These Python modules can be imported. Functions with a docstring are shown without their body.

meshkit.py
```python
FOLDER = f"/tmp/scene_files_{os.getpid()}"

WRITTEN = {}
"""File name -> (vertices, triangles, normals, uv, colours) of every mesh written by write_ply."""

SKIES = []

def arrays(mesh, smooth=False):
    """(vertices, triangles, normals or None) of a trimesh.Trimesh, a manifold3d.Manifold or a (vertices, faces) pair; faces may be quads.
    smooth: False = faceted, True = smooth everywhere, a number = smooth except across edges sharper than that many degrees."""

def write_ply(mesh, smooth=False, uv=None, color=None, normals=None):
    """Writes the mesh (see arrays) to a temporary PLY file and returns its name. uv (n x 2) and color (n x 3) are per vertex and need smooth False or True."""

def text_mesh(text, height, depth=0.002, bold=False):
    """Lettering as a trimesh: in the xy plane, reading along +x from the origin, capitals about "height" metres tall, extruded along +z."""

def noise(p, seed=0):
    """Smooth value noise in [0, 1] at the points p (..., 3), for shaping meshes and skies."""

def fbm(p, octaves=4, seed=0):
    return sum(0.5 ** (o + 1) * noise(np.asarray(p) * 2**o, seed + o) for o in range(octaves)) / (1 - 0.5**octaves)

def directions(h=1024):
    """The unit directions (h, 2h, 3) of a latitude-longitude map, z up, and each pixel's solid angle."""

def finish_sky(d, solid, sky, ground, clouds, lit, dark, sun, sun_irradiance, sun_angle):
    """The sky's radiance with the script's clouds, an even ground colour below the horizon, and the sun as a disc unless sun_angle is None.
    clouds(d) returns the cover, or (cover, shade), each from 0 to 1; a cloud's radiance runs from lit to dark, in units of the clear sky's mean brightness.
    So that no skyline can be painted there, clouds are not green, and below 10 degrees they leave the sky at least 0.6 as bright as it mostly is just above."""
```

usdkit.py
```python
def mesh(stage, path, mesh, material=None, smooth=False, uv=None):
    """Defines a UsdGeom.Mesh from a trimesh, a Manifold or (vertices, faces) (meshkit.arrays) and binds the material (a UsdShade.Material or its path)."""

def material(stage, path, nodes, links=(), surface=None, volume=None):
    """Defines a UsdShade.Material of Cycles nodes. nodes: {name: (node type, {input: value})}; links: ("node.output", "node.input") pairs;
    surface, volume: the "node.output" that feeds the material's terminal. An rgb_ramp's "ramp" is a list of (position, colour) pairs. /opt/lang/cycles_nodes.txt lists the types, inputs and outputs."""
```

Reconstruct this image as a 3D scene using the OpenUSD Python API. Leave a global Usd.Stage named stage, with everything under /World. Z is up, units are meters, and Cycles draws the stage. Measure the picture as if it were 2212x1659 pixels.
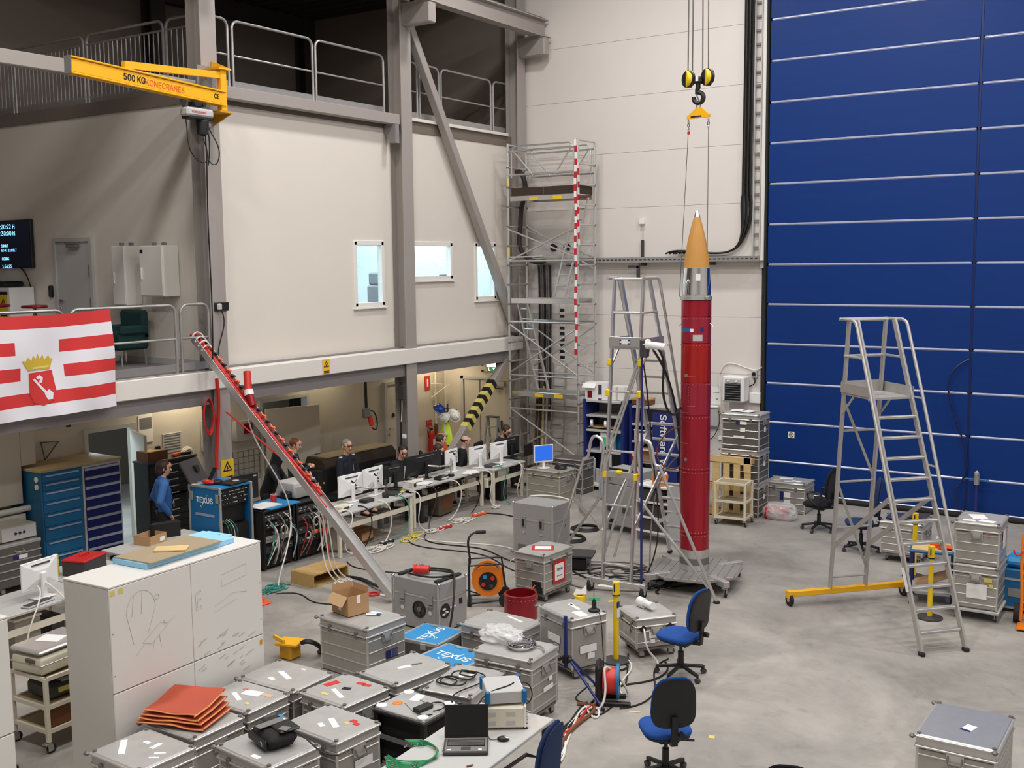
import math, random
import numpy as np, trimesh, usdkit, meshkit
from pxr import Usd, UsdGeom, UsdLux, UsdShade, Gf, Sdf

random.seed(7); RNG = np.random.default_rng(7)
stage = Usd.Stage.CreateInMemory()
UsdGeom.SetStageUpAxis(stage, UsdGeom.Tokens.z); UsdGeom.SetStageMetersPerUnit(stage, 1.0)
world = UsdGeom.Xform.Define(stage, '/World'); stage.SetDefaultPrim(world.GetPrim())
UsdGeom.Scope.Define(stage, '/World/Looks')

# ---------------------------------------------------------------- camera
cam = UsdGeom.Camera.Define(stage, '/World/camera')
cam.CreateHorizontalApertureAttr(36.0); cam.CreateVerticalApertureAttr(27.0)
cam.CreateFocalLengthAttr(38.602); cam.CreateClippingRangeAttr(Gf.Vec2f(0.1, 200))
cam.CreateExposureAttr(1.05)
EYE = (0.0, 0.0, 4.86)
RIGHT, UP, BACK = (0.83515629, 0.54991611, -0.01030721), (-0.05177317, 0.09725693, 0.99391178), (0.54757055, -0.82953804, 0.10969563)
UsdGeom.Xformable(cam).AddTransformOp().Set(Gf.Matrix4d(*RIGHT, 0, *UP, 0, *BACK, 0, *EYE, 1))

# ---------------------------------------------------------------- light: the hall's high-bay lamps, far above the frame
def rect_light(name, loc, w, h, power, col=(1, .93, .84), rot=(0, 0, 0)):
    l = UsdLux.RectLight.Define(stage, '/World/' + name)
    l.CreateWidthAttr(w); l.CreateHeightAttr(h); l.CreateIntensityAttr(power); l.CreateColorAttr(Gf.Vec3f(*col))
    x = UsdGeom.Xformable(l); x.AddTranslateOp().Set(Gf.Vec3d(*loc)); x.AddRotateXYZOp().Set(Gf.Vec3f(*rot))
    return l
k = 0
for lx in (-10.6, -6.3, -1.5, 3.5):
    for ly in (2.5, 7.5, 12.6, 17.6):
        rect_light('high_bay_light_%03d' % k, (lx, ly, 12.2), 0.7, 0.7, 62.0, (1, .985, .975)); k += 1

# ---------------------------------------------------------------- helpers
def S(r, g, b):
    f = lambda c: (c / 255 / 12.92) if c <= 10.3 else ((c / 255 + .055) / 1.055) ** 2.4
    return (f(r), f(g), f(b))
MATS = {}
def mat(name, col, rough=.5, metal=0., var=0., scale=6., bump=0., emis=None, power=0., spec=.5, coat=0., bscale=None, alpha=None, stretch=None, trans=0.):
    nodes = {'p': ('principled_bsdf', dict(base_color=col, roughness=rough, metallic=metal, specular_ior_level=spec))}
    links = []
    p = nodes['p'][1]
    if coat: p.update(coat_weight=coat, coat_roughness=.08)
    if trans: p.update(transmission_weight=trans)
    if emis is not None: p.update(emission_color=emis, emission_strength=power)
    if var or bump:
        nodes['t'] = ('texture_coordinate', {})
        src = 't.object'
        if stretch:
            nodes['m'] = ('mapping', dict(scale=stretch)); links.append(('t.object', 'm.vector')); src = 'm.vector'
    if var:
        nodes['n'] = ('noise_texture', dict(scale=scale, detail=5., roughness=.62))
        nodes['r'] = ('rgb_ramp', {'ramp': [(.28, tuple(c * (1 - var) for c in col)), (.72, tuple(min(1, c * (1 + var)) for c in col))]})
        links += [(src, 'n.vector'), ('n.fac', 'r.fac'), ('r.color', 'p.base_color')]
    if bump:
        nodes['bn'] = ('noise_texture', dict(scale=bscale or scale * 3, detail=3.))
        nodes['b'] = ('bump', dict(strength=bump, distance=.01))
        links += [(src, 'bn.vector'), ('bn.fac', 'b.height'), ('b.normal', 'p.normal')]
    MATS[name] = usdkit.material(stage, '/World/Looks/' + name, nodes, links, surface='p.BSDF')
    return MATS[name]

class G:
    """collects shapes into one mesh"""
    def __init__(s): s.v, s.f, s.n = [], [], 0
    def add(s, v, f, T=None):
        v = np.asarray(v, float); f = np.asarray(f, int)
        if f.shape[1] == 4: f = np.vstack([f[:, [0, 1, 2]], f[:, [0, 2, 3]]])
        if T is not None: v = v @ T[:3, :3].T + T[:3, 3]
        s.v.append(v); s.f.append(f + s.n); s.n += len(v); return s
    def tm(s, m, T=None): return s.add(m.vertices, m.faces, T)
    def box(s, c, d, rz=0, T=None, ch=0):
        """box at centre c, dims d"""
        if ch: v, f = cboxvf(tuple(d), ch)
        else: v, f = BOXV * np.asarray(d, float), BOXF
        if rz:
            a, b = math.cos(rz), math.sin(rz); v = v @ np.array([[a, b, 0], [-b, a, 0], [0, 0, 1]])
        return s.add(v + np.asarray(c, float), f, T)
    def bb(s, x0, x1, y0, y1, z0, z1, ch=0):
        return s.box(((x0 + x1) / 2, (y0 + y1) / 2, (z0 + z1) / 2), (abs(x1 - x0), abs(y1 - y0), abs(z1 - z0)), ch=ch)
    def bar(s, p0, p1, w, h=None, up=(0, 0, 1), ch=0):
        """rectangular bar from p0 to p1, w wide across, h along up"""
        h = h or w; p0, p1 = np.asarray(p0, float), np.asarray(p1, float)
        d = p1 - p0; L = np.linalg.norm(d); d = d / L
        u = np.asarray(up, float)
        if abs(u @ d) > .98: u = np.array([0, 1., 0])
        sx = np.cross(d, u); sx /= np.linalg.norm(sx); u = np.cross(sx, d)
        T = np.eye(4); T[:3, 0], T[:3, 1], T[:3, 2], T[:3, 3] = sx, d, u, (p0 + p1) / 2
        return s.box((0, 0, 0), (w, L, h), T=T, ch=ch)
    def cyl(s, p0, p1, r, n=12, r2=None, cap=True):
        p0, p1 = np.asarray(p0, float), np.asarray(p1, float); r2 = r if r2 is None else r2
        d = p1 - p0; d = d / np.linalg.norm(d)
        u = np.cross(d, (0, 0, 1.) if abs(d[2]) < .9 else (1., 0, 0)); u /= np.linalg.norm(u); w = np.cross(d, u)
        a = np.arange(n) * 2 * math.pi / n; ring = np.outer(np.cos(a), u) + np.outer(np.sin(a), w)
        v = np.vstack([p0 + ring * r, p1 + ring * r2]); i = np.arange(n); j = (i + 1) % n
        f = np.vstack([np.c_[i, j, j + n], np.c_[i, j + n, i + n]])
        if cap:
            v = np.vstack([v, p0, p1]); f = np.vstack([f, np.c_[j, i, np.full(n, 2 * n)], np.c_[i + n, j + n, np.full(n, 2 * n + 1)]])
        return s.add(v, f)
    def tube(s, pts, r, n=8, closed=False):
        P = np.asarray(pts, float); m = len(P)
        t = np.roll(P, -1, 0) - np.roll(P, 1, 0) if closed else np.gradient(P, axis=0)
        t /= np.maximum(np.linalg.norm(t, axis=1, keepdims=True), 1e-9)
        u = np.cross(t[0], (0, 0, 1.)); u = u if np.linalg.norm(u) > .05 else np.cross(t[0], (1., 0, 0))
        a = np.arange(n) * 2 * math.pi / n; V = []
        for k in range(m):
            u = u - (u @ t[k]) * t[k]; u /= max(np.linalg.norm(u), 1e-9); w = np.cross(t[k], u)
            V.append(P[k] + r * (np.outer(np.cos(a), u) + np.outer(np.sin(a), w)))
        V = np.vstack(V); i = np.arange(n); j = (i + 1) % n; F = []
        for k in range(m if closed else m - 1):
            o, q = k * n, ((k + 1) % m) * n
            F += [np.c_[o + i, o + j, q + j], np.c_[o + i, q + j, q + i]]
        if not closed:
            V = np.vstack([V, P[0], P[-1]]); e = m * n
            F += [np.c_[j, i, np.full(n, e)], np.c_[(m - 1) * n + i, (m - 1) * n + j, np.full(n, e + 1)]]
        return s.add(V, np.vstack(F))
    def lathe(s, prof, n=24, c=(0, 0, 0)):
        """profile of (r, z) turned about z"""
        a = np.arange(n) * 2 * math.pi / n; V = []; F = []
        for r, z in prof: V.append(np.c_[r * np.cos(a), r * np.sin(a), np.full(n, z)])
        i = np.arange(n); j = (i + 1) % n
        for k in range(len(prof) - 1): F += [np.c_[k * n + i, k * n + j, (k + 1) * n + j], np.c_[k * n + i, (k + 1) * n + j, (k + 1) * n + i]]
        return s.add(np.vstack(V) + np.asarray(c, float), np.vstack(F))
    def prism(s, poly, t, T=None):
        """polygon (x, y) extruded from z=0 to t"""
        from shapely.geometry import Polygon
        return s.tm(trimesh.creation.extrude_polygon(Polygon(poly), t, engine='earcut'), T)
    def ball(s, c, r, sub=1, sc=(1, 1, 1)):
        m = trimesh.creation.icosphere(sub, 1.0); return s.add(m.vertices * (np.asarray(sc) * r) + np.asarray(c, float), m.faces)
    def mesh(s): return np.vstack(s.v), np.vstack(s.f)
_b = trimesh.creation.box((1, 1, 1)); BOXV, BOXF = np.array(_b.vertices), np.array(_b.faces)
_cc = {}
def cboxvf(d, ch):
    k = (tuple(round(x, 4) for x in d), ch)
    if k not in _cc:
        h = np.array(d) / 2; c = min(ch, h.min() * .9); P = []
        for sx in (-1, 1):
            for sy in (-1, 1):
                for sz in (-1, 1):
                    q = np.array([sx, sy, sz]) * h
                    for ax in range(3):
                        o = np.array([sx, sy, sz]) * c; o[ax] = 0; P.append(q - o)
        m = trimesh.Trimesh(np.array(P), process=False).convex_hull; _cc[k] = (np.array(m.vertices), np.array(m.faces))
    return _cc[k]
def TR(loc=(0, 0, 0), X=(1, 0, 0), Y=(0, 1, 0)):
    """frame with axes X, Y at loc"""
    T = np.eye(4); X = np.asarray(X, float); X /= np.linalg.norm(X); Y = np.asarray(Y, float); Y = Y - (Y @ X) * X; Y /= np.linalg.norm(Y)
    T[:3, 0], T[:3, 1], T[:3, 2], T[:3, 3] = X, Y, np.cross(X, Y), loc; return T
TEXTS = {}
def text(s, h, T, depth=.002, bold=False, center=True):
    k = (s, bold)
    if k not in TEXTS: TEXTS[k] = meshkit.text_mesh(s, 1.0, 1.0, bold)
    m = TEXTS[k].copy(); v = np.array(m.vertices) * [h, h, depth]
    if center: v[:, :2] -= (v[:, :2].min(0) + v[:, :2].max(0)) / 2
    return G().add(v, m.faces, T)
USED = set()
def uniq(base):
    p, k = base, 0
    while p in USED: k += 1; p = '%s_%03d' % (base, k)
    USED.add(p); return p
def obj(name, g, m, parent=None, smooth=35, label=None):
    base = (parent.GetPath().pathString if parent else '/World') + '/' + name
    pr = usdkit.mesh(stage, uniq(base), g.mesh() if isinstance(g, G) else g, MATS[m] if isinstance(m, str) else m, smooth=smooth).GetPrim()
    if label: pr.SetCustomDataByKey('label', label)
    return pr
def tag(o, label=None, cat=None, group=None, kind=None):
    for kk, v in (('label', label), ('category', cat), ('group', group), ('kind', kind)):
        if v: o.SetCustomDataByKey(kk, v)
    return o
def thing(name, label, cat, loc=(0, 0, 0), rz=0., group=None, kind=None):
    x = UsdGeom.Xform.Define(stage, uniq('/World/' + name)); x.AddTranslateOp().Set(Gf.Vec3d(*map(float, loc))); x.AddRotateZOp().Set(float(rz))
    return tag(x.GetPrim(), label, cat, group, kind)
def dup(src, label, loc, rz=0., group=None):
    nm = src.GetName(); base = nm[:-4] if nm[-4:-3] == '_' and nm[-3:].isdigit() else nm
    r = thing(base, label, src.GetCustomDataByKey('category'), loc, rz, group or src.GetCustomDataByKey('group'))
    r.GetReferences().AddInternalReference(src.GetPath()); r.SetInstanceable(True); return r
def struct(name, g, m, label=None, parent=None, cat=None, smooth=35):
    o = obj(name, g, m, parent, smooth)
    return tag(o, label, cat, kind=None if parent else 'structure')
def arc(c, r, a0, a1, n, ax=(1, 0, 0), ay=(0, 0, 1)):
    a = np.radians(np.linspace(a0, a1, n)); return np.asarray(c, float) + r * (np.outer(np.cos(a), ax) + np.outer(np.sin(a), ay))
def spline(pts, n=8):
    from scipy.interpolate import CubicSpline
    P = np.asarray(pts, float); d = np.r_[0, np.cumsum(np.maximum(np.linalg.norm(np.diff(P, axis=0), axis=1), 1e-4))]
    return CubicSpline(d, P)(np.linspace(0, d[-1], n * (len(P) - 1) + 1))

# ---------------------------------------------------------------- materials
def world_noise_mat(name, stops, scale, rough=.6, stretch=(1, 1, 1), scale2=9., amt2=.35, stops2=None, bump=.05, spec=.4):
    """two noise layers in world space"""
    nodes = {'g': ('geometry', {}), 'm': ('mapping', dict(scale=stretch)), 'n': ('noise_texture', dict(scale=scale, detail=8., roughness=.65, distortion=.4)),
             'r': ('rgb_ramp', {'ramp': stops}), 'n2': ('noise_texture', dict(scale=scale2, detail=6., roughness=.7, distortion=1.2)),
             'r2': ('rgb_ramp', {'ramp': stops2 or [(.3, (.75, .75, .75)), (.6, (1, 1, 1))]}),
             'x': ('mix_color', dict(blend_type='multiply', fac=amt2)), 'b': ('bump', dict(strength=bump, distance=.01)),
             'p': ('principled_bsdf', dict(roughness=rough, specular_ior_level=spec))}
    links = [('g.position', 'm.vector'), ('m.vector', 'n.vector'), ('n.fac', 'r.fac'), ('g.position', 'n2.vector'), ('n2.fac', 'r2.fac'),
             ('r.color', 'x.a'), ('r2.color', 'x.b'), ('x.result', 'p.base_color'), ('n2.fac', 'b.height'), ('b.normal', 'p.normal')]
    MATS[name] = usdkit.material(stage, '/World/Looks/' + name, nodes, links, surface='p.BSDF')
world_noise_mat('concrete', [(.3, S(126, 122, 116)), (.46, S(152, 147, 140)), (.62, S(172, 166, 158))], .55, .55, (1, 1, 1), 3.2, .55,
                [(.30, (.62, .62, .63)), (.42, (.92, .92, .92)), (.6, (1, 1, 1)), (.75, (1.0, .99, .97))], .06)
mat('white_wall', S(226, 221, 213), .6, var=.012, scale=.8)
mat('white_wall_warm', S(222, 214, 203), .6, var=.015, scale=.8)
mat('panel_wall', S(224, 217, 211), .5, var=.015, scale=.7)
mat('beige_wall', S(205, 198, 184), .65, var=.02, scale=1.)
mat('dark_wall', S(118, 106, 96), .7, var=.03, scale=.6)
mat('dark_ceiling', S(52, 46, 42), .7)
mat('hall_ceiling', S(205, 200, 195), .8)
mat('steel_grey', S(158, 150, 144), .5, var=.02, scale=3)
mat('steel_soffit', S(132, 127, 126), .5)
mat('galvanised', S(170, 168, 165), .38, .6, var=.08, scale=8)
mat('aluminium', S(205, 204, 202), .34, .75, var=.04, scale=12)
mat('aluminium_dull', S(186, 184, 180), .45, .55, var=.05, scale=10)
mat('aluminium_bright', S(225, 225, 226), .22, .9)
mat('case_skin', S(172, 169, 163), .42, .45, var=.07, scale=9, bump=.04)
mat('case_lid', S(183, 181, 177), .45, .35, var=.08, scale=7, bump=.05)
mat('case_rim', S(206, 203, 198), .35, .6, var=.04, scale=9)
mat('case_corner', S(120, 117, 112), .45, .4)
mat('case_dark', S(104, 100, 96), .5, .3, var=.06)
mat('flight_grey', S(160, 159, 157), .5, .15, var=.03, scale=12)
mat('flight_beige', S(160, 153, 139), .5, .1, var=.03, scale=10)
mat('black_plastic', S(26, 25, 26), .45)
mat('black_matte', S(18, 17, 18), .8)
mat('black_rubber', S(34, 32, 31), .8)
mat('dark_grey', S(62, 60, 60), .55)
mat('mid_grey', S(120, 119, 118), .5)
mat('light_grey', S(188, 187, 184), .5)
mat('white_paint', S(232, 229, 222), .4)
mat('white_plastic', S(238, 237, 235), .35)
mat('cream_paint', S(222, 214, 194), .45)
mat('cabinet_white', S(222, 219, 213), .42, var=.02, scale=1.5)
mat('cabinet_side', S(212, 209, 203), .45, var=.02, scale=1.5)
mat('paper', S(240, 239, 236), .7)
mat('yellow_paint', S(240, 178, 20), .4)
mat('yellow_dark', S(205, 150, 22), .45)
mat('yellow_plastic', S(244, 206, 30), .4)
mat('yellow_sign', S(236, 196, 40), .5)
mat('yellow_faded', S(214, 200, 110), .6)
mat('red_paint', S(196, 38, 38), .4)
mat('red_plastic', S(205, 45, 35), .4)
mat('red_cloth', S(205, 48, 48), .75)
mat('white_cloth', S(226, 224, 230), .8)
mat('gold_cloth', S(200, 170, 50), .7)
mat('orange_plastic', S(238, 130, 30), .4)
mat('cone_orange', S(240, 84, 40), .5)
mat('navy', S(28, 40, 110), .45)
mat('navy_dark', S(16, 24, 72), .4)
mat('blue_case', S(22, 104, 160), .45, var=.03)
mat('blue_case_light', S(40, 140, 200), .45, var=.03)
mat('cab_blue', S(26, 98, 142), .45, var=.02)
mat('cab_navy', S(16, 28, 92), .45)
mat('chair_blue', S(22, 74, 150), .9, bump=.15, bscale=300)
mat('chair_blue_dark', S(26, 48, 90), .9, bump=.15, bscale=300)
mat('chair_teal', S(14, 52, 52), .9)
mat('wood_pale', S(214, 184, 128), .7, var=.12, scale=3, stretch=(1, 6, 6))
mat('wood_box', S(190, 156, 100), .7, var=.1, scale=4, stretch=(6, 1, 6))
mat('wood_dark', S(110, 66, 34), .6)
mat('cardboard', S(184, 146, 104), .8, var=.04)
mat('cardboard_light', S(208, 172, 130), .8)
mat('hardboard', S(162, 145, 116), .7, var=.05, scale=3)
mat('foam_blue', S(150, 205, 235), .75)
mat('tarp', S(178, 74, 48), .55, var=.06, scale=3)
mat('tarp_edge', S(228, 150, 90), .6)
mat('chrome', S(225, 226, 228), .08, 1.)
mat('rocket_red', S(168, 24, 44), .3, .45, var=.03, scale=5, coat=.3)
mat('rocket_red_dark', S(148, 22, 34), .32, .45, var=.03, scale=5, coat=.3)
mat('rocket_orange', S(180, 30, 26), .3, .45, var=.03, scale=5, coat=.3)
mat('rocket_pink', S(172, 40, 62), .28, .5, coat=.3)
mat('rivet', S(226, 150, 150), .3, .6)
mat('nose_tan', S(196, 142, 70), .6, var=.05, scale=9)
mat('door_blue', S(9, 50, 118), .42, var=.05, scale=1.2, stretch=(.6, 1, 4), spec=.25)
mat('stripe_metal', S(200, 205, 228), .28, .5)
mat('screen_black', S(10, 11, 14), .25)
mat('tv_screen', S(8, 10, 18), .2, emis=S(6, 12, 30), power=.25)
mat('tv_text', S(120, 190, 240), .5, emis=S(110, 190, 250), power=1.6)
mat('screen_blue', S(20, 60, 140), .3, emis=S(30, 80, 170), power=.8)
mat('screen_amber', S(200, 140, 20), .3, emis=S(220, 150, 20), power=1.2)
mat('exit_green', S(20, 120, 70), .4, emis=S(20, 130, 70), power=.4)
mat('exit_white', S(235, 245, 235), .4, emis=S(240, 250, 235), power=1.0)
mat('lamp_glow', S(255, 240, 205), .5, emis=S(255, 236, 196), power=9.)
mat('cable_black', S(28, 26, 25), .5)
mat('cable_grey', S(120, 116, 110), .5)
mat('cable_white', S(224, 220, 212), .5)
mat('cable_red', S(190, 36, 32), .5)
mat('cable_green', S(30, 140, 86), .5)
mat('cable_teal', S(60, 140, 128), .5)
mat('cable_yellow', S(214, 200, 90), .5)
mat('cable_orange', S(226, 96, 40), .5)
mat('skin', S(214, 164, 138), .55)
mat('skin_pale', S(222, 178, 156), .55)
mat('hair_brown', S(60, 42, 34), .6, var=.2, scale=60)
mat('hair_dark', S(34, 24, 22), .6, var=.2, scale=60)
mat('hair_red', S(120, 62, 34), .6, var=.2, scale=60)
mat('hair_grey', S(128, 124, 120), .6, var=.25, scale=60)
mat('shirt_blue', S(62, 112, 178), .8, var=.06, scale=6)
mat('jacket_black', S(20, 21, 27), .85)
mat('jacket_navy', S(20, 24, 38), .85)
mat('trousers_dark', S(34, 32, 34), .85)
mat('trousers_brown', S(92, 78, 62), .85)
mat('hivis_yellow', S(206, 232, 60), .7)
mat('hivis_orange', S(242, 96, 40), .7)
mat('silver_tape', S(205, 208, 208), .4)
mat('helmet_white', S(232, 228, 218), .35)
mat('helmet_blue', S(24, 62, 150), .35)
mat('curtain_brown', S(60, 46, 36), .8)
mat('grime', S(150, 146, 140), .7)
mat('pencil', S(172, 170, 168), .8)
mat('room_bright', S(226, 238, 244), .6)
def pane_mat(name, tint=(.96, .98, 1)):
    MATS[name] = usdkit.material(stage, '/World/Looks/' + name, {'t': ('transparent_bsdf', dict(color=tint)), 'g': ('glossy_bsdf', dict(color=(1, 1, 1), roughness=.02)), 'x': ('mix_closure', dict(fac=.06))},
                                 [('t.BSDF', 'x.closure1'), ('g.BSDF', 'x.closure2')], surface='x.closure')
pane_mat('window_glass')
MATS['film'] = usdkit.material(stage, '/World/Looks/film', {'t': ('transparent_bsdf', dict(color=(.97, .97, .97))), 'g': ('principled_bsdf', dict(base_color=(.85, .85, .84), roughness=.15)), 'x': ('mix_closure', dict(fac=.5))},
                               [('t.BSDF', 'x.closure1'), ('g.BSDF', 'x.closure2')], surface='x.closure')

# ================================================================ the hall
YW, XF, XW, XB = 21.7, -13.76, -14.1, -16.35        # door wall, fascia front, upper white wall, wall under the gallery
struct('floor', G().bb(-21, 12, -6, 22.2, -.2, 0), 'concrete', 'grey worn concrete floor of the hall')
struct('ceiling', G().bb(-14.4, 12, -6, 22, 13.2, 13.4), 'hall_ceiling', 'dark roof high over the hall')
struct('wall_right', G().bb(12, 12.2, -6, 22, 0, 13.2), 'panel_wall', 'pale hall wall to the right of the view')
struct('wall_front', G().bb(-21, 12, -6.2, -6, 0, 13.2), 'panel_wall', 'pale hall wall behind the viewer')
struct('wall_left', G().bb(-20.9, -20.7, -6, 22, 0, 13.2), 'dark_wall', 'brown back wall of the galleries')

# door wall: sandwich panels between the corner and the big door
wb = thing('wall_back', 'pale wall of wide horizontal sandwich panels beside the blue door', None, kind='structure')
g = G(); g.bb(-20.9, -8.16, YW + .02, YW + .3, 0, 13.2); g.bb(4.2, 12, YW, YW + .3, 0, 13.2); obj('core', g, 'panel_wall', wb)
js = [0, .09, 1.29, 2.49, 3.68, 4.85, 6.03, 7.22, 8.42, 9.61, 10.8, 12.0, 13.2]
for a, b in zip(js[1:-1], js[2:]): obj('panel', G().bb(-13.95, -8.16, YW, YW + .04, a + .002, b - .002, ch=.004), 'panel_wall', wb)
obj('plinth', G().bb(-13.95, -8.16, YW, YW + .04, 0, .084), 'mid_grey', wb)
for a, b in zip((2.55, 7.9, 9.2, 10.5), (3.05, 9.2, 10.5, 11.9)): obj('panel', G().bb(-20.7, -13.96, YW + .01, YW + .04, a, b), 'dark_wall' if a > 4 else 'beige_wall', wb)
obj('panel', G().bb(-16.3, -13.96, YW + .01, YW + .04, 2.12, 2.6), 'beige_wall', wb)
obj('panel', G().bb(-16.3, -15.78, YW + .01, YW + .04, 0, 2.12), 'beige_wall', wb)
obj('panel', G().bb(-14.05, -13.96, YW + .01, YW + .04, 0, 2.12), 'beige_wall', wb)

# blue sectional door
d = thing('door_1', 'huge blue sectional hangar door with pale horizontal joint strips', 'door', kind='structure')
zs = [.1] + [.735 + .8068 * i for i in range(16)]
for (x0, x1) in ((-8.03, -4.09), (-4.06, 0.2), (0.23, 4.2)):
    for a, b in zip(zs[:-1], zs[1:]): obj('panel', G().bb(x0, x1, YW - .06, YW + .1, a + .02, b - .02, ch=.012), 'door_blue', d)
    for b in zs: obj('joint_strip', G().bb(x0 + .02, x1 - .02, YW - .072, YW + .02, b - .03, b + .03, ch=.024), 'stripe_metal', d)
obj('bottom_seal', G().cyl((-8, YW - .1, .05), (4.2, YW - .1, .05), .055, 14), 'black_rubber', d)
for sx in (-4.075, .215): obj('mullion', G().bb(sx - .022, sx + .022, YW - .05, YW + .05, .1, 12.8), 'navy_dark', d)
g = G(); g.bb(-8.09, -8.045, YW - .1, YW + .1, 0, 13.0); obj('side_seal', g, 'black_rubber', d)
g = G(); g.bb(-8.18, -8.1, YW - .06, YW + .02, 4.7, 13.0); obj('guide_rail', g, 'white_paint', d)
t = thing('cable_ladder', 'vertical steel cable ladder between black cables and the blue door', 'cable ladder')
g = G(); g.bb(-8.34, -8.325, YW - .1, YW - .01, 4.9, 13); g.bb(-8.2, -8.185, YW - .1, YW - .01, 4.9, 13); obj('side_rail', g, 'light_grey', t)
for i in range(30): obj('rung', G().bb(-8.33, -8.19, YW - .06, YW - .03, 5.1 + i * .27, 5.14 + i * .27), 'mid_grey', t)
t = thing('power_cable_bundle', 'thick bundle of black cables dropping beside the blue door', 'cables')
for i in range(9):
    x = -8.56 + i * .024; yy = YW - .05 - .025 * (i % 3)
    pts = np.vstack([[(x, yy, 13), (x, yy, 9), (x - .02, yy, 6.5)], spline([(x - .02, yy, 6.2), (x - .03, yy, 5.6), (x - .16 - .02 * i, yy, 5.12), (x - .55 - .05 * i, yy, 5.02), (x - 1.1 - .1 * i, yy - .02, 5.02)], 6)])
    obj('cable', G().tube(pts, .018, 7), 'cable_black', t)
t = thing('cable_tray', 'perforated galvanised cable tray running along the pale wall', 'cable tray')
g = G(); g.bb(-13.6, -8.1, YW - .3, YW - .02, 4.84, 4.86); g.bb(-13.6, -8.1, YW - .31, YW - .295, 4.84, 4.95); g.bb(-13.6, -8.1, YW - .03, YW - .015, 4.84, 4.95); obj('channel', g, 'galvanised', t)
g = G()
for i in range(54): g.bb(-13.5 + i * .1, -13.44 + i * .1, YW - .314, YW - .309, 4.885, 4.91)
tag(obj('slot', g, 'dark_grey', t), kind='stuff')
for x in (-12.6, -10.8, -9.2): obj('bracket', G().bb(x - .03, x + .03, YW - .3, YW - .01, 4.77, 4.84), 'dark_grey', t)

# the gallery block on the left: floors, walls
struct('wall_gallery', G().bb(XW - .15, XW, 12.4, 15.93, 3.1, 7.72).bb(XW - .15, XW, 16.8, 17.67, 3.1, 7.72).bb(XW - .15, XW, 19.07, 19.92, 3.1, 7.72).bb(XW - .15, XW, 20.72, YW, 3.1, 7.72)
    .bb(XW - .15, XW, 15.93, 16.8, 3.1, 4.05).bb(XW - .15, XW, 15.93, 16.8, 5.3, 7.72).bb(XW - .15, XW, 17.67, 19.07, 3.1, 4.53).bb(XW - .15, XW, 17.67, 19.07, 5.3, 7.72)
    .bb(XW - .15, XW, 19.92, 20.72, 3.1, 4.05).bb(XW - .15, XW, 19.92, 20.72, 5.3, 7.72), 'white_wall_warm', 'white windowed wall of the gallery room facing the hall')
struct('wall_balcony', G().bb(-20.7, XW - .01, 12.4, 12.55, 3.2, 7.72), 'white_wall_warm', 'white end wall of the balcony with a grey door')
struct('floor_gallery', G().bb(-20.7, XW + .1, -6, YW, 2.98, 3.2), 'steel_soffit', 'dark gallery floor slab')
struct('floor_upper', G().bb(-20.7, XW + .02, 12.36, YW, 7.5, 7.72), 'dark_wall', 'floor slab of the dark upper gallery')
struct('trim_1', G().bb(XW - .05, XF, -6, 21.34, 2.87, 3.17, ch=.012), 'white_wall', 'white fascia board along the gallery edge')
struct('trim_2', G().bb(XW - .02, XF - .1, -6, 21.3, 2.62, 2.87), 'steel_soffit', 'grey steel edge beam under the white fascia')
struct('trim_3', G().bb(XW - .17, XW + .08, 12.4, 21.2, 7.72, 7.78), 'white_wall', 'white cap along the top of the gallery wall')
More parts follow.
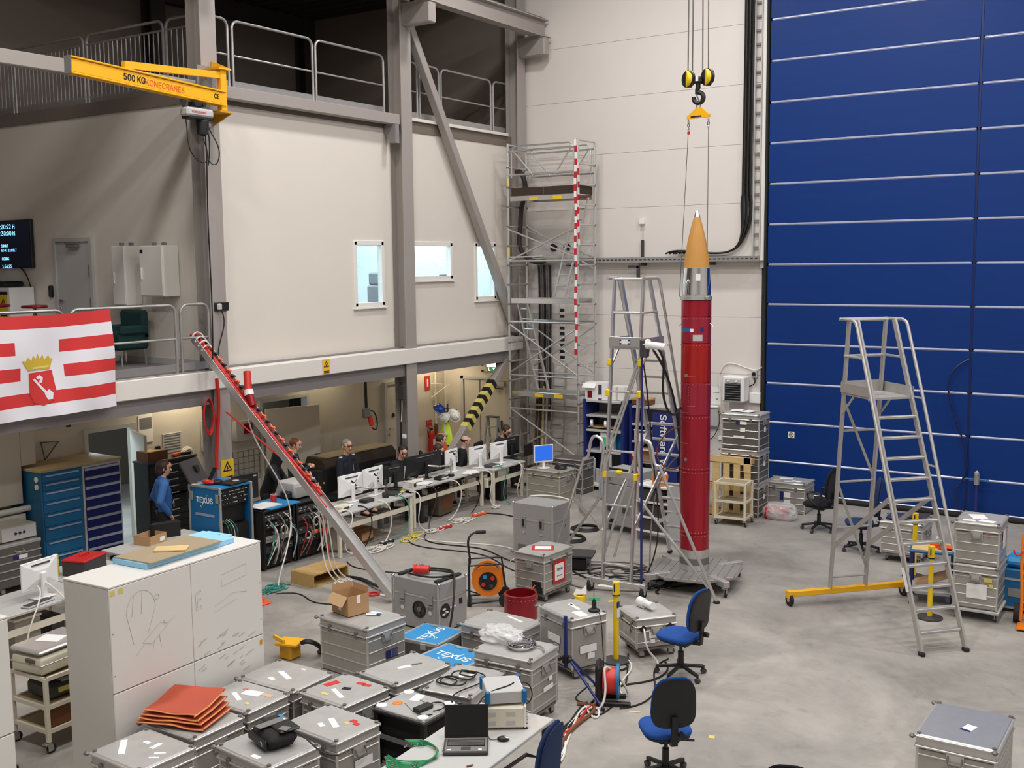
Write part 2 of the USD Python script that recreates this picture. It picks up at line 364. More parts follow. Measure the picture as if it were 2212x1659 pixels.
struct('ceiling_upper', G().bb(-20.7, -14.15, 12.0, YW, 11.2, 11.35), 'dark_ceiling', 'dark ribbed ceiling over the upper gallery')
g = G()
for i in range(24): g.bb(-20.6, -14.2, 12.3 + i * .4, 12.45 + i * .4, 11.13, 11.2)
struct('trim_4', g, 'dark_ceiling', 'ribs of the dark upper gallery ceiling')
struct('ceiling_lower', G().bb(XB, XW + .05, 3, YW, 2.9, 2.98), 'beige_wall', 'low ceiling under the gallery')
struct('wall_lower', G().bb(XB - .15, XB, -6, 11.5, 0, 2.98).bb(XB - .15, XB, 12.45, 15.52, 0, 2.98).bb(XB - .15, XB, 16.85, 19.42, 0, 2.98).bb(XB - .15, XB, 20.32, YW, 0, 2.98)
       .bb(XB - .15, XB, 11.5, 12.45, 2.06, 2.98).bb(XB - .15, XB, 15.52, 16.85, 2.15, 2.98).bb(XB - .15, XB, 19.42, 20.32, 2.1, 2.98), 'beige_wall', 'beige wall with doors under the gallery')
struct('baseboard_balcony', G().bb(-20.7, -14.2, 12.37, 12.4, 3.2, 3.3), 'light_grey', 'pale skirting along the balcony end wall')

# gallery room behind the three windows
struct('wall_room', G().bb(-19.5, -19.4, 14, YW, 3.2, 6.4), 'room_bright', 'bright blue-white rear wall seen through the gallery windows'); struct('ceiling_room', G().bb(-19.5, -14.3, 14, YW, 6.3, 6.4), 'room_bright', 'white ceiling of the gallery room')
struct('wall_room_side', G().bb(-19.4, -14.3, 13.9, 14, 3.22, 6.3), 'room_bright', 'white side wall of the gallery room'); struct('floor_room', G().bb(-19.5, -14.3, 14, YW, 3.2, 3.22), 'mid_grey', 'grey floor of the gallery room')
rect_light('gallery_room_light', (-16.6, 18.2, 6.25), 4.2, 6.5, 2.6, (.62, .88, 1.))
t = thing('room_desk', 'grey desk seen through the gallery windows', 'desk', (-16.2, 17.2, 3.22))
obj('top', G().bb(-.4, .4, -1.4, 3.6, .7, .74), 'mid_grey', t); obj('panel', G().bb(.3, .34, -1.4, 3.6, 0, .7), 'mid_grey', t)
t = thing('room_office_chair', 'dark chair back behind the left gallery window', 'chair', (-15.2, 16.3, 3.22))
obj('seat', G().box((0, 0, .48), (.45, .45, .08), ch=.03), 'mid_grey', t); obj('backrest', G().box((-.2, 0, .85), (.08, .42, .5), ch=.03), 'mid_grey', t); obj('column', G().cyl((0, 0, 0), (0, 0, .45), .05), 'dark_grey', t)
t = thing('room_printer', 'grey office printer behind the middle gallery window', 'printer', (-15.0, 17.9, 3.22))
obj('body', G().box((0, 0, .6), (.5, .6, 1.2), ch=.03).box((0, 0, 1.34), (.45, .55, .26), ch=.03), 'mid_grey', t); obj('tray', G().box((.22, 0, 1.16), (.14, .5, .05)), 'dark_grey', t)
t = thing('room_monitor', 'dark screen behind the right gallery window', 'monitor', (-15.1, 20.4, 3.23))
obj('screen', G().box((0, 0, 1.13), (.05, .9, .5), ch=.01), 'dark_grey', t); obj('stand', G().bb(-.04, .04, -.04, .04, 0, .9).bb(-.12, .12, -.15, .15, 0, .02), 'mid_grey', t)
for i in range(3):
    y = (15.2, 17.2, 19.4)[i]; t = thing('room_curtain_pole', ('thin grey pole behind the left gallery window', 'thin grey pole behind the middle gallery window', 'thin grey pole behind the right gallery window')[i], 'pole', (-19.3, y, 3.22), group='poles in the gallery room'); obj('pole', G().cyl((0, 0, 0), (0, 0, 3.05), .05), 'light_grey', t)
for i, (y0, y1, z0, z1, lb) in enumerate(((15.93, 16.8, 4.05, 5.3, 'tall white framed gallery window left of the middle column'), (17.67, 19.07, 4.53, 5.3, 'wide low white framed gallery window right of the middle column'), (19.92, 20.72, 4.05, 5.3, 'tall gallery window behind the diagonal brace'))):
    w = thing('window_%d' % (i + 1), lb, 'window', kind='structure')
    g = G(); s = .075
    g.bb(XW - .04, XW + .025, y0 - .02, y0 + s, z0, z1, ch=.008); g.bb(XW - .04, XW + .025, y1 - s, y1 + .02, z0, z1, ch=.008); g.bb(XW - .04, XW + .025, y0, y1, z1 - s, z1 + .02, ch=.008); g.bb(XW - .04, XW + .025, y0, y1, z0 - .02, z0 + s, ch=.008)
    obj('window_frame', g, 'white_paint', w); obj('window_sill', G().bb(XW - .05, XW + .06, y0 - .05, y1 + .05, z0 - .05, z0 - .02, ch=.006), 'white_paint', w)
    obj('pane', G().bb(XW - .03, XW - .022, y0 + s, y1 - s, z0 + s, z1 - s), 'window_glass', w)

# steel columns, braces and beams
def hcol(y, z0, z1, label, xf=-13.8, w=.33, dpt=.32):
    t = thing('steel_column', label, 'column', kind='structure')
    obj('front_flange', G().bb(xf - .022, xf, y - w / 2, y + w / 2, z0, z1, ch=.004), 'steel_grey', t); obj('rear_flange', G().bb(xf - dpt, xf - dpt + .022, y - w / 2, y + w / 2, z0, z1), 'steel_grey', t)
    obj('web', G().bb(xf - dpt + .02, xf - .02, y - .008, y + .008, z0, z1), 'steel_grey', t); return t
hcol(12.29, 0, 13.1, 'grey steel column carrying the yellow jib crane')
hcol(17.26, 0, 13.1, 'grey steel column between the gallery windows')
hcol(21.42, 0, 13.1, 'grey steel column in the corner beside the scaffold tower')
for y, lb in ((21.5, 'dark far column in the rear corner of the upper gallery'), (16.7, 'dark far column half hidden at the back of the upper gallery')):
    t = thing('rear_column', lb, 'column', kind='structure'); g = G(); g.bb(-20.65, -20.63, y - .2, y + .2, 7.72, 11.2); g.bb(-20.35, -20.33, y - .2, y + .2, 7.72, 11.2); g.bb(-20.63, -20.35, y - .01, y + .01, 7.72, 11.2); obj('section', g, 'dark_ceiling', t)
for y, lb in ((16.7, 'dark roof beam across the upper gallery'), (12.3, 'dark roof beam at the edge of the upper gallery')):
    t = thing('roof_beam', lb, 'beam', kind='structure'); obj('beam', G().bb(-20.6, -14.2, y - .12, y + .12, 10.8, 11.15), 'dark_ceiling', t)
t = thing('roof_beam', 'dark roof beam along the rear wall of the upper gallery', 'beam', kind='structure'); obj('beam', G().bb(-20.6, -20.35, 12.3, 21.5, 10.75, 11.15), 'dark_ceiling', t)
t = thing('diagonal_brace', 'long grey diagonal steel brace crossing the right gallery window', 'brace', kind='structure')
obj('tube', G().bar((-13.93, 17.38, 9.75), (-13.93, 21.3, 3.3), .17, .17, up=(1, 0, 0), ch=.01), 'steel_grey', t)
obj('gusset_plate', G().prism([(0, 0), (.42, 0), (0, -.75)], .03, TR((-13.95, 17.42, 9.95), (0, 1, 0), (0, 0, 1))), 'steel_grey', t)
t = thing('lower_brace', 'grey diagonal brace with black and yellow tape under the gallery corner', 'brace', kind='structure')
p0, p1 = np.array((-13.93, 21.2, 2.95)), np.array((-13.93, 17.75, .02))
obj('tube', G().bar(p0, p1, .17, .17, up=(1, 0, 0), ch=.01), 'steel_grey', t)
for i in range(12):
    a, b = p0 + (p1 - p0) * (.26 + i * .026), p0 + (p1 - p0) * (.26 + i * .026 + .026)
    obj('hazard_tape', G().bar(a, b, .178, .178, up=(1, 0, 0)), 'yellow_faded' if i % 2 else 'black_plastic', t)
for z0 in ((7.56, 7.74),):
    t = thing('edge_beam', 'horizontal grey steel tube in front of the top of the white wall', 'beam', kind='structure')
    obj('tube', G().bb(-14.0, -13.835, -6, 12.12, 7.56, 7.76, ch=.012), 'steel_grey', t); obj('tube', G().bb(-14.0, -13.835, 12.46, 17.09, 7.56, 7.76, ch=.012), 'steel_grey', t)
    for y in (11.98, 16.95): obj('support_bracket', G().prism([(0, 0), (.3, 0), (.3, -.36), (.18, -.36), (0, -.12)], .12, TR((-14.1, y + .06, 7.56), (1, 0, 0), (0, 0, 1))), 'steel_soffit', t)
t = thing('crane_runway', 'grey crane runway beam on brackets high along the columns', 'beam', kind='structure')
g = G(); g.bb(-13.42, -13.18, -6, 21.6, 9.86, 9.885); g.bb(-13.42, -13.18, -6, 21.6, 10.22, 10.245); g.bb(-13.31, -13.29, -6, 21.6, 9.88, 10.23); obj('beam', g, 'steel_grey', t)
obj('rail', G().bb(-13.33, -13.27, -6, 21.6, 10.245, 10.3), 'mid_grey', t)
for y in (12.29, 17.26, 21.42): obj('column_bracket', G().bb(-13.8, -13.12, y - .11, y + .11, 9.45, 9.86, ch=.02).bb(-13.8, -13.1, y - .15, y + .15, 9.84, 9.86), 'steel_grey', t)

# rails
def loop_panel(t, p0, p1, z0, z1, r=.024, mid=(), m='galvanised', rad=.13, name='frame'):
    p0, p1 = np.array(p0, float), np.array(p1, float); u = p1 - p0; L = np.linalg.norm(u); u = u / L; Z = np.array([0, 0, 1.])
    P = lambda s, z: np.array([p0[0] + u[0] * s, p0[1] + u[1] * s, z])
    pts = [P(0, z0), P(0, z1 - rad)] + [P(rad - rad * math.cos(a), z1 - rad + rad * math.sin(a)) for a in np.linspace(.2, 1.57, 5)] + [P(L - rad, z1)] + [P(L - rad + rad * math.sin(a), z1 - rad + rad * math.cos(a)) for a in np.linspace(.2, 1.57, 5)] + [P(L, z0)]
    obj(name, G().tube(pts, r, 8), m, t)
    for z in mid: obj('mid_rail', G().cyl(P(.02, z), P(L - .02, z), r * .75, 8), m, t)
def railing(label, segs, z0, h, mids, kick=True, group=None, bars=0):
    for k, (a, b) in enumerate(segs):
        t = thing('guard_rail', label[k], 'railing', group=group)
        loop_panel(t, a, b, z0, z0 + h, mid=[z0 + x for x in mids])
        if kick: obj('kick_plate', G().bar((*a, z0 + .08), (*b, z0 + .08), .006, .12), 'galvanised', t)
        if bars:
            n = int(np.linalg.norm(np.subtract(b, a)) / bars)
            for i in range(1, n):
                q = np.array(a) + (np.array(b) - a) * i / n; obj('baluster', G().cyl((*q, z0 + .1), (*q, z0 + mids[-1]), .009, 6), 'galvanised', t)
XR = -14.16
railing(['upper gallery rail panel just right of the jib crane column', 'second upper gallery rail panel from the jib crane column', 'upper gallery rail panel ending left of the middle column', 'upper gallery rail stub right of the middle column', 'upper gallery rail panel crossed by the diagonal brace', 'upper gallery rail panel in front of the lit rear wall', 'short upper gallery rail panel at the hall corner'],
        [((XR, 12.55), (XR, 13.02)), ((XR, 13.12), (XR, 15.02)), ((XR, 15.1), (XR, 17.0)), ((XR, 17.5), (XR, 18.05)), ((XR, 18.13), (XR, 18.78)), ((XR, 18.86), (XR, 20.7)), ((XR, 20.8), (XR, 21.42))], 7.78, 1.12, (.55,))
railing(['barred upper rail panel at the far left edge', 'barred upper rail panel above the left end of the jib arm', 'barred upper rail panel behind the jib arm', 'barred upper rail panel beside the jib crane column'],
        [((-20.6, 12.46), (-19.36, 12.46)), ((-19.27, 12.46), (-17.2, 12.46)), ((-17.1, 12.46), (-15.08, 12.46)), ((-15.0, 12.46), (-14.2, 12.46))], 7.72, 1.18, (1.02,), bars=.115)
railing(['balcony rail panel behind the left end of the flag', 'balcony rail panel above the green armchair', 'short balcony rail panel beside the jib crane column'], [((-13.82, 6.9), (-13.82, 9.46)), ((-13.82, 9.56), (-13.82, 11.42)), ((-13.82, 11.52), (-13.82, 12.08))], 3.2, 1.06, (.53,))

# doors under the gallery and on the balcony
def door(n, label, frame_T, w, h, leaf=True, mat_='light_grey', handle_right=False):
    """frame in the local x (along the wall), z up, y out of the wall"""
    t = thing('door_%d' % n, label, 'door', kind='structure'); s = .07
    obj('door_frame', G().box((-w / 2 - s / 2, 0, h / 2), (s, .12, h), T=frame_T).box((w / 2 + s / 2, 0, h / 2), (s, .12, h), T=frame_T).box((0, 0, h + s / 2), (w + 2 * s, .12, s), T=frame_T), 'light_grey', t)
    if leaf:
        obj('door_leaf', G().box((0, 0, h / 2), (w - .01, .05, h - .01), T=frame_T, ch=.005), mat_, t)
        sx = (w / 2 - .09) * (1 if handle_right else -1)
        obj('handle', G().box((sx, .05, 1.05), (.05, .02, .05), T=frame_T).box((sx - .05 * np.sign(sx), .065, 1.05), (.13, .015, .02), T=frame_T), 'chrome', t)
        obj('lock', G().box((sx, .04, .92), (.05, .03, .05), T=frame_T, ch=.01), 'chrome', t)
    return t
FY = lambda x, y, z: TR((x, y, z), (1, 0, 0), (0, -1, 0))          # on a wall facing the camera (-y)
FX = lambda x, y, z: TR((x, y, z), (0, -1, 0), (1, 0, 0))           # on a wall facing the hall (+x)
# TR(x=(1,0,0), y=(0,-1,0)) has z down: build explicitly
def FR(loc, X, Y):
    T = np.eye(4); T[:3, 0], T[:3, 1], T[:3, 2], T[:3, 3] = X, Y, (0, 0, 1), loc; return T
FY = lambda x, y, z: FR((x, y, z), (1, 0, 0), (0, -1, 0))
FX = lambda x, y, z: FR((x, y, z), (0, 1, 0), (1, 0, 0))
t = door(2, 'grey balcony door with a closer between the screen and the wall boxes', FY(-17.68, 12.4, 3.2), 1.0, 2.12)
obj('door_closer', G().box((0, .07, 2.05), (.3, .08, .07), T=FY(-17.6, 12.38, 3.2), ch=.01).box((.05, .12, 2.1), (.4, .02, .02), T=FY(-17.6, 12.38, 3.2)), 'mid_grey', t)
obj('hinge', G().box((.48, .03, 1.6), (.02, .03, .2), T=FY(-17.68, 12.38, 3.2)).box((.48, .03, 1.0), (.02, .03, .2), T=FY(-17.68, 12.38, 3.2)), 'mid_grey', t)
t = door(3, 'narrow beige door behind the desks near the middle column', FX(XB, 19.87, 0), .88, 2.08, mat_='beige_wall', handle_right=False)
obj('warning_dot', G().cyl((XB + .03, 19.68, 1.35), (XB + .036, 19.68, 1.35), .05, 16), 'black_plastic', t); obj('warning_dot', G().cyl((XB + .03, 19.84, 1.35), (XB + .036, 19.84, 1.35), .05, 16), 'black_plastic', t)
t = door(4, 'open doorway with bright light behind the blue drawer cabinets', FX(XB, 11.97, 0), .93, 2.03, leaf=False)
a = math.radians(68); T = FR((XB + .03, 12.4, 0), (math.sin(a), -math.cos(a), 0), (math.cos(a), math.sin(a), 0))
obj('door_leaf', G().box((.43, 0, .995), (.86, .05, 1.97), T=T, ch=.005), 'beige_wall', t); obj('handle', G().box((.8, .06, 1.0), (.12, .03, .03), T=T).box((.82, -.06, 1.0), (.12, .03, .03), T=T), 'dark_grey', t)
t = door(5, 'beige doorway with its wide leaf swung open behind the seated people', FX(XB, 16.18, 0), 1.26, 2.1, leaf=False)
a = math.radians(-14); T = FR((XB + .12, 15.55, 0), (math.sin(math.radians(20)), math.cos(math.radians(20)), 0), (math.cos(math.radians(20)), -math.sin(math.radians(20)), 0))
obj('door_leaf', G().box((.6, 0, 1.0), (1.2, .05, 1.96), T=T, ch=.005), 'beige_wall', t); obj('handle', G().box((1.1, .06, .95), (.14, .03, .03), T=T), 'chrome', t); obj('lock', G().box((1.13, .04, .84), (.06, .03, .06), T=T, ch=.01), 'dark_grey', t)
t = thing('door_6', 'beige double exit doors in the wall beyond the bearded man', 'door', kind='structure')
obj('door_frame', G().bb(-15.8, -15.72, YW - .06, YW + .05, 0, 2.12).bb(-14.08, -14.0, YW - .06, YW + .05, 0, 2.12).bb(-15.8, -14.0, YW - .06, YW + .05, 2.06, 2.12), 'light_grey', t)
for x0, x1 in ((-15.7, -15.26), (-15.22, -14.1)):
    obj('door_leaf', G().bb(x0, x1, YW - .03, YW + .03, .01, 2.05, ch=.005), 'beige_wall', t)
obj('door_closer', G().bb(-15.12, -14.5, YW - .09, YW - .03, 1.93, 2.03), 'light_grey', t); obj('closer_arm', G().bb(-14.85, -14.5, YW - .14, YW - .11, 1.86, 1.89), 'dark_grey', t)
obj('bolt', G().bb(-14.7, -14.67, YW - .06, YW - .03, .8, 1.1).bb(-14.62, -14.59, YW - .06, YW - .03, .75, 1.1).bb(-14.38, -14.35, YW - .06, YW - .03, .7, 1.25), 'dark_grey', t)
rect_light('doorway_light', (-18.2, 12.2, 2.85), 1.5, 1.5, 10, (.75, .9, 1))
struct('wall_passage', G().bb(-18.9, -18.8, 10.6, 13.2, 0, 2.95), 'room_bright', 'bright passage wall seen through the open doorway')
struct('wall_hatch', G().bb(-17.6, -17.5, 14.8, 17.5, 0, 2.95), 'beige_wall', 'beige passage wall behind the wide open door leaf')
# fluorescent tubes under the gallery
for y, lb in ((13.45, 'glowing fluorescent tube above the blue rack, half hidden by the edge beam'), (20.75, 'glowing fluorescent tube above the fire extinguisher'), (17.2, 'fluorescent tube hidden by the edge beam behind the seated people'), (9.2, 'fluorescent tube above the grey stacked cases at the left edge')):
    t = thing('tube_lamp', lb, 'lamp', (XB + .42, y, 2.82))
    obj('housing', G().box((0, 0, .03), (.12, 1.3, .06), ch=.01), 'white_paint', t); obj('tube', G().cyl((0, -.6, -.015), (0, .6, -.015), .02, 10), 'lamp_glow', t)
    rect_light('tube_lamp_light', (XB + .42, y, 2.79), .1, 1.2, 26 if y in (13.45, 20.75) else 6, (1, .85, .62)) if not stage.GetPrimAtPath('/World/tube_lamp_light') else rect_light('tube_lamp_light_%03d' % int(y), (XB + .42, y, 2.79), .1, 1.2, 26 if y in (13.45, 20.75) else 6, (1, .85, .62))

# ================================================================ jib crane on the column
t = thing('jib_crane', 'yellow wall jib crane with its arm over the balcony', 'crane', (-13.46, 12.22, 0))
A, B = np.array((0, .02, 7.46)), np.array((.37, -2.98, 7.53)); u = (B - A) / np.linalg.norm(B - A); sd = np.cross(u, (0, 0, 1)); sd /= np.linalg.norm(sd)
obj('arm', G().bar(A, B, .1, .2, ch=.02), 'yellow_paint', t)
for s in (-1, 1):
    for zz in (-.105, .105): obj('rail_flange', G().bar(A + sd * s * .05 + (0, 0, zz), B + sd * s * .05 + (0, 0, zz), .045, .025, ch=.006), 'yellow_paint', t)
obj('end_cap', G().bar(B, B + u * .012, .13, .24, ch=.02), 'mid_grey', t)
obj('strut', G().bar((0, 0, 7.82), A + u * 2.05 + (0, 0, .17), .07, .1), 'yellow_paint', t)
obj('mast', G().bb(-.05, .06, -.06, .06, 7.27, 7.92, ch=.01), 'yellow_paint', t)
obj('top_bracket', G().bb(-.34, .1, -.13, .12, 7.9, 7.93).prism([(0, 0), (.42, 0), (0, .16)], .02, TR((-.33, .12, 7.93), (1, 0, 0), (0, 0, 1))), 'yellow_paint', t)
obj('lower_bracket', G().bb(-.34, .1, -.13, .12, 7.24, 7.27).prism([(0, 0), (.42, 0), (0, -.16)], .02, TR((-.33, .12, 7.24), (1, 0, 0), (0, 0, 1))), 'yellow_dark', t)
obj('clamp_plate', G().bb(-.36, -.335, -.19, .19, 7.15, 8.0), 'steel_soffit', t)
# the visible long side of the arm faces the hall and the viewer
Tm = lambda d, z: TR(A + u * d + sd * .0525 * (1 if sd[0] > 0 else -1) + (0, 0, z), -u, (0, 0, 1))
obj('lettering', text('500 KG', .085, Tm(1.9, 0), bold=True), 'black_matte', t); obj('lettering', text('KONECRANES', .085, Tm(1.3, -.012)), 'cable_orange', t)
obj('lettering', text('CE', .07, Tm(.2, .01), bold=True), 'black_matte', t)
t = thing('chain_hoist', 'grey electric chain hoist with black cables hanging under the jib arm', 'hoist', (-13.36, 11.62, 0))
obj('trolley', G().bb(-.05, .07, -.12, .12, 7.27, 7.33).cyl((0, .08, 7.3), (.09, .08, 7.3), .035, 12).cyl((0, -.08, 7.3), (.09, -.08, 7.3), .035, 12), 'black_plastic', t)
obj('cover', G().box((.02, -.02, 7.17), (.2, .52, .13), ch=.03), 'light_grey', t); obj('lettering', text('KONECRANES', .03, TR((.122, -.06, 7.17), (0, 1, 0), (0, 0, 1))), 'red_paint', t)
obj('base_plate', G().box((.02, -.02, 7.09), (.18, .46, .04), ch=.01), 'black_plastic', t)
obj('chain_bucket', G().lathe([(.02, 6.83), (.085, 6.86), (.1, 7.04), (.09, 7.08)], 16, (.02, .08, 0)), 'black_plastic', t); obj('motor', G().cyl((.02, .02, 7.0), (.02, .2, 7.0), .06, 14), 'mid_grey', t)
obj('hook', G().tube(arc((.02, .04, 6.95), .04, -60, 200, 10), .01), 'chrome', t)
for k, pts in enumerate(([(0, -.22, 7.06), (0, -.2, 6.8), (0, -.12, 6.55), (0, .06, 6.44), (-.02, .12, 6.8)], [(.05, .1, 6.85), (.04, .12, 6.6), (0, .14, 6.0), (-.05, .18, 5.0), (-.1, .2, 3.4)], [(.05, .16, 7.2), (.1, .24, 6.8), (.12, .3, 6.55), (.08, .26, 6.42), (0, .18, 6.5)], [(.0, .14, 7.2), (.02, .2, 6.8), (0, .18, 6.4)])):
    obj('cable', G().tube(spline(pts, 8), .009 if k != 1 else .012, 6), 'cable_black', t)

# ================================================================ balcony things
t = thing('wall_screen', 'black wall screen with pale blue text at the left edge', 'screen', (-19.65, 12.39, 5.31))
obj('housing', G().box((0, -.04, 0), (1.6, .07, .9), ch=.012), 'black_plastic', t); obj('display', G().box((0, -.077, .0), (1.55, .004, .85)), 'tv_screen', t)
TS = lambda x, z: TR((x, -.08, z), (1, 0, 0), (0, 0, 1))
for s, h, z, x in ((':20:22 H', .085, .33, .06), (':30:00 H', .085, .205, .07), ('3:00LT', .05, -.03, .02), ('ED AT 11:03LT', .05, -.115, .085), ('GOING', .05, -.275, .0), ('1:54:25', .062, -.42, .03)):
    g = text(s, h, TS(0, z)); v = g.v[0]; v[:, 0] += (-.15 - v[:, 0].min()); obj('text_line', g, 'tv_text', t)
obj('cable', G().tube(spline([(.35, -.03, -.45), (.6, -.05, -.65), (.72, -.06, -.95), (.7, -.05, -1.5)], 8), .012, 6), 'cable_black', t)
t = thing('office_copier', 'white cabinet with a yellow warning sign under the wall screen', 'cabinet', (-19.45, 12.1, 3.2))
obj('body', G().box((-.25, 0, .65), (.75, .5, 1.3), ch=.01).box((.36, 0, .65), (.4, .5, 1.3), ch=.01), 'white_plastic', t); obj('gap', G().box((.14, -.2, .65), (.03, .12, 1.28)), 'black_plastic', t)
obj('device', G().box((-.1, 0, 1.36), (.9, .4, .1), ch=.03), 'black_plastic', t); obj('strip', G().box((.36, -.255, 1.2), (.26, .01, .05)), 'black_plastic', t)
def warn_sign(t, T, w, h, tri=True, lines=2, name='sign_plate'):
    """yellow sign with a black triangle; T: x right, y up, z out"""
    g = G(); v, f = BOXV * np.array((w, h, .006)), BOXF; obj(name, G().add(v, f, T), 'yellow_sign', t)
    r = w * .42; cy = h * .12
    def ring(ro, ri):
        P = lambda r, c: [(r * math.sin(a), c + r * math.cos(a)) for a in (0, 2.0944, 4.1888)]
        o, i = P(ro, cy), P(ri, cy); g = G()
        for k in range(3):
            q = [o[k], o[(k + 1) % 3], i[(k + 1) % 3], i[k]]; g.prism(q, .003, T @ TR((0, 0, .003)))
        return g
    gg = ring(r, r * .68); gg.tm(trimesh.creation.cylinder(r * .14, .003, sections=8), T @ TR((0, cy - r * .08, .0045))); gg.add(BOXV * np.array((r * .12, r * .4, .003)) + (0, cy + r * .1, .0045), BOXF, T); obj('symbol', gg, 'black_matte', t)
    g = G()
    for k in range(lines): g.add(BOXV * np.array((w * .75, h * .05, .003)) + (0, -h * (.3 + .1 * k), .0045), BOXF, T)
    if lines: obj('print_line', g, 'black_matte', t)
warn_sign(t, TR((.36, -.256, .95), (1, 0, 0), (0, 0, 1)), .26, .42)
t = thing('intercom', 'small black intercom beside the grey balcony door', 'intercom', (-18.4, 12.37, 4.42)); obj('case', G().box((0, 0, 0), (.11, .06, .22), ch=.02), 'black_plastic', t); obj('button', G().cyl((0, -.03, -.03), (0, -.04, -.03), .02, 12), 'dark_grey', t)
for lb, x, w, z0, z1, dp in (('tall narrow white wall box nearer the balcony door', -15.98, .34, 4.2, 5.22, .34), ('wide white wall box beside the jib crane column', -15.13, .58, 4.36, 5.21, .34)):
    t = thing('wall_box', lb, 'electrical box', (x, 12.4, 0))
    obj('body', G().bb(-w / 2, w / 2, -dp, -.01, z0, z1, ch=.01), 'white_paint', t); obj('box_door', G().bb(-w / 2 + .01, w / 2 - .01, -dp - .02, -dp, z0 + .015, z1 - .015, ch=.006), 'white_paint', t)
    obj('handle', G().bb(-w / 2 + .05, -w / 2 + .08, -dp - .045, -dp - .02, (z0 + z1) / 2 - .14, (z0 + z1) / 2 + .06, ch=.008), 'white_plastic', t); obj('top_clip', G().bb(-.1, -.04, -dp + .1, -dp + .16, z1, z1 + .05), 'mid_grey', t); obj('top_clip', G().bb(.1, .16, -.2, -.14, z1, z1 + .05), 'mid_grey', t)
    obj('cable_gland', G().cyl((.05, -.2, z0 - .05), (.05, -.2, z0), .03, 8), 'light_grey', t); obj('cable_gland', G().cyl((.12, -.12, z0 - .05), (.12, -.12, z0), .03, 8), 'light_grey', t)
    if w > .5: obj('label_plate', G().bb(-w / 2 + .03, -w / 2 + .1, -dp - .023, -dp - .02, z1 - .13, z1 - .07), 'black_plastic', t)
t = thing('green_armchair', 'dark green armchair behind the balcony rail', 'armchair', (-15.75, 11.9, 3.2))
obj('seat', G().box((0, 0, .42), (.62, .6, .3), ch=.04), 'chair_teal', t); obj('backrest', G().box((0, .24, .68), (.62, .14, .5), ch=.04), 'chair_teal', t)
obj('armrest', G().box((.3, -.02, .6), (.12, .55, .16), ch=.04), 'chair_teal', t); obj('armrest', G().box((-.3, -.02, .6), (.12, .55, .16), ch=.04), 'chair_teal', t)
for sx in (-.26, .26):
    for sy in (-.24, .24): obj('leg', G().cyl((sx, sy, 0), (sx, sy, .28), .014, 8), 'chrome', t)
for lb, x in (('small red stool top behind the balcony rail above the flag', -17.3), ('dark red stool top behind the balcony rail at the left edge', -18.4)):
    t = thing('balcony_stool', lb, 'stool', (x, 11.3, 3.2)); obj('seat', G().lathe([(0, .96), (.2, .97), (.22, .99), (.2, 1.02), (0, 1.03)], 20), 'rocket_red_dark', t); obj('post', G().cyl((0, 0, 0), (0, 0, .97), .03, 10), 'chrome', t); obj('foot', G().lathe([(.22, 0), (.2, .02), (.03, .04)], 20), 'chrome', t)

# flag on the rail
FL = dict(y0=8.33, y1=10.14, z0=2.83, z1=4.25)
def flag_pt(s, q):
    y = FL['y0'] + (FL['y1'] - FL['y0']) * s; z = FL['z1'] - (FL['z1'] - FL['z0']) * q
    x = -13.7 + .035 * math.sin(7 * s + 3.5 * q) * min(1, q * 2 + .15) + .02 * math.sin(16 * s - 6 * q) * q + .05 * q
    return (x, y + .05 * q * (s - .3), z - .03 * (1 - s) - .05 * math.sin(math.pi * s) * (1 - q) * .5)
t = thing('city_flag', 'red and white striped flag with a crowned key shield on the balcony rail', 'flag')
def cloth(s0, s1, q0, q1, ns, nq, off=0.):
    V = []; F = []
    for i in range(nq + 1):
        for j in range(ns + 1):
            p = flag_pt(s0 + (s1 - s0) * j / ns, q0 + (q1 - q0) * i / nq); V.append((p[0] + off, p[1], p[2]))
    for i in range(nq):
        for j in range(ns): a = i * (ns + 1) + j; F += [(a, a + ns + 1, a + ns + 2, a + 1)]
    n = len(V); V = V + [(x - .004, y, z) for x, y, z in V]; F = F + [tuple(n + k for k in reversed(f)) for f in F]
    return G().add(V, F)
for i in range(8):
    q0, q1 = i / 8, (i + 1) / 8
    if i in (2, 4):
        e0, e1 = (.15, .53) if i == 2 else (.19, .555)
        obj('red_stripe', cloth(0, e0, q0, q1, 10, 4), 'red_cloth', t); obj('white_stripe', cloth(e0, e1, q0, q1, 20, 4), 'white_cloth', t); obj('red_stripe', cloth(e1, 1, q0, q1, 24, 4), 'red_cloth', t)
    else: obj('white_stripe' if i % 2 else 'red_stripe', cloth(0, 1, q0, q1, 44, 4), 'white_cloth' if i % 2 else 'red_cloth', t)
    obj('white_stripe' if i % 2 == 0 else 'red_stripe', cloth(-.06, 0, q0, q1, 3, 4), 'white_cloth' if i % 2 == 0 else 'red_cloth', t)
def on_flag(poly, off, m, name):
    from shapely.geometry import Polygon
    P = Polygon(poly); tri = trimesh.creation.extrude_polygon(P, .002, engine='earcut').subdivide_to_size(.06)
    V = [np.add(flag_pt(x, y), (off + z, 0, 0)) for x, y, z in tri.vertices]; obj(name, G().add(V, tri.faces), m, t)
on_flag([(.255, .555), (.455, .545), (.47, .75), (.44, .84), (.36, .885), (.29, .85), (.26, .76)], .006, 'red_cloth', 'shield')
on_flag([(.25, .53), (.2, .43), (.235, .44), (.25, .40), (.285, .44), (.3, .385), (.325, .43), (.34, .37), (.36, .43), (.385, .385), (.4, .44), (.435, .395), (.45, .435), (.47, .425), (.44, .53)], .006, 'gold_cloth', 'crown')
on_flag([(.285, .50), (.43, .495), (.43, .515), (.285, .52)], .009, 'yellow_faded', 'crown_band')
on_flag([(.285, .62), (.30, .61), (.40, .765), (.385, .785)], .01, 'white_cloth', 'key_shaft')
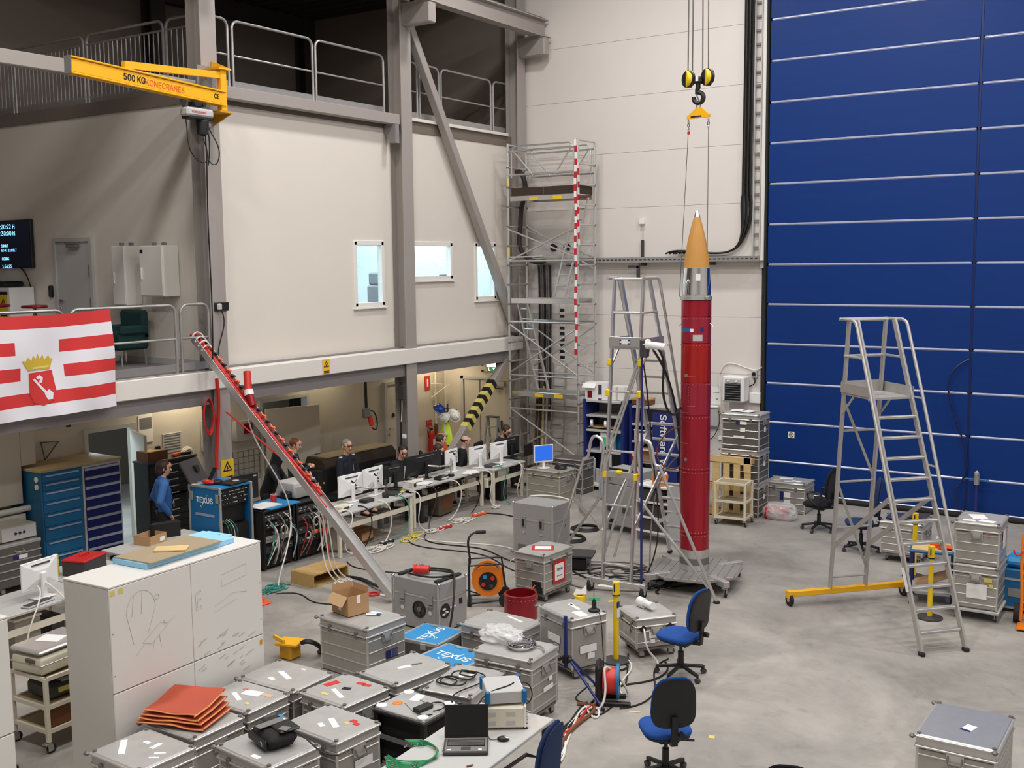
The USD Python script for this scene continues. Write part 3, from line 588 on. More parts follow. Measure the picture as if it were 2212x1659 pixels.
on_flag([(.37, .77), (.41, .73), (.44, .77), (.43, .83), (.39, .83)], .01, 'white_cloth', 'key_bow')
on_flag([(.31, .60), (.345, .58), (.37, .61), (.36, .66), (.335, .655), (.345, .615), (.325, .625)], .01, 'white_cloth', 'key_bit')
# warning signs on steel
t = thing('warning_sign', 'yellow triangle warning sign on the white fascia', 'sign', (XF + .006, 14.72, 3.02)); warn_sign(t, TR((0, 0, 0), (0, 1, 0), (0, 0, 1)), .19, .27)
t = thing('warning_sign', 'yellow high voltage sign on the column behind the blue rack', 'sign', (-13.79, 12.33, 1.5)); warn_sign(t, TR((0, 0, 0), (0, 1, 0), (0, 0, 1)), .27, .36, lines=1)
t = thing('column_socket', 'black socket plate with a grey plug on the jib crane column', 'socket', (-13.79, 12.34, 4.2)); obj('plate', G().box((0, 0, 0), (.03, .3, .14), ch=.006), 'black_plastic', t); obj('plug', G().box((.04, -.08, 0), (.06, .09, .11), ch=.02), 'light_grey', t)
obj('cord', G().tube(spline([(.05, -.06, -.05), (.06, -.02, -.3), (.03, -.1, -.6), (.02, -.12, -.8)], 6), .01, 6), 'cable_black', t)

# cable bridge: aluminium channel leaning from the balcony to the floor
P0, P1 = np.array((-13.92, 11.88, 3.68)), np.array((-9.95, 11.9, .06)); u = (P1 - P0) / np.linalg.norm(P1 - P0); nrm = np.cross(u, (0, 1, 0)); nrm = nrm if nrm[2] > 0 else -nrm
t = thing('cable_bridge', 'long aluminium channel carrying red hoses from the balcony to the floor', 'cable channel')
obj('channel', G().bar(P0, P1, .17, .012, up=nrm).bar(P0 + (0, -.085, 0) + nrm * .05, P1 + (0, -.085, 0) + nrm * .05, .012, .11, up=nrm).bar(P0 + (0, .085, 0) + nrm * .05, P1 + (0, .085, 0) + nrm * .05, .012, .11, up=nrm), 'aluminium', t)
for k, (dy, m_) in enumerate(((-.045, 'cable_red'), (0, 'cable_red'), (.045, 'cable_red'))):
    L = 4.3 - .25 * k; pts = [P0 + u * (s * L) + nrm * (.05 + .02 * math.sin(6 * s + k)) + (0, dy + .02 * math.sin(11 * s + 2 * k), 0) for s in np.linspace(-.02, .9, 30)]; obj('hose', G().tube(pts, .026, 7), m_, t)
for k in range(26):
    s = .15 + k * .125; c = P0 + u * s + nrm * .1; obj('strap', G().bar(c + (0, .05, 0), c + (0, .11, .0) + u * .05, .04, .03, up=nrm), 'cable_orange' if k % 2 else 'black_plastic', t)
c = P0 + u * 1.32 + nrm * .16
obj('connector', G().cyl(c + (-.06, .12, .3), c + (.02, .06, .02), .06, 12), 'red_plastic', t); obj('connector_ring', G().cyl(c + (.02, .06, .02), c + (.05, .05, -.06), .075, 14), 'white_plastic', t); obj('connector_body', G().cyl(c + (.05, .05, -.06), c + (.12, .05, -.22), .065, 12), 'rocket_red_dark', t)
for k in range(4):
    s = .05 + .1 * k; c = P0 + u * s; obj('cable_loop', G().tube(spline([c + (0, -.1, .08), c + (.03, .02, .16), c + (.05, .12, .05), c + (-.1, .3, -.1)], 6), .012, 6), 'cable_white', t)
t = thing('red_cable_coil', 'red cable coil hanging on the column under the fascia', 'cable coil', (-13.8, 12.1, 2.55))
for k in range(4): obj('loop', G().tube([(0.03 * k, -.12 + .1 * math.cos(a) - .02 * k, -.1 + (.24 + .02 * k) * math.sin(a)) for a in np.linspace(0, 2 * math.pi, 22)[:-1]], .013, 6, True), 'cable_red', t)
obj('hanging_hose', G().tube(spline([(.05, .04, .5), (.06, .05, .1), (.04, .02, -.4), (.05, -.03, -1.0)], 6), .03, 7), 'cable_red', t)
t = thing('red_strap', 'red strap stretched from the column down to the hooded person', 'strap'); obj('strap', G().bar((-13.62, 12.2, 2.5), (-12.75, 12.6, 1.72), .05, .01), 'cable_red', t)

# ================================================================ aluminium transport cases
def sticker(t, face, u, v, w, h, m, sx, sy, sz, z0, name='label_plate', rz=0., txt=None, tcol='black_matte', th=.03):
    e = .004
    if face == 'top': T = TR((u, v, z0 + sz + e * .3), (math.cos(rz), math.sin(rz), 0), (-math.sin(rz), math.cos(rz), 0))
    elif face == 'front': T = TR((u, -sy / 2 - e * .3, z0 + v), (1, 0, 0), (0, 0, 1))
    else: T = TR((sx / 2 + e * .3, u, z0 + v), (0, 1, 0), (0, 0, 1))
    if m: obj(name, G().add(BOXV * np.array((w, h, e)), BOXF, T), m, t)
    if txt: obj('lettering', text(txt, th, T @ TR((0, 0, e * .5)), depth=.0015, bold=True), tcol, t)
def case(label, x, y, rz, sx, sy, h, z0=0., ribs=3, handle='right', latch='front', casters=False, stick=(), skin='case_skin', lid='case_lid', lidh=.11, group=None, cat='case', name='transport_case', bar_h=True):
    t = thing(name, label, cat, (x, y, z0), rz, group)
    b = .13 if casters else 0.
    H = h - b; zl = h - lidh                                    # lid from zl to h
    obj('body', G().bb(-sx / 2 + .012, sx / 2 - .012, -sy / 2 + .012, sy / 2 - .012, b, zl - .008, ch=.02), skin, t)
    for i in range(ribs):
        z = b + (zl - b) * (i + .55) / ribs
        g = G(); r = .016
        for s in (-1, 1): g.bb(-sx / 2 + .02, sx / 2 - .02, s * (sy / 2 - .012) - .008, s * (sy / 2 - .012) + .008, z - r / 2, z + r / 2, ch=.005); g.bb(s * (sx / 2 - .012) - .008, s * (sx / 2 - .012) + .008, -sy / 2 + .02, sy / 2 - .02, z - r / 2, z + r / 2, ch=.005)
        obj('rib', g, 'case_rim', t)
    for ax in (-1, 1):
        for ay in (-1, 1): obj('corner_post', G().bb(ax * (sx / 2 - .02) - .014, ax * (sx / 2 - .02) + .014, ay * (sy / 2 - .02) - .014, ay * (sy / 2 - .02) + .014, b, zl, ch=.008), 'case_rim', t)
    ld = obj('lid', G().bb(-sx / 2 + .006, sx / 2 - .006, -sy / 2 + .006, sy / 2 - .006, zl, h, ch=.012), lid, t)
    g = G()
    for s in (-1, 1):
        for z in (zl, h - .02): g.bb(-sx / 2, sx / 2, s * sy / 2 - .012, s * sy / 2 + .008, z - .01, z + .012, ch=.006); g.bb(s * sx / 2 - .012, s * sx / 2 + .008, -sy / 2, sy / 2, z - .01, z + .012, ch=.006)
    obj('rim', g, 'case_rim', ld)
    for ax in (-1, 1):
        for ay in (-1, 1):
            obj('corner_cap', G().bb(ax * sx / 2 - .045, ax * sx / 2 + .006, ay * sy / 2 - .045, ay * sy / 2 + .006, h - .035, h + .006, ch=.016).cyl((ax * (sx / 2 - .03), ay * (sy / 2 - .03), h), (ax * (sx / 2 - .03), ay * (sy / 2 - .03), h + .012), .02, 10), 'case_corner', ld)
    zh = zl - .06
    def grip(T):
        obj('handle_plate', G().add(BOXV * np.array((.15, .012, .1)), BOXF, T), 'case_rim', t)
        obj('handle', G().tube([tuple(T[:3, :3] @ np.array(p) + T[:3, 3]) for p in ((-.06, -.008, .03), (-.06, -.03, -.02), (-.055, -.036, -.035), (.055, -.036, -.035), (.06, -.03, -.02), (.06, -.008, .03))], .008, 6), 'case_corner', t)
    for s in (-1, 1):
        if handle == 'right': grip(FR((s * (sx / 2 + .002), 0, zh), (0, s, 0), (-s, 0, 0)))
        elif handle == 'front': grip(FR((0, s * (sy / 2 + .002), zh), (-s, 0, 0), (0, -s, 0)))
    for q in (-.27, .27):
        if latch == 'front': obj('latch', G().box((q * sx, -sy / 2 - .006, zl), (.05, .018, .08), ch=.006), 'case_corner', t)
        elif latch == 'right': obj('latch', G().box((sx / 2 + .006, q * sy, zl), (.018, .05, .08), ch=.006), 'case_corner', t)
    if casters:
        obj('dolly_frame', G().bb(-sx / 2 + .02, sx / 2 - .02, -sy / 2 + .02, sy / 2 - .02, b - .025, b), 'case_corner', t)
        for ax in (-1, 1):
            for ay in (-1, 1): caster(t, ax * (sx / 2 - .08), ay * (sy / 2 - .08), b - .025)
    for s in stick: sticker(t, *s[:6], sx, sy, h if s[0] == 'top' else 0, 0, **(s[6] if len(s) > 6 else {}))
    return t
def caster(t, x, y, ztop, m='dark_grey', r=None):
    r = r or (ztop - .02) / 2; c = obj('caster', G().box((x, y, ztop - .012), (.07, .07, .014)).box((x, y + .02, ztop - .02 - r * .6), (.012, .06, r * 1.3)).box((x + .03, y + .02, ztop - .02 - r * .6), (.012, .06, r * 1.3)), 'galvanised', t)
    obj('wheel', G().cyl((x + .003, y + .035, r), (x + .027, y + .035, r), r, 14), m, c)
P, Y = 'paper', 'yellow_faded'
case('aluminium case with torn white labels, nearest in the row along the white cupboard', -7.88, 5.95, -2, .69, .60, .62, ribs=3, stick=[('top', -.18, -.08, .30, .06, P, dict(rz=-.7)), ('top', .05, .1, .05, .12, P, dict(rz=.1)), ('top', .2, .03, .1, .03, P, dict(rz=.7)), ('top', .23, -.06, .09, .03, P, dict(rz=.6)), ('top', -.08, .1, .07, .04, P), ('front', -.2, .4, .1, .08, P), ('right', .1, .36, .05, .05, Y)])
case('aluminium case under the folded orange tarp', -8.01, 6.63, 0, .72, .60, .62, stick=[('right', .05, .3, .12, .07, P), ('right', .12, .24, .05, .04, Y)])
case('aluminium case covered in peeling labels behind the orange tarp', -8.03, 7.28, 0, .70, .55, .62, stick=[('top', -.04, -.06, .22, .05, P, dict(rz=-.5)), ('top', .03, .08, .2, .12, P, dict(rz=.2)), ('top', .18, -.13, .06, .04, 'yellow_faded'), ('top', .2, .12, .12, .06, 'cardboard_light'), ('top', -.1, .12, .06, .04, 'rivet'), ('right', -.05, .2, .1, .06, P)])
case('aluminium case with one long white label beside the far end of the white cupboard', -8.07, 7.90, 1, .76, .60, .62, stick=[('top', .0, -.02, .26, .06, P, dict(rz=-.45)), ('top', -.05, -.16, .09, .05, P, dict(rz=-.3)), ('top', .05, .2, .06, .03, P)])
case('aluminium case carrying the black shoulder bag', -6.99, 6.60, -6, .73, .58, .62, stick=[('right', .05, .42, .06, .05, Y), ('top', .1, -.22, .1, .05, P), ('right', .1, .3, .04, .04, P)])
case('aluminium case with a small red flag sticker beside the black bag', -6.84, 7.26, -5, .72, .56, .62, stick=[('top', .02, 0, .22, .06, P, dict(rz=-.5)), ('top', -.04, -.1, .09, .05, P, dict(rz=-.4)), ('top', .14, .14, .06, .05, 'red_cloth', dict(name='flag_sticker')), ('top', .21, .11, .06, .05, 'red_cloth', dict(name='flag_sticker')), ('top', .12, .07, .05, .03, Y), ('right', .05, .32, .22, .09, P), ('right', -.1, .22, .08, .06, Y), ('right', .02, .2, .12, .07, P)])
case('aluminium case with red stickers and a black logo in the middle of the case group', -7.28, 7.93, -5, .64, .62, .62, stick=[('top', -.22, .02, .08, .16, 'red_cloth', dict(rz=-.2, name='red_sticker')), ('top', .02, .2, .09, .05, 'red_cloth', dict(rz=.3, name='flag_sticker')), ('top', .1, .2, .09, .05, 'red_cloth', dict(rz=.3, name='flag_sticker')), ('top', -.0, .02, .09, .06, 'black_matte', dict(rz=.4, name='logo_sticker')), ('top', .02, -.12, .26, .05, P, dict(rz=-.4)), ('top', -.08, -.2, .1, .04, Y)])
case('bare aluminium case with one small white tag in the middle of the case group', -7.14, 8.72, -8, .57, .79, .62, stick=[('top', -.02, .0, .06, .15, P, dict(rz=-.35)), ('top', .02, .14, .03, .12, 'case_dark', dict(rz=-.35))])
case('aluminium case with coiled black cables on its lid', -6.41, 8.78, 8, .55, .76, .62)
case('tall ribbed aluminium case with the open cardboard box on top', -8.60, 9.70, -5, .83, .64, .66, ribs=4, stick=[('right', .08, .26, .2, .1, 'navy', dict(name='logo_plate')), ('right', .12, .26, .12, .085, P)])
case('low aluminium case with a blue label in front of the red ring', -7.39, 10.91, -3, .82, .63, .45, ribs=2, stick=[('top', .08, .17, .32, .035, P, dict(rz=-.3)), ('front', .16, .2, .09, .11, 'navy', dict(name='logo_plate'))])
case('ribbed aluminium case on casters with plastic film on its lid', -6.28, 9.54, 2, .73, .57, .76, ribs=4, casters=True, stick=[('right', .1, .45, .07, .05, P), ('right', .05, .36, .2, .05, P)])
case('plain aluminium case on casters with a small antenna on its lid', -6.44, 11.02, -24, .68, .52, .75, ribs=0, casters=True, latch='front', stick=[('top', -.03, .05, .24, .045, P, dict(rz=-.1)), ('top', -.14, .08, .1, .04, P, dict(rz=-.1)), ('top', .22, -.05, .2, .12, P, dict(rz=-.1)), ('front', -.02, .44, .24, .09, P), ('front', .04, .34, .08, .07, P), ('right', -.02, .36, .24, .09, P), ('right', .02, .27, .1, .07, P)])
c16 = case('low aluminium case on casters with a white camera on its lid', -5.97, 12.06, -39, .56, .55, .52, ribs=2, casters=True, stick=[('right', .05, .30, .3, .08, P), ('front', .0, .33, .2, .1, 'case_lid'), ('right', -.05, .22, .06, .05, P)])
for u in (-.18, .18): obj('cable_port', G().cyl((.27, u, .385), (.292, u, .385), .04, 16), 'black_plastic', c16)
obj('cable', G().tube(spline([(.29, -.18, .385), (.42, -.22, .36), (.46, -.2, .2), (.5, -.1, .05), (.55, -.1, .015)], 6), .012, 6), 'cable_white', c16)
c17 = case('aluminium case on casters with red framed notices in front of the grey flight case', -8.29, 13.36, -4, .54, .72, .71, ribs=4, casters=True, handle='front', latch='right', stick=[('top', -.0, -.02, .32, .26, 'red_paint', dict(name='notice_frame', rz=.6)), ('right', .0, .40, .3, .33, 'red_paint', dict(name='notice_frame'))])
sticker(c17, 'top', 0, -.02, .24, .18, 'paper', .54, .72, .712, 0, 'notice_sheet', rz=.6); sticker(c17, 'right', 0, .40, .22, .24, 'paper', .548, .72, 0, 0, 'notice_sheet'); sticker(c17, 'right', 0, .44, .1, .03, None, .556, .72, 0, 0, txt='TEXUS', th=.032); sticker(c17, 'right', 0, .345, .13, .006, 'black_matte', .556, .72, 0, 0, 'print_line')
obj('cutout', G().box((.12, -.352, .25), (.15, .014, .1)), 'black_matte', c17); obj('cutout', G().box((.17, -.352, .12 + .06), (.1, .016, .08)), 'black_matte', c17)
obj('cable', G().tube(spline([(.1, -.36, .25), (.05, -.42, .15), (-.05, -.5, .02), (-.2, -.6, .012)], 6), .012, 6), 'cable_orange', c17)
case('shiny aluminium case alone at the lower right corner', -1.87, 10.3, 0, .69, .86, .62, ribs=3, handle='front', latch='none', stick=[('top', .04, -.05, .09, .13, P, dict(rz=-.25)), ('top', .02, -.12, .09, .03, 'navy', dict(rz=-.25, name='logo_plate')), ('front', -.05, .3, .1, .1, 'navy', dict(name='logo_plate')), ('front', .08, .3, .18, .1, P)], lid='aluminium')

# black edged lid with rubber feet on the dark case
t = thing('rack_case', 'black framed rack case with four pale disc feet and an orange sticker on top', 'case', (-6.46, 8.03, 0), -2)
obj('top_panel', G().bb(-.31, .31, -.25, .25, .56, .6, ch=.006), 'case_lid', t); obj('top_edge', G().bb(-.325, .325, -.265, .265, .545, .575, ch=.006), 'black_plastic', t)
for ax in (-1, 1):
    for ay in (-1, 1): obj('disc_foot', G().lathe([(.055, .6), (.055, .612), (.04, .618), (0, .618)], 18, (ax * .26, ay * .2, 0)), 'white_plastic', t); obj('frame_post', G().bb(ax * .29 - .025, ax * .29 + .025, ay * .23 - .025, ay * .23 + .025, .02, .55), 'black_plastic', t)
obj('inner_panel', G().bb(-.27, .27, -.2, .2, .05, .54), 'black_matte', t); obj('side_bar', G().bb(-.3, .3, -.255, -.235, .3, .34), 'mid_grey', t)
obj('round_sticker', G().cyl((-.18, -.06, .6), (-.18, -.06, .604), .05, 16), 'orange_plastic', t); obj('torn_sticker', G().box((-.1, .14, .602), (.1, .16, .004), rz=.2), 'paper', t)
obj('scratch', G().box((.02, .1, .601), (.2, .012, .003), rz=-.3), 'case_dark', t)
obj('scratch', G().box((-.02, -.08, .601), (.22, .008, .003), rz=-.5), 'case_dark', t)
t = thing('power_adapter', 'black power adapter brick on the black framed lid', 'adapter', (-6.33, 7.98, .601)); obj('brick', G().box((0, 0, .02), (.09, .2, .04), rz=-.15, ch=.008), 'black_plastic', t)
obj('cord', G().tube(spline([(.0, .1, .02), (.06, .2, .015), (.14, .16, .02), (.12, .0, .012)], 6), .006, 6), 'cable_black', t); obj('cord', G().tube(spline([(0, -.1, .02), (.1, -.13, .012), (.16, -.06, .012)], 6), .006, 6), 'cable_black', t)

# blue flight cases lying flat
def rocket_mark(t, T, h, m='white_plastic'):
    """the word with its slanting rocket"""
    obj('lettering', text('TEXUS', h, T, bold=True), m, t)
    g = G(); a = np.array((-.9 * h, -1.25 * h)); b = np.array((.75 * h, 1.0 * h)); d = (b - a) / np.linalg.norm(b - a); n = np.array((-d[1], d[0]))
    for w, p, q in ((.09, 0, .55), (.05, .5, 1.0)):
        A, B = a + (b - a) * p, a + (b - a) * q; g.prism([A - n * w * h, B - n * w * h, B + n * w * h, A + n * w * h], .0016, T)
    g.prism([a - n * .28 * h - d * .1 * h, a + n * .28 * h - d * .1 * h, a + n * .1 * h + d * .35 * h, a - n * .1 * h + d * .35 * h], .0016, T); obj('rocket_symbol', g, m, t)
for lb, x, y, rz, sx, sy, ru in (('blue lettered flight case between the fan case and the cardboard box', -8.14, 10.45, 3, .62, .62, 90), ('blue lettered flight case beside the film covered case', -7.44, 9.96, -4, .70, .62, 0)):
    t = thing('blue_flight_case', lb, 'case', (x, y, 0), rz)
    obj('body', G().bb(-sx / 2, sx / 2, -sy / 2, sy / 2, .01, .28, ch=.01), 'case_dark', t); obj('lid_panel', G().bb(-sx / 2 + .03, sx / 2 - .03, -sy / 2 + .03, sy / 2 - .03, .27, .296), 'blue_case_light', t)
    for s in (-1, 1): obj('edge_profile', G().bb(-sx / 2, sx / 2, s * (sy / 2 - .015) - .018, s * (sy / 2 - .015) + .018, .255, .3, ch=.006), 'aluminium', t); obj('edge_profile', G().bb(s * (sx / 2 - .015) - .018, s * (sx / 2 - .015) + .018, -sy / 2, sy / 2, .255, .3, ch=.006), 'aluminium', t)
    a = math.radians(ru); rocket_mark(t, TR((0, 0, .2965), (math.cos(a), math.sin(a), 0), (-math.sin(a), math.cos(a), 0)), .11)
    obj('handle', G().tube([(sx / 2, -.08, .16), (sx / 2 + .05, -.07, .17), (sx / 2 + .05, .07, .17), (sx / 2, .08, .16)], .012, 6), 'dark_grey', t); obj('latch', G().box((.1, -sy / 2 - .006, .24), (.09, .02, .08), ch=.006), 'aluminium', t); obj('latch', G().box((-.12, sy / 2 - .05, .302), (.1, .06, .01)), 'aluminium', t)

# flight case with the fan
t = thing('fan_flight_case', 'grey flight case with a round fan in its front and a red plug on top', 'case', (-8.92, 11.44, 0), -4)
sx, sy, h = .82, .56, .68
obj('body', G().bb(-sx / 2, sx / 2, -sy / 2, sy / 2, .02, .46, ch=.012), 'flight_grey', t); obj('lid', G().bb(-sx / 2, sx / 2, -sy / 2, sy / 2, .47, h, ch=.012), 'flight_grey', t); obj('seam', G().bb(-sx / 2 - .004, sx / 2 + .004, -sy / 2 - .004, sy / 2 + .004, .452, .478), 'aluminium', t)
for ax in (-1, 1):
    for ay in (-1, 1): obj('edge_profile', G().bb(ax * sx / 2 - .02, ax * sx / 2 + .004, ay * sy / 2 - .02, ay * sy / 2 + .004, .03, h, ch=.006), 'aluminium', t); obj('ball_corner', G().ball((ax * sx / 2, ay * sy / 2, h - .005), .03, 1), 'chrome', t)
for ax in (-1, 1): obj('rubber_skid', G().bb(ax * .33 - .035, ax * .33 + .035, -.25, .25, h, h + .035, ch=.012), 'black_rubber', t)
f = obj('fan', G().tube([(.06 + .105 * math.cos(a), -sy / 2 - .004, .29 + .105 * math.sin(a)) for a in np.linspace(0, 2 * math.pi, 29)[:-1]], .012, 6, True), 'black_plastic', t)
obj('fan_disc', G().cyl((.06, -sy / 2 + .02, .29), (.06, -sy / 2 - .002, .29), .1, 24), 'dark_grey', f); obj('hub', G().cyl((.06, -sy / 2, .29), (.06, -sy / 2 - .012, .29), .035, 16), 'mid_grey', f)
for a in (.5, 2.1, 3.7, 5.2): obj('spoke', G().bar((.06, -sy / 2 - .006, .29), (.06 + .1 * math.cos(a), -sy / 2 - .006, .29 + .1 * math.sin(a)), .012, .006), 'black_plastic', f)
for q in (-.24, .26):
    obj('latch', G().box((q, -sy / 2 - .008, .45), (.09, .02, .13), ch=.006).cyl((q - .05, -sy / 2 - .02, .36), (q + .05, -sy / 2 - .02, .36), .012, 8), 'galvanised', t); obj('lock', G().cyl((q, -sy / 2, .27), (q, -sy / 2 - .01, .27), .03, 14), 'chrome', t)
obj('connector_panel', G().cyl((sx / 2 - .002, -.16, .3), (sx / 2 + .004, -.16, .3), .1, 18), 'black_plastic', t); obj('connector', G().box((sx / 2 + .01, -.19, .33), (.02, .05, .02)).box((sx / 2 + .01, -.14, .28), (.02, .05, .02)).box((sx / 2 + .01, -.2, .26), (.02, .05, .02)), 'white_plastic', t)
obj('recessed_handle', G().box((sx / 2, .16, .36), (.012, .07, .08), ch=.004), 'black_plastic', t); obj('print_strip', G().box((sx / 2 + .002, -.0, .32), (.004, .12, .02)), 'paper', t)
t = thing('red_power_plug', 'red industrial plug with a black cable lying on the fan case', 'plug', (-8.92, 11.44, .68), -4)
obj('plug_body', G().cyl((-.18, -.08, .07), (-.02, .02, .07), .055, 14).cyl((-.2, -.09, .07), (-.17, -.075, .07), .065, 14), 'red_plastic', t); obj('cable', G().tube(spline([(-.02, .02, .06), (.15, .12, .05), (.33, .1, .05), (.3, -.1, .05), (.02, -.22, .045), (-.25, -.15, .045), (-.2, .05, .05), (.1, .2, .05), (.36, .08, .06), (.52, -.1, -.1), (.6, -.25, -.4), (.62, -.38, -.65)], 8), .014, 8), 'cable_black', t)

# cardboard box
t = thing('cardboard_box', 'small open cardboard box on the tall aluminium case', 'box', (-8.80, 9.72, .672), -14)
w, d2, h = .34, .3, .24
obj('base', G().bb(-w / 2, w / 2, -d2 / 2, d2 / 2, 0, .006), 'cardboard', t)
for s in (-1, 1): obj('wall', G().bb(s * w / 2 - .003, s * w / 2 + .003, -d2 / 2, d2 / 2, 0, h), 'cardboard', t); obj('wall', G().bb(-w / 2, w / 2, s * d2 / 2 - .003, s * d2 / 2 + .003, 0, h), 'cardboard', t)
obj('flap', G().bar((0, -d2 / 2, h), (0, -d2 / 2 - .08, h - .11), w - .02, .006, up=(0, .6, .8)), 'cardboard_light', t); obj('flap', G().bar((-w / 2, 0, h), (-w / 2 - .01, 0, h + .08), d2 - .02, .006, up=(1, 0, 0)), 'cardboard', t); obj('flap', G().bar((0, d2 / 2, h), (0, d2 / 2 + .01, h + .07), w - .02, .006, up=(0, 1, 0)), 'cardboard', t)
obj('tape', G().box((-.0, -d2 / 2 - .004, .1), (.05, .004, .1)), 'paper', t); obj('tape', G().box((w / 2 + .004, .0, .19), (.004, .05, .1)), 'paper', t)
t = thing('paper_slips', 'two small printed slips beside the cardboard box', 'paper', (-8.5, 9.76, .672), 20); obj('slip', G().box((0, 0, .002), (.14, .06, .004), rz=.2), 'paper', t); obj('slip', G().box((.03, .07, .004), (.14, .05, .004), rz=-.1), 'paper', t); obj('print_strip', G().box((.08, .02, .006), (.05, .05, .002)), 'navy', t)

# things on cases: tarp, bag, film, coil
t = thing('folded_tarp', 'folded orange-brown tarpaulin on the aluminium case beside the white cupboard', 'tarpaulin', (-8.08, 6.6, .63), 18)
def sheet(x0, x1, y0, y1, z, th, nx=14, ny=10, amp=.02, sd=0, lift=None):
    V = []; F = []
    for i in range(ny + 1):
        for j in range(nx + 1):
            x, y = x0 + (x1 - x0) * j / nx, y0 + (y1 - y0) * i / ny
            zz = z + amp * (meshkit.noise(np.array([x * 5, y * 5, sd * 3.1])) - .5) * 2 + (lift(x, y) if lift else 0); V.append((x, y, zz))
    for i in range(ny):
        for j in range(nx): a = i * (nx + 1) + j; F.append((a, a + 1, a + nx + 2, a + nx + 1))
    n = len(V); B = [(x, y, z - th) for x, y, z in V]; F2 = [tuple(n + k for k in reversed(f)) for f in F]; E = []
    ring = [j for j in range(nx + 1)] + [i * (nx + 1) + nx for i in range(1, ny + 1)] + [ny * (nx + 1) + j for j in range(nx - 1, -1, -1)] + [i * (nx + 1) for i in range(ny - 1, 0, -1)]
    for a, b in zip(ring, ring[1:] + ring[:1]): E.append((a, n + a, n + b, b))
    return G().add(V + B, F + F2 + E)
for i in range(4): obj('fold', sheet(-.36 + .02 * i, .34 - .03 * i, -.26 + .015 * i, .24 + .02 * i, .03 + .035 * i, .012, amp=.014, sd=i, lift=lambda x, y, i=i: .05 * i * max(0, y) + .02 * max(0, .2 - abs(x))), 'tarp', t, smooth=60)
for i in range(4): obj('hem', G().tube([(x, -.262 + .015 * i, .03 + .035 * i + .014 * (meshkit.noise(np.array([x * 5, (-.26 + .015 * i) * 5, i * 3.1])) - .5) * 2 - .006) for x in np.linspace(-.36 + .02 * i, .34 - .03 * i, 15)], .008, 5), 'tarp_edge', t); obj('hem', G().tube([(.342 - .03 * i, y, .03 + .035 * i + .05 * i * max(0, y)) for y in np.linspace(-.26, .24, 9)], .008, 5), 'tarp_edge', t)
t = thing('shoulder_bag', 'black laptop bag with a grey stripe on the aluminium case', 'bag', (-6.98, 6.66, .632), -18)
obj('body', G().box((0, 0, .07), (.4, .3, .14), ch=.05), 'black_matte', t, smooth=60); obj('flap', G().box((.0, .07, .145), (.38, .2, .03), ch=.014), 'black_plastic', t, smooth=60); obj('stripe', G().box((-.04, .0, .163), (.09, .3, .006), rz=.12), 'mid_grey', t); obj('stripe', G().box((.15, .03, .163), (.09, .08, .006), rz=.5), 'mid_grey', t)
obj('pocket', G().box((0, -.16, .06), (.34, .03, .08), ch=.013), 'black_plastic', t); obj('blue_tag', G().box((-.12, .13, .165), (.05, .04, .008)), 'blue_case_light', t); obj('badge', G().cyl((-.03, .12, .16), (-.03, .12, .168), .012, 10), 'white_plastic', t); obj('zip_mark', G().tube(arc((.1, -.176, .06), .02, -60, 120, 7), .004, 5), 'light_grey', t)
obj('strap', G().tube(spline([(.18, .1, .13), (.3, .18, .06), (.45, .2, .02), (.62, .3, .008)], 6), .008, 5), 'black_plastic', t)
t = thing('plastic_film', 'crumpled clear plastic film on the film covered case', 'plastic film', (-6.52, 9.62, .77))
V, F = (lambda m: (np.array(m.vertices), np.array(m.faces)))(trimesh.creation.icosphere(3)); n_ = meshkit.fbm(V * 2.6 + 5, 3, 3); obj('film', G().add(V * np.array((.26, .19, .1)) * (.55 + .8 * n_[:, None]) + (0, .02, .055), F), 'film', t, smooth=False)
t = thing('foil_coil', 'coil of shiny silver foil hose on the film covered case', 'coil', (-6.22, 9.55, .772))
for i in range(5): obj('turn', G().tube([((.105 + .012 * i) * math.cos(a), (.105 + .012 * i) * math.sin(a), .02 + .012 * (i % 3) + .004 * math.sin(9 * a + i)) for a in np.linspace(0, 2 * math.pi, 40)[:-1]], .012, 6, True), 'chrome', t)
obj('tail', G().tube(spline([(.11, .06, .02), (.22, .06, .015), (.3, -.02, .012)], 5), .012, 6), 'aluminium', t)
t = thing('cable_coil', 'loose black cables with a white tag on the aluminium case lid', 'cable coil', (-6.46, 8.72, .63))
for k, c in enumerate(((-.05, -.12, .11), (.02, -.1, .14), (.03, .06, .13), (.06, .1, .09))): obj('loop', G().tube([(c[0] + c[2] * math.cos(a), c[1] + .8 * c[2] * math.sin(a), .012 + .01 * k + .004 * math.sin(3 * a)) for a in np.linspace(0, 2 * math.pi, 28)[:-1]], .008, 6, True), 'cable_black', t)
obj('tag', G().box((.08, .05, .03), (.16, .06, .02), rz=.7), 'paper', t); obj('connector', G().box((-.02, .22, .015), (.05, .02, .02), rz=.3), 'yellow_plastic', t)
obj('cable', G().tube(spline([(-.1, .2, .012), (.05, .24, .012), (.2, .2, .012), (.27, .02, .012), (.22, -.3, .012), (.3, -.5, .0)], 6), .007, 6), 'cable_black', t)
t = thing('case_antenna', 'small black cone antenna on the caster case', 'antenna', (-6.17, 11.06, .758)); obj('base', G().lathe([(.07, 0), (.065, .015), (.03, .03), (.028, .1), (.012, .14), (0, .14)], 16), 'black_plastic', t); obj('whip', G().cyl((0, 0, .13), (0, 0, .34), .003, 6), 'dark_grey', t); obj('tip', G().ball((0, 0, .34), .008), 'black_plastic', t); obj('cord', G().tube(spline([(.05, -.03, .01), (.15, -.12, -.01), (.22, -.2, -.2), (.26, -.24, -.55), (.3, -.3, -.74)], 6), .006, 6), 'cable_black', t)
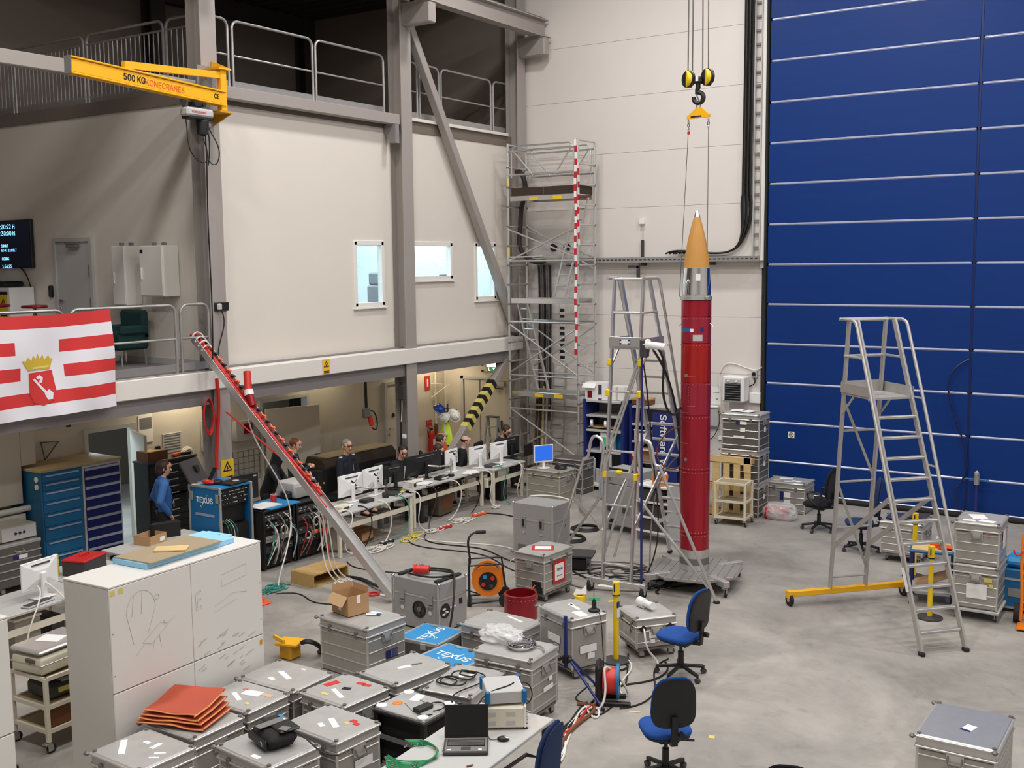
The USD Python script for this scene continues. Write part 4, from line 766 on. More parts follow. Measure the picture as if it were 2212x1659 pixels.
t = thing('white_camera', 'white bullet camera lying on the low caster case', 'camera', (-6.02, 12.12, .53), -30); obj('body', G().cyl((-.02, 0, .05), (.16, .0, .06), .045, 16), 'white_plastic', t); obj('housing', G().cyl((-.13, -.01, .05), (-.02, 0, .05), .06, 16), 'white_plastic', t); obj('lens', G().cyl((-.14, -.01, .05), (-.13, -.01, .05), .03, 12), 'dark_grey', t); obj('foot', G().box((-.05, -.03, .008), (.16, .05, .016)), 'light_grey', t)

# ================================================================ white cupboards and what lies on them
def cupboard(label, x, y, rz, L, dp=.64, h=1.95, gap=.93):
    t = thing('storage_cupboard', label, 'cupboard', (x, y, 0), rz)      # front faces +x, length along y
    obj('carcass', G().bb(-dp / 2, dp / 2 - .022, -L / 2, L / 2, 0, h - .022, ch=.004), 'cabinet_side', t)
    obj('top_board', G().bb(-dp / 2 - .004, dp / 2, -L / 2 - .004, L / 2 + .004, h - .02, h, ch=.004), 'cabinet_white', t)
    n = 2
    for i in range(n):
        y0, y1 = -L / 2 + L / n * i + .002, -L / 2 + L / n * (i + 1) - .002
        obj('door_panel', G().bb(dp / 2 - .02, dp / 2, y0, y1, gap + .006, h - .024, ch=.004), 'cabinet_white', t); obj('door_panel', G().bb(dp / 2 - .02, dp / 2, y0, y1, .01, gap - .006, ch=.004), 'cabinet_white', t)
    return t
cb = cupboard('long white cupboard with pencil doodles and a foam board on top', -8.83, 7.07, 2.2, 1.95)
FXc = lambda y, z: TR((.3215, y, z), (0, 1, 0), (0, 0, 1))
def doodle(name, strokes, r=.0025, m='pencil'):
    g = G()
    for s in strokes: g.tube([(.3205, a, b) for a, b in s], r, 4)
    tag(obj(name, g, m, cb), kind='stuff')
o = (-.45, 1.62)
doodle('pencil_sketch', [[(-.62 + .17 * math.cos(a), 1.63 + .2 * math.sin(a)) for a in np.linspace(0, math.pi, 12)], [(-.79, 1.63), (-.72, 1.33)], [(-.45, 1.63), (-.55, 1.4)], [(-.7, 1.8), (-.73, 1.6)], [(-.6, 1.82), (-.62, 1.6)], [(-.43 + .025 * math.cos(a), 1.72 + .025 * math.sin(a)) for a in np.linspace(0, 6.28, 9)],
    [(-.62, 1.32), (-.4, 1.46), (-.3, 1.42), (-.52, 1.28), (-.62, 1.32)], [(-.48, 1.3), (-.5, 1.22)], [(-.42, 1.34), (-.4, 1.22)], [(-.3, 1.43), (-.22, 1.47)], [(-.36, 1.47), (-.34, 1.4)], [(-.7, 1.22), (-.6, 1.3)]])
doodle('pencil_sketch', [[(.05, 1.62), (.12, 1.64), (.12, 1.62), (.07, 1.6), (.07, 1.55), (.12, 1.56), (.12, 1.54), (.07, 1.53), (.07, 1.47), (.12, 1.48), (.12, 1.46), (.05, 1.44), (.05, 1.62)]])
doodle('pencil_sketch', [[(.4, 1.72), (.75, 1.76), (.75, 1.64), (.4, 1.6), (.4, 1.72)], [(.3, 1.42), (.55, 1.5), (.75, 1.46)], [(.3, 1.36), (.6, 1.42)]])
rg = np.random.default_rng(5); S_ = []
for k in range(26):
    a, b = rg.uniform(.05, .75), rg.uniform(.62, 1.1); L_ = rg.uniform(.03, .12); S_.append([(a, b), (a + L_, b + L_ * .35 + rg.uniform(-.01, .01))])
doodle('scuff', S_, .004, 'grime')
for p in ((-.935, 1.885), (-.84, 1.885)): obj('yellow_tape', G().box((.3215, p[0], p[1]), (.003, .05, .05)), 'yellow_faded', cb)
obj('orange_sticker', G().box((.3215, .93, .85), (.003, .035, .05)), 'yellow_dark', cb)
for i in range(6): obj('screw', G().cyl((.319, -.95 if i < 3 else .94, (.3, 1.1, 1.5)[i % 3]), (.3225, -.95 if i < 3 else .94, (.3, 1.1, 1.5)[i % 3]), .006, 8), 'mid_grey', cb)
cupboard('white cupboard cut by the left edge of the picture', -8.79, 4.18, 2.0, 1.9)
t = thing('foam_board', 'pale blue foam board on the long white cupboard', 'foam board', (-8.93, 7.28, 1.95), 3); obj('board', G().bb(-.24, .24, -.62, .56, 0, .06, ch=.006), 'foam_blue', t); obj('upper_board', G().bb(-.3, .05, .3, .72, .0, .03).bb(-.28, -.02, .4, .62, .03, .055), 'foam_blue', t)
t = thing('hardboard_sheet', 'brown hardboard sheet lying on the blue foam board', 'board', (-8.88, 7.17, 2.012), 4); obj('sheet', G().bb(-.27, .24, -.5, .46, 0, .01), 'hardboard', t)
t = thing('wood_offcut', 'small pale wood offcut on the brown hardboard sheet', 'wood', (-8.84, 7.13, 2.023), 40); obj('plank', G().bb(-.16, .16, -.09, .09, 0, .018, ch=.003), 'wood_pale', t)

# carts behind the cupboards
def cart(label, x, y, rz, sx, sy, h, shelves=(.98, .55, .2), m='cream_paint', bed='hardboard', wheel=.11, name='shelf_trolley'):
    t = thing(name, label, 'trolley', (x, y, 0), rz); b = wheel
    for ax in (-1, 1):
        for ay in (-1, 1): obj('post', G().bb(ax * sx / 2 - .022, ax * sx / 2 + .022, ay * sy / 2 - .022, ay * sy / 2 + .022, b, h, ch=.005), m, t); caster(t, ax * sx / 2, ay * sy / 2 - .02, b, 'black_rubber', b * .46)
    for s in shelves:
        z = h * s; f = obj('shelf_frame', G().bb(-sx / 2, sx / 2, -sy / 2 - .015, -sy / 2 + .015, z - .04, z).bb(-sx / 2, sx / 2, sy / 2 - .015, sy / 2 + .015, z - .04, z).bb(-sx / 2 - .015, -sx / 2 + .015, -sy / 2, sy / 2, z - .04, z).bb(sx / 2 - .015, sx / 2 + .015, -sy / 2, sy / 2, z - .04, z), m, t)
        obj('shelf', G().bb(-sx / 2 + .01, sx / 2 - .01, -sy / 2 + .01, sy / 2 - .01, z - .025, z - .012), bed, f)
    return t
cart('cream trolley with pale suitcases behind the white cupboards', -10.05, 6.72, 2, .55, .95, .78, (1.0, .62, .3))
cart('second cream trolley half hidden by the left white cupboard', -9.86, 5.35, 4, .5, .8, .62, (1.0, .6, .25))
for i, (lb, z, dx) in enumerate((('pale silver suitcase on the cream trolley', .785, 0), ('paper covered flat suitcase on top of the silver suitcase', .985, -.02))):
    t = thing('suitcase', lb, 'suitcase', (-10.05 + dx, 6.55, z), 6)
    h = .19 if i == 0 else .06
    obj('shell', G().box((0, 0, h / 2), (.46, .68, h), ch=.035), 'cream_paint' if i == 0 else 'case_rim', t, smooth=50)
    if i == 0: obj('seam', G().box((0, 0, .11), (.468, .688, .012), ch=.005), 'case_rim', t); obj('grip', G().box((.08, -.345, .15), (.14, .02, .05), ch=.009), 'case_dark', t)
    else: obj('paper_sheet', G().box((0, 0, h + .004), (.25, .2, .005), rz=.3), 'paper', t)
t = thing('instrument_case', 'dark instrument with a pale grip on the middle shelf of the cream trolley', 'instrument', (-10.05, 6.6, .485), 0); obj('body', G().box((0, 0, .08), (.4, .5, .16), ch=.03), 'dark_grey', t); obj('grip', G().box((.21, -.05, .09), (.02, .2, .05)), 'yellow_faded', t); obj('cover', G().box((0, .1, .17), (.4, .4, .05), ch=.02), 'flight_grey', t)
t = thing('shelf_board', 'brown board standing on the lower shelf of the cream trolley', 'board', (-9.97, 6.7, .235), 0); obj('board', G().bb(.16, .18, -.4, .4, 0, .22), 'wood_dark', t)

# desks behind the cupboards at the left
def desk(label, x, y, rz, sx, sy, h=.74, m='light_grey', leg='cream_paint', name='work_desk', t_=.035, bar=True):
    t = thing(name, label, 'desk', (x, y, 0), rz); obj('desktop', G().bb(-sx / 2, sx / 2, -sy / 2, sy / 2, h - t_, h, ch=.006), m, t)
    for ax in (-1, 1):
        for ay in (-1, 1): obj('leg', G().bb(ax * (sx / 2 - .05) - .03, ax * (sx / 2 - .05) + .03, ay * (sy / 2 - .06) - .03, ay * (sy / 2 - .06) + .03, 0, h - t_, ch=.005), leg, t)
        if bar: obj('stretcher', G().bb(ax * (sx / 2 - .05) - .015, ax * (sx / 2 - .05) + .015, -sy / 2 + .06, sy / 2 - .06, h - .28, h - .2), leg, t)
    return t
def monitor(label, x, y, z, rz, w=.5, h=.32, m='white_plastic', stand=True, hs=.12, screen='screen_black', tilt=0., name='monitor', brand=False, group=None):
    """screen looks along local -x, back to +x"""
    t = thing(name, label, 'monitor', (x, y, z), rz, group); zc = hs + h / 2
    obj('housing', G().bb(-.02, .012, -w / 2, w / 2, hs, hs + h, ch=.008), m, t)
    g = G(); a, b = .012, .05; y0, y1, z0, z1 = -w / 2 + .02, w / 2 - .02, hs + .02, hs + h - .02; k = .32
    V = [(a, y0, z0), (a, y1, z0), (a, y1, z1), (a, y0, z1), (b, y0 + (y1 - y0) * k, z0 + (z1 - z0) * k), (b, y1 - (y1 - y0) * k, z0 + (z1 - z0) * k), (b, y1 - (y1 - y0) * k, z1 - (z1 - z0) * k), (b, y0 + (y1 - y0) * k, z1 - (z1 - z0) * k)]
    g.add(V, [(0, 1, 5, 4), (1, 2, 6, 5), (2, 3, 7, 6), (3, 0, 4, 7), (4, 5, 6, 7)]); obj('rear_cover', g, m, t, smooth=False)
    obj('vent_slot', G().box((.03, 0, hs + h * .87), (.02, w * .5, .012)), 'dark_grey' if m != 'black_plastic' else 'mid_grey', t)
    obj('display', G().bb(-.024, -.02, -w / 2 + .015, w / 2 - .015, hs + .015, hs + h - .015), screen, t)
    if stand: obj('neck', G().bb(.05, .085, -.04, .04, .01, zc + .03, ch=.01), m, t); obj('foot', G().box((.02, 0, .008), (.2, .26, .016), ch=.006), m, t)
    if brand:
        g = G(); T = TR((.054, brand * w, zc + .03), (0, 1, 0), (0, 0, 1))
        for s in (-1, 1): g.prism([(-.07, -.06 * s - .015), (.06, .06 * s - .015), (.075, .06 * s + .012), (-.055, -.06 * s + .015)] if s > 0 else [(-.07, .045), (-.05, .065), (.075, -.05), (.06, -.07)], .003, T)
        g.add(BOXV * np.array((.1, .03, .003)) + (.02, -.1, 0), BOXF, T); obj('logo_print', g, 'black_matte', t)
    return t
desk('pale desk with a white monitor behind the white cupboards', -12.45, 7.65, 4, .85, 1.7)
monitor('white monitor with its back to the hall on the desk behind the white cupboards', -12.36, 7.93, .75, 8, .56, .36)
t = thing('keyboard', 'pale keyboard at the edge of the desk behind the white cupboards', 'keyboard', (-12.15, 7.75, .745), 12); obj('body', G().box((0, 0, .01), (.14, .42, .02), ch=.005), 'light_grey', t); obj('keys', G().box((0, 0, .022), (.1, .38, .006)), 'dark_grey', t)
t = thing('computer_mouse', 'dark mouse on the desk behind the white cupboards', 'mouse', (-12.3, 7.2, .745)); obj('shell', G().ball((0, 0, .012), .05, 2, (1.1, .7, .4)), 'dark_grey', t); obj('button', G().box((.03, 0, .03), (.03, .02, .006)), 'mid_grey', t)
t = thing('monitor_cable', 'white cable hanging from the monitor behind the white cupboards', 'cable'); obj('cable', G().tube(spline([(-12.3, 7.95, .95), (-12.12, 8.0, .85), (-12.0, 8.05, .7), (-11.98, 8.1, .4), (-12.0, 8.0, .02)], 8), .01, 6), 'cable_white', t); obj('cable', G().tube(spline([(-12.3, 7.85, .92), (-12.05, 7.7, .8), (-11.98, 7.55, .6), (-11.95, 7.5, .1)], 8), .01, 6), 'cable_white', t)
t = thing('pc_tower', 'dark computer tower under the desk behind the white cupboards', 'computer', (-12.5, 8.1, 0)); obj('body', G().box((0, 0, .24), (.4, .2, .44), ch=.01), 'black_plastic', t); obj('front', G().box((.205, 0, .24), (.01, .18, .4)), 'dark_grey', t)
t = thing('paper_box', 'beige box under the desk behind the white cupboards', 'box', (-12.35, 7.6, 0)); obj('body', G().box((0, 0, .35), (.4, .35, .5), ch=.01), 'flight_beige', t); obj('lid', G().box((0, 0, .61), (.42, .37, .03)), 'cream_paint', t)
t = thing('red_toolbox', 'red lidded toolbox with a yellow can behind the white cupboard', 'toolbox', (-12.9, 8.95, .74), 20); obj('box', G().box((0, 0, .1), (.35, .5, .2), ch=.01), 'dark_grey', t); obj('lid', G().box((0, 0, .21), (.36, .51, .03), ch=.008), 'red_paint', t); obj('grip', G().tube([(0, -.1, .22), (0, -.09, .26), (0, .09, .26), (0, .1, .22)], .012, 6), 'red_plastic', t)
t = thing('spray_can', 'yellow capped can beside the red toolbox', 'can', (-13.05, 8.62, .74)); obj('can', G().lathe([(.0, 0), (.04, 0), (.04, .22), (.03, .24), (0, .24)], 14), 'yellow_faded', t); obj('cap', G().cyl((0, 0, .24), (0, 0, .3), .035, 12), 'yellow_plastic', t)
desk('pale desk behind the red toolbox and the long white cupboard', -13.05, 9.0, 0, .8, 1.0)
desk('pale desk with an open cardboard tray beyond the long white cupboard', -13.2, 10.45, 0, .75, 1.5, .78)
t = thing('cardboard_tray', 'small open cardboard tray on the desk beyond the white cupboard', 'box', (-13.3, 10.35, .78), 12)
for s in (-1, 1): obj('wall', G().box((s * .15, 0, .07), (.006, .36, .14)), 'cardboard', t); obj('wall', G().box((0, s * .18, .07), (.3, .006, .14)), 'cardboard', t)
obj('base', G().box((0, 0, .004), (.3, .36, .008)), 'cardboard', t); obj('label', G().box((.156, .08, .06), (.006, .1, .06)), 'paper', t)
t = thing('paper_stack', 'loose papers on the desk beyond the white cupboard', 'papers', (-13.0, 10.8, .78), 10)
for i in range(3): obj('sheet', G().box((.05 * i, .1 * i - .05, .004 + .004 * i), (.22, .3, .004), rz=.2 * i), 'paper', t)

# drawer cabinets by the wall under the gallery
t = thing('drawer_cabinet', 'tall blue drawer cabinet with silver handle strips, the left of two', 'drawer cabinet', (-15.9, 10.42, 0))
obj('body', G().bb(-.42, .41, -.37, .36, .06, 1.66, ch=.006), 'cab_blue', t); obj('top_board', G().bb(-.43, .43, -.38, .365, 1.66, 1.7, ch=.004), 'hardboard', t); obj('plinth', G().bb(-.4, .39, -.35, .35, 0, .06), 'black_plastic', t)
zz = np.linspace(.1, 1.63, 8) ** 1.0
zz = [.1, .33, .56, .79, 1.0, 1.19, 1.36, 1.5, 1.64]
for a, b in zip(zz[:-1], zz[1:]):
    dd = obj('drawer', G().bb(.405, .425, -.345, .335, a + .006, b - .006, ch=.004), 'cab_blue', t); obj('handle_strip', G().bb(.42, .447, -.3, .29, b - .05, b - .025, ch=.005), 'stripe_metal', dd)
for z, y in ((1.55, -.37), (1.43, -.37)): obj('round_sign', G().cyl((.3, y - .012, z), (.3, y, z), .045, 16), 'white_plastic', t)
obj('round_sign', G().cyl((-.3, -.382, 1.58), (-.3, -.37, 1.58), .045, 16), 'white_plastic', t); obj('round_sign', G().cyl((-.2, -.382, 1.4), (-.2, -.37, 1.4), .045, 16), 'paper', t); obj('black_mark', G().box((-.3, -.376, 1.42), (.1, .008, .2)), 'black_matte', t)
t = thing('drawer_cabinet', 'pale framed cabinet with dark navy drawers, the right of two', 'drawer cabinet', (-15.9, 11.17, 0))
obj('body', G().bb(-.42, .4, -.37, .36, .06, 1.66, ch=.006), 'light_grey', t); obj('top_board', G().bb(-.43, .43, -.375, .37, 1.66, 1.7, ch=.004), 'hardboard', t); obj('plinth', G().bb(-.4, .39, -.35, .35, 0, .06), 'black_plastic', t)
zz = [.12, .29, .46, .63, .80, .97, 1.14, 1.31, 1.47, 1.62]
for a, b in zip(zz[:-1], zz[1:]):
    dd = obj('drawer', G().bb(.39, .42, -.335, .325, a + .004, b - .004, ch=.004), 'cab_navy', t); obj('handle_strip', G().bb(.415, .44, -.335, .325, b - .05, b - .008, ch=.005), 'stripe_metal', dd)
t = thing('stacked_grey_case', 'grey ribbed case on casters at the left edge under a silver instrument', 'case', (-15.42, 9.35, 0))
obj('body', G().bb(-.35, .36, -.36, .36, .12, .76, ch=.012), 'case_dark', t); obj('lid', G().bb(-.36, .37, -.37, .37, .72, .77, ch=.01), 'case_rim', t)
for z in (.25, .37, .49, .6): obj('rib', G().bb(.355, .372, -.36, .36, z, z + .018), 'case_rim', t)
obj('handle', G().tube([(.36, -.07, .66), (.4, -.06, .64), (.4, .06, .64), (.36, .07, .66)], .01, 6), 'light_grey', t); obj('logo_plate', G().box((.366, -.06, .55), (.006, .08, .06)), 'navy', t); obj('label_plate', G().box((.366, .06, .55), (.006, .14, .06)), 'paper', t)
for sx in (-.28, .28):
    for sy in (-.28, .28): caster(t, sx, sy, .12, 'black_rubber')
t = thing('silver_instrument', 'flat silver instrument with a row of black knobs at the left edge', 'instrument', (-15.4, 9.42, .775)); obj('body', G().box((0, 0, .12), (.5, .6, .22), ch=.015), 'case_skin', t); obj('front_panel', G().box((.252, 0, .12), (.01, .56, .19)), 'light_grey', t)
for i in range(3): obj('knob', G().cyl((.255, -.06 + .07 * i, .12), (.275, -.06 + .07 * i, .12), .018, 10), 'black_plastic', t)
t = thing('beige_cabinet', 'beige wall cabinet at the left edge under the gallery', 'cabinet', (-16.05, 9.4, 0)); obj('upper_box', G().bb(-.28, .15, -1.2, .6, 1.15, 2.3, ch=.01).bb(-.28, .15, .6, .85, 1.75, 2.3), 'beige_wall', t); obj('lower_box', G().bb(-.28, .2, -1.2, .6, .05, 1.0, ch=.01), 'beige_wall', t); obj('pipe', G().cyl((.22, -1.2, 1.08), (.22, .7, 1.08), .05, 12), 'light_grey', t)
t = thing('wall_triangle', 'dark metal triangle bracket on the beige wall above the blue cabinet', 'bracket', (XB + .02, 10.8, 1.9)); obj('frame', G().tube([(0, -.16, .1), (0, .16, .07), (.02, -.12, -.2)], .014, 6, True), 'case_dark', t)
t = thing('wall_vent', 'grey vent plate high on the beige wall above the blue cabinet', 'vent', (XB + .01, 10.65, 2.3)); obj('plate', G().box((0, 0, 0), (.02, .5, .14)), 'mid_grey', t)
t = thing('wall_speaker', 'small black device hanging under the flag on the beige wall', 'speaker', (XB + .05, 11.12, 2.3)); obj('body', G().prism([(-.05, .1), (.05, .1), (.025, -.1), (-.025, -.1)], .06, TR((0, 0, 0), (0, 1, 0), (0, 0, 1))), 'black_plastic', t)
t = thing('wall_notice', 'grey and white notice beside the open doorway', 'notice', (XB + .01, 12.73, 1.95)); obj('sheet', G().box((0, 0, 0), (.012, .3, .5)), 'paper', t); obj('picture', G().box((.008, 0, .1), (.006, .26, .2)), 'mid_grey', t)
t = thing('wall_notice', 'square grey notice board under the lit tube lamp', 'notice', (XB + .01, 13.3, 1.62)); obj('sheet', G().box((0, 0, 0), (.012, .42, .36)), 'light_grey', t)
for i in range(6): obj('print_line', G().box((.008, 0, .13 - .05 * i), (.006, .36, .015)), 'mid_grey', t)
obj('header', G().box((.008, 0, .17), (.008, .42, .012)), 'white_plastic', t)
t = thing('wall_switchbox', 'grey switch box with a red button beside the red cable coil', 'switch box', (XB + .12, 14.15, 1.65)); obj('body', G().box((0, 0, 0), (.22, .34, .6), ch=.01), 'light_grey', t); obj('panel', G().box((.115, .03, .0), (.01, .22, .5)), 'case_dark', t); obj('button', G().cyl((.12, .0, -.1), (.15, .0, -.1), .03, 12), 'red_plastic', t)
t = thing('cable_drum', 'white wound cable on the wall behind the tilted screen', 'cable coil', (XB + .03, 13.62, 1.32))
for i in range(3): obj('turn', G().tube([(.02 * i, (.16 - .02 * i) * math.cos(a), (.17 - .02 * i) * math.sin(a)) for a in np.linspace(0, 2 * math.pi, 24)[:-1]], .014, 6, True), 'cable_white', t)
obj('hook', G().box((0, 0, .02), (.06, .1, .05)), 'case_dark', t)
t = thing('fuse_panel', 'grey wall panel with a red switch behind the leaning cable channel', 'panel', (XB + .06, 15.02, 1.62)); obj('body', G().box((0, 0, 0), (.12, .5, .4), ch=.01), 'light_grey', t); obj('switch', G().box((.065, .06, .04), (.02, .22, .2)), 'rocket_red_dark', t)
t = thing('wall_grid', 'thin wire grid on the beige wall behind the hooded person', 'grid', (XB + .02, 15.1, .9)); g = G()
for i in range(6): g.box((0, -.35 + .14 * i, 0), (.008, .008, .62))
for i in range(6): g.box((0, 0, -.3 + .12 * i), (.008, .72, .008))
obj('wire_mesh', g, 'mid_grey', t)
t = thing('hanging_socket', 'red industrial socket hanging on a black cable below the fascia', 'socket', (-14.6, 16.75, 0)); obj('drop_cable', G().tube(spline([(0, 0, 2.85), (0, 0, 2.4), (0, .01, 1.95)], 6), .03, 8), 'cable_black', t); obj('box', G().box((0, 0, 1.87), (.12, .16, .2), ch=.02), 'mid_grey', t); obj('red_socket', G().cyl((.02, .08, 1.8), (.04, .12, 1.6), .05, 12), 'red_plastic', t); obj('loop_cable', G().tube(spline([(.02, .1, 1.9), (.04, .28, 1.7), (.04, .26, 1.52), (.04, .12, 1.56)], 6), .014, 6), 'cable_black', t)
# front desk with instruments
t0 = desk('pale desk with an open black laptop in the lower middle', -5.33, 7.2, 3, .78, 1.95, leg='dark_grey', bar=False)
t = thing('laptop', 'open black laptop on the pale front desk', 'laptop', (-5.3, 7.26, .745), 34)
# local: front edge -y, hinge +y
obj('base', G().bb(-.19, .19, -.14, .14, 0, .03, ch=.006), 'dark_grey', t); obj('palm_rest', G().bb(-.175, .175, -.13, .13, .03, .033), 'mid_grey', t); kb = obj('keyboard', G().bb(-.16, .16, -.03, .11, .033, .036), 'black_plastic', t)
for r_ in range(5): obj('key_row', G().bb(-.155, .155, -.022 + .026 * r_, -.002 + .026 * r_, .036, .039), 'case_dark', kb)
obj('touchpad', G().bb(-.04, .04, -.115, -.05, .033, .035), 'dark_grey', t)
a = math.radians(14); Tl = TR((0, .14, .03), (1, 0, 0), (0, math.sin(a), math.cos(a)))
obj('screen_lid', G().add(BOXV * np.array((.38, .28, .014)) + (0, .14, -.004), BOXF, Tl), 'black_plastic', t); obj('display', G().add(BOXV * np.array((.35, .25, .002)) + (0, .145, .004), BOXF, Tl), 'screen_black', t)
for sx in (-.14, .12): obj('sticker', G().box((sx, -.1, .034), (.03, .022, .002)), 'paper', t)
t = thing('oscilloscope', 'cream oscilloscope with an amber screen on the pale front desk', 'oscilloscope', (-5.33, 7.9, .76), 35)
obj('body', G().bb(-.17, .17, -.19, .2, .0, .19, ch=.012), 'cream_paint', t); obj('front_bezel', G().bb(.165, .185, -.19, .2, .0, .2, ch=.006), 'white_plastic', t); obj('display', G().bb(.184, .188, -.165, .02, .06, .17), 'screen_amber', t)
for i in range(3):
    for j in range(3): obj('knob', G().cyl((.185, .06 + .05 * i, .05 + .05 * j), (.2, .06 + .05 * i, .05 + .05 * j), .014, 10), 'mid_grey', t)
for i in range(4): obj('connector', G().cyl((.185, -.14 + .06 * i, .025), (.205, -.14 + .06 * i, .025), .01, 8), 'chrome', t)
for yy in (-.12, .05):
    for z in (.05, .13): obj('vent', G().box((yy, -.191, z), (.08, .004, .035)), 'light_grey', t)
obj('stand_foot', G().bar((.14, -.15, 0), (.2, -.16, -.02), .03, .01), 'black_plastic', t)
t = thing('signal_generator', 'blue cornered instrument stacked on the cream oscilloscope', 'instrument', (-5.36, 7.92, .972), 42)
obj('body', G().bb(-.17, .16, -.19, .19, 0, .11, ch=.006), 'light_grey', t)
for ax in (-1, 1):
    for ay in (-1, 1): obj('corner_guard', G().bb(ax * .165 - .025, ax * .165 + .025, ay * .185 - .02, ay * .185 + .02, -.005, .12, ch=.012), 'blue_case', t)
obj('front_panel', G().bb(.155, .165, -.18, .18, .005, .105), 'white_plastic', t); obj('display', G().bb(.164, .168, -.13, -.02, .02, .09), 'screen_blue', t); obj('button_block', G().bb(.164, .17, .0, .07, .02, .09), 'mid_grey', t); obj('round_dial', G().cyl((.165, .13, .06), (.185, .13, .06), .022, 12), 'dark_grey', t)
obj('coax', G().tube(spline([(.18, .16, .03), (.25, .2, .02), (.3, .2, -.08), (.24, .18, -.17)], 6), .006, 6), 'cable_black', t); obj('mains_cord', G().tube(spline([(.1, .0, .115), (-.05, -.12, .115), (-.2, -.2, .08), (-.3, -.3, -.05), (-.32, -.3, -.2)], 6), .006, 6), 'cable_black', t)
t = thing('computer_mouse', 'silver and black mouse on the pale front desk', 'mouse', (-5.12, 7.56, .742), 30); obj('shell', G().ball((0, 0, .015), .05, 2, (1.1, .7, .5)), 'black_plastic', t); obj('silver_cap', G().ball((.02, 0, .018), .04, 2, (.9, .6, .55)), 'aluminium_bright', t); obj('cord', G().tube(spline([(-.05, 0, .01), (-.12, .02, .006), (-.16, .12, .006), (-.22, .1, .006), (-.26, .2, .006)], 6), .003, 5), 'cable_black', t)
t = thing('green_lead_bundle', 'bundle of green leads with silver plugs on the pale front desk', 'cables', (-5.58, 6.87, .742))
for k in range(7): obj('lead', G().tube([((.17 + .012 * k) * math.cos(a) - .03 * k * .3, (.26 - .01 * k) * math.sin(a) + .01 * k, .008 + .004 * k + .004 * math.sin(5 * a + k)) for a in np.linspace(-2.6 + .1 * k, 2.4, 30)], .006, 5), 'cable_green', t)
rg = np.random.default_rng(9)
for k in range(12): a = rg.uniform(0, 6.28); c = np.array((-.12 if k % 2 else .12, .18 if k % 3 else -.12, .02)) + np.r_[rg.uniform(-.06, .06, 2), 0]; obj('plug', G().cyl(c, c + (.045 * math.cos(a), .045 * math.sin(a), .01), .008, 8), 'chrome', t)
t = thing('usb_stick', 'small dark stick on the front edge of the pale front desk', 'memory stick', (-5.08, 7.0, .742), 60); obj('stick', G().box((0, 0, .006), (.05, .016, .012), ch=.004), 'wood_dark', t); obj('cap', G().box((.03, 0, .006), (.014, .015, .011), ch=.003), 'chrome', t)
t = thing('folding_step', 'dark folded frame with cables lying under the pale front desk', 'frame', (-5.0, 7.75, 0)); obj('frame', G().tube([(-.2, -.3, .4), (.15, -.3, .42), (.15, .3, .42), (-.2, .3, .4)], .02, 6, True), 'dark_grey', t); obj('leg', G().cyl((-.15, -.3, 0), (-.15, -.3, .4), .018, 8), 'dark_grey', t); obj('leg', G().cyl((.1, .3, 0), (.1, .3, .42), .018, 8), 'dark_grey', t)
t = thing('yellow_bracket', 'yellow cast bracket beside the right end of the long white cupboard', 'bracket', (-9.62, 9.5, 0)); obj('plate', G().box((0, 0, .2), (.3, .26, .04), rz=.3, ch=.01), 'yellow_paint', t); obj('rail', G().bar((-.15, -.12, .28), (.1, -.2, .28), .03, .05), 'yellow_paint', t); obj('base', G().box((0, 0, .1), (.2, .2, .2), ch=.02), 'yellow_dark', t)
obj('clamp', G().tube(spline([(.15, .05, .2), (.25, .1, .22), (.3, .22, .12), (.2, .3, .02)], 6), .03, 6), 'black_plastic', t)

# ================================================================ sounding rocket payload on its dolly
RX, RY = -6.66, 15.05
t = thing('rocket_payload', 'tall red sounding rocket payload with a tan nose cone', 'rocket', (RX, RY, 0)); R_ = .219
def ring_z(z0, z1, r0, r1, m, name, n=40, parent=None): return obj(name, G().lathe([(r0, z0), (r1, z1)], n), m, parent or t, smooth=True)
for z0, z1, m in ((.56, .8, 'rocket_red'), (.8, 1.76, 'rocket_red'), (1.76, 2.59, 'rocket_red'), (2.59, 3.08, 'rocket_pink'), (3.08, 3.66, 'rocket_orange'), (3.66, 4.05, 'rocket_pink'), (4.05, 4.285, 'rocket_red')):
    s = obj('tube_section', G().lathe([(.2, z0 + .001), (R_, z0 + .002), (R_, z1 - .003), (.2, z1 - .001)], 40), m, t, smooth=30)
    if (z0, z1) != (.8, 1.76) or True:
        g = G()
        for zz in ([z1 - .03] if z1 < 4.2 else []) + ([z0 + .03] if z0 in (1.76, .8) else []):
            for k in range(28): a = k * 2 * math.pi / 28; g.box((R_ * math.cos(a), R_ * math.sin(a), zz), (.012, .012, .012), rz=a)
        if g.v: tag(obj('rivet_row', g, 'rivet', s), kind='stuff')
for z0, a0 in ((2.85, -2.0), (1.95, -2.0), (2.95, -1.5)):                # riveted access hatches and round ports
    g = G()
    for k in range(10):
        for a, zz in ((a0 - .35, z0 - .2 + .04 * k), (a0 + .35, z0 - .2 + .04 * k), (a0 - .35 + .07 * k, z0 - .22), (a0 - .35 + .07 * k, z0 + .22)): g.box((R_ * math.cos(a), R_ * math.sin(a), zz), (.008, .008, .008), rz=a)
    tag(obj('hatch_rivet', g, 'rivet', t), kind='stuff')
for z in (3.18, 1.93): a = -1.85; obj('round_port', G().cyl(((R_ - .01) * math.cos(a), (R_ - .01) * math.sin(a), z), ((R_ + .006) * math.cos(a), (R_ + .006) * math.sin(a), z), .03, 16), 'mid_grey', t)
obj('base_ring', G().lathe([(.2, .24), (.226, .245), (.226, .3), (.22, .32), (.22, .46), (.224, .48), (.222, .56), (.2, .56)], 40), 'aluminium', t, smooth=30); obj('clamp_band', G().lathe([(.2215, .33), (.2235, .34), (.2235, .42), (.2215, .43)], 40), 'case_corner', t, smooth=True)
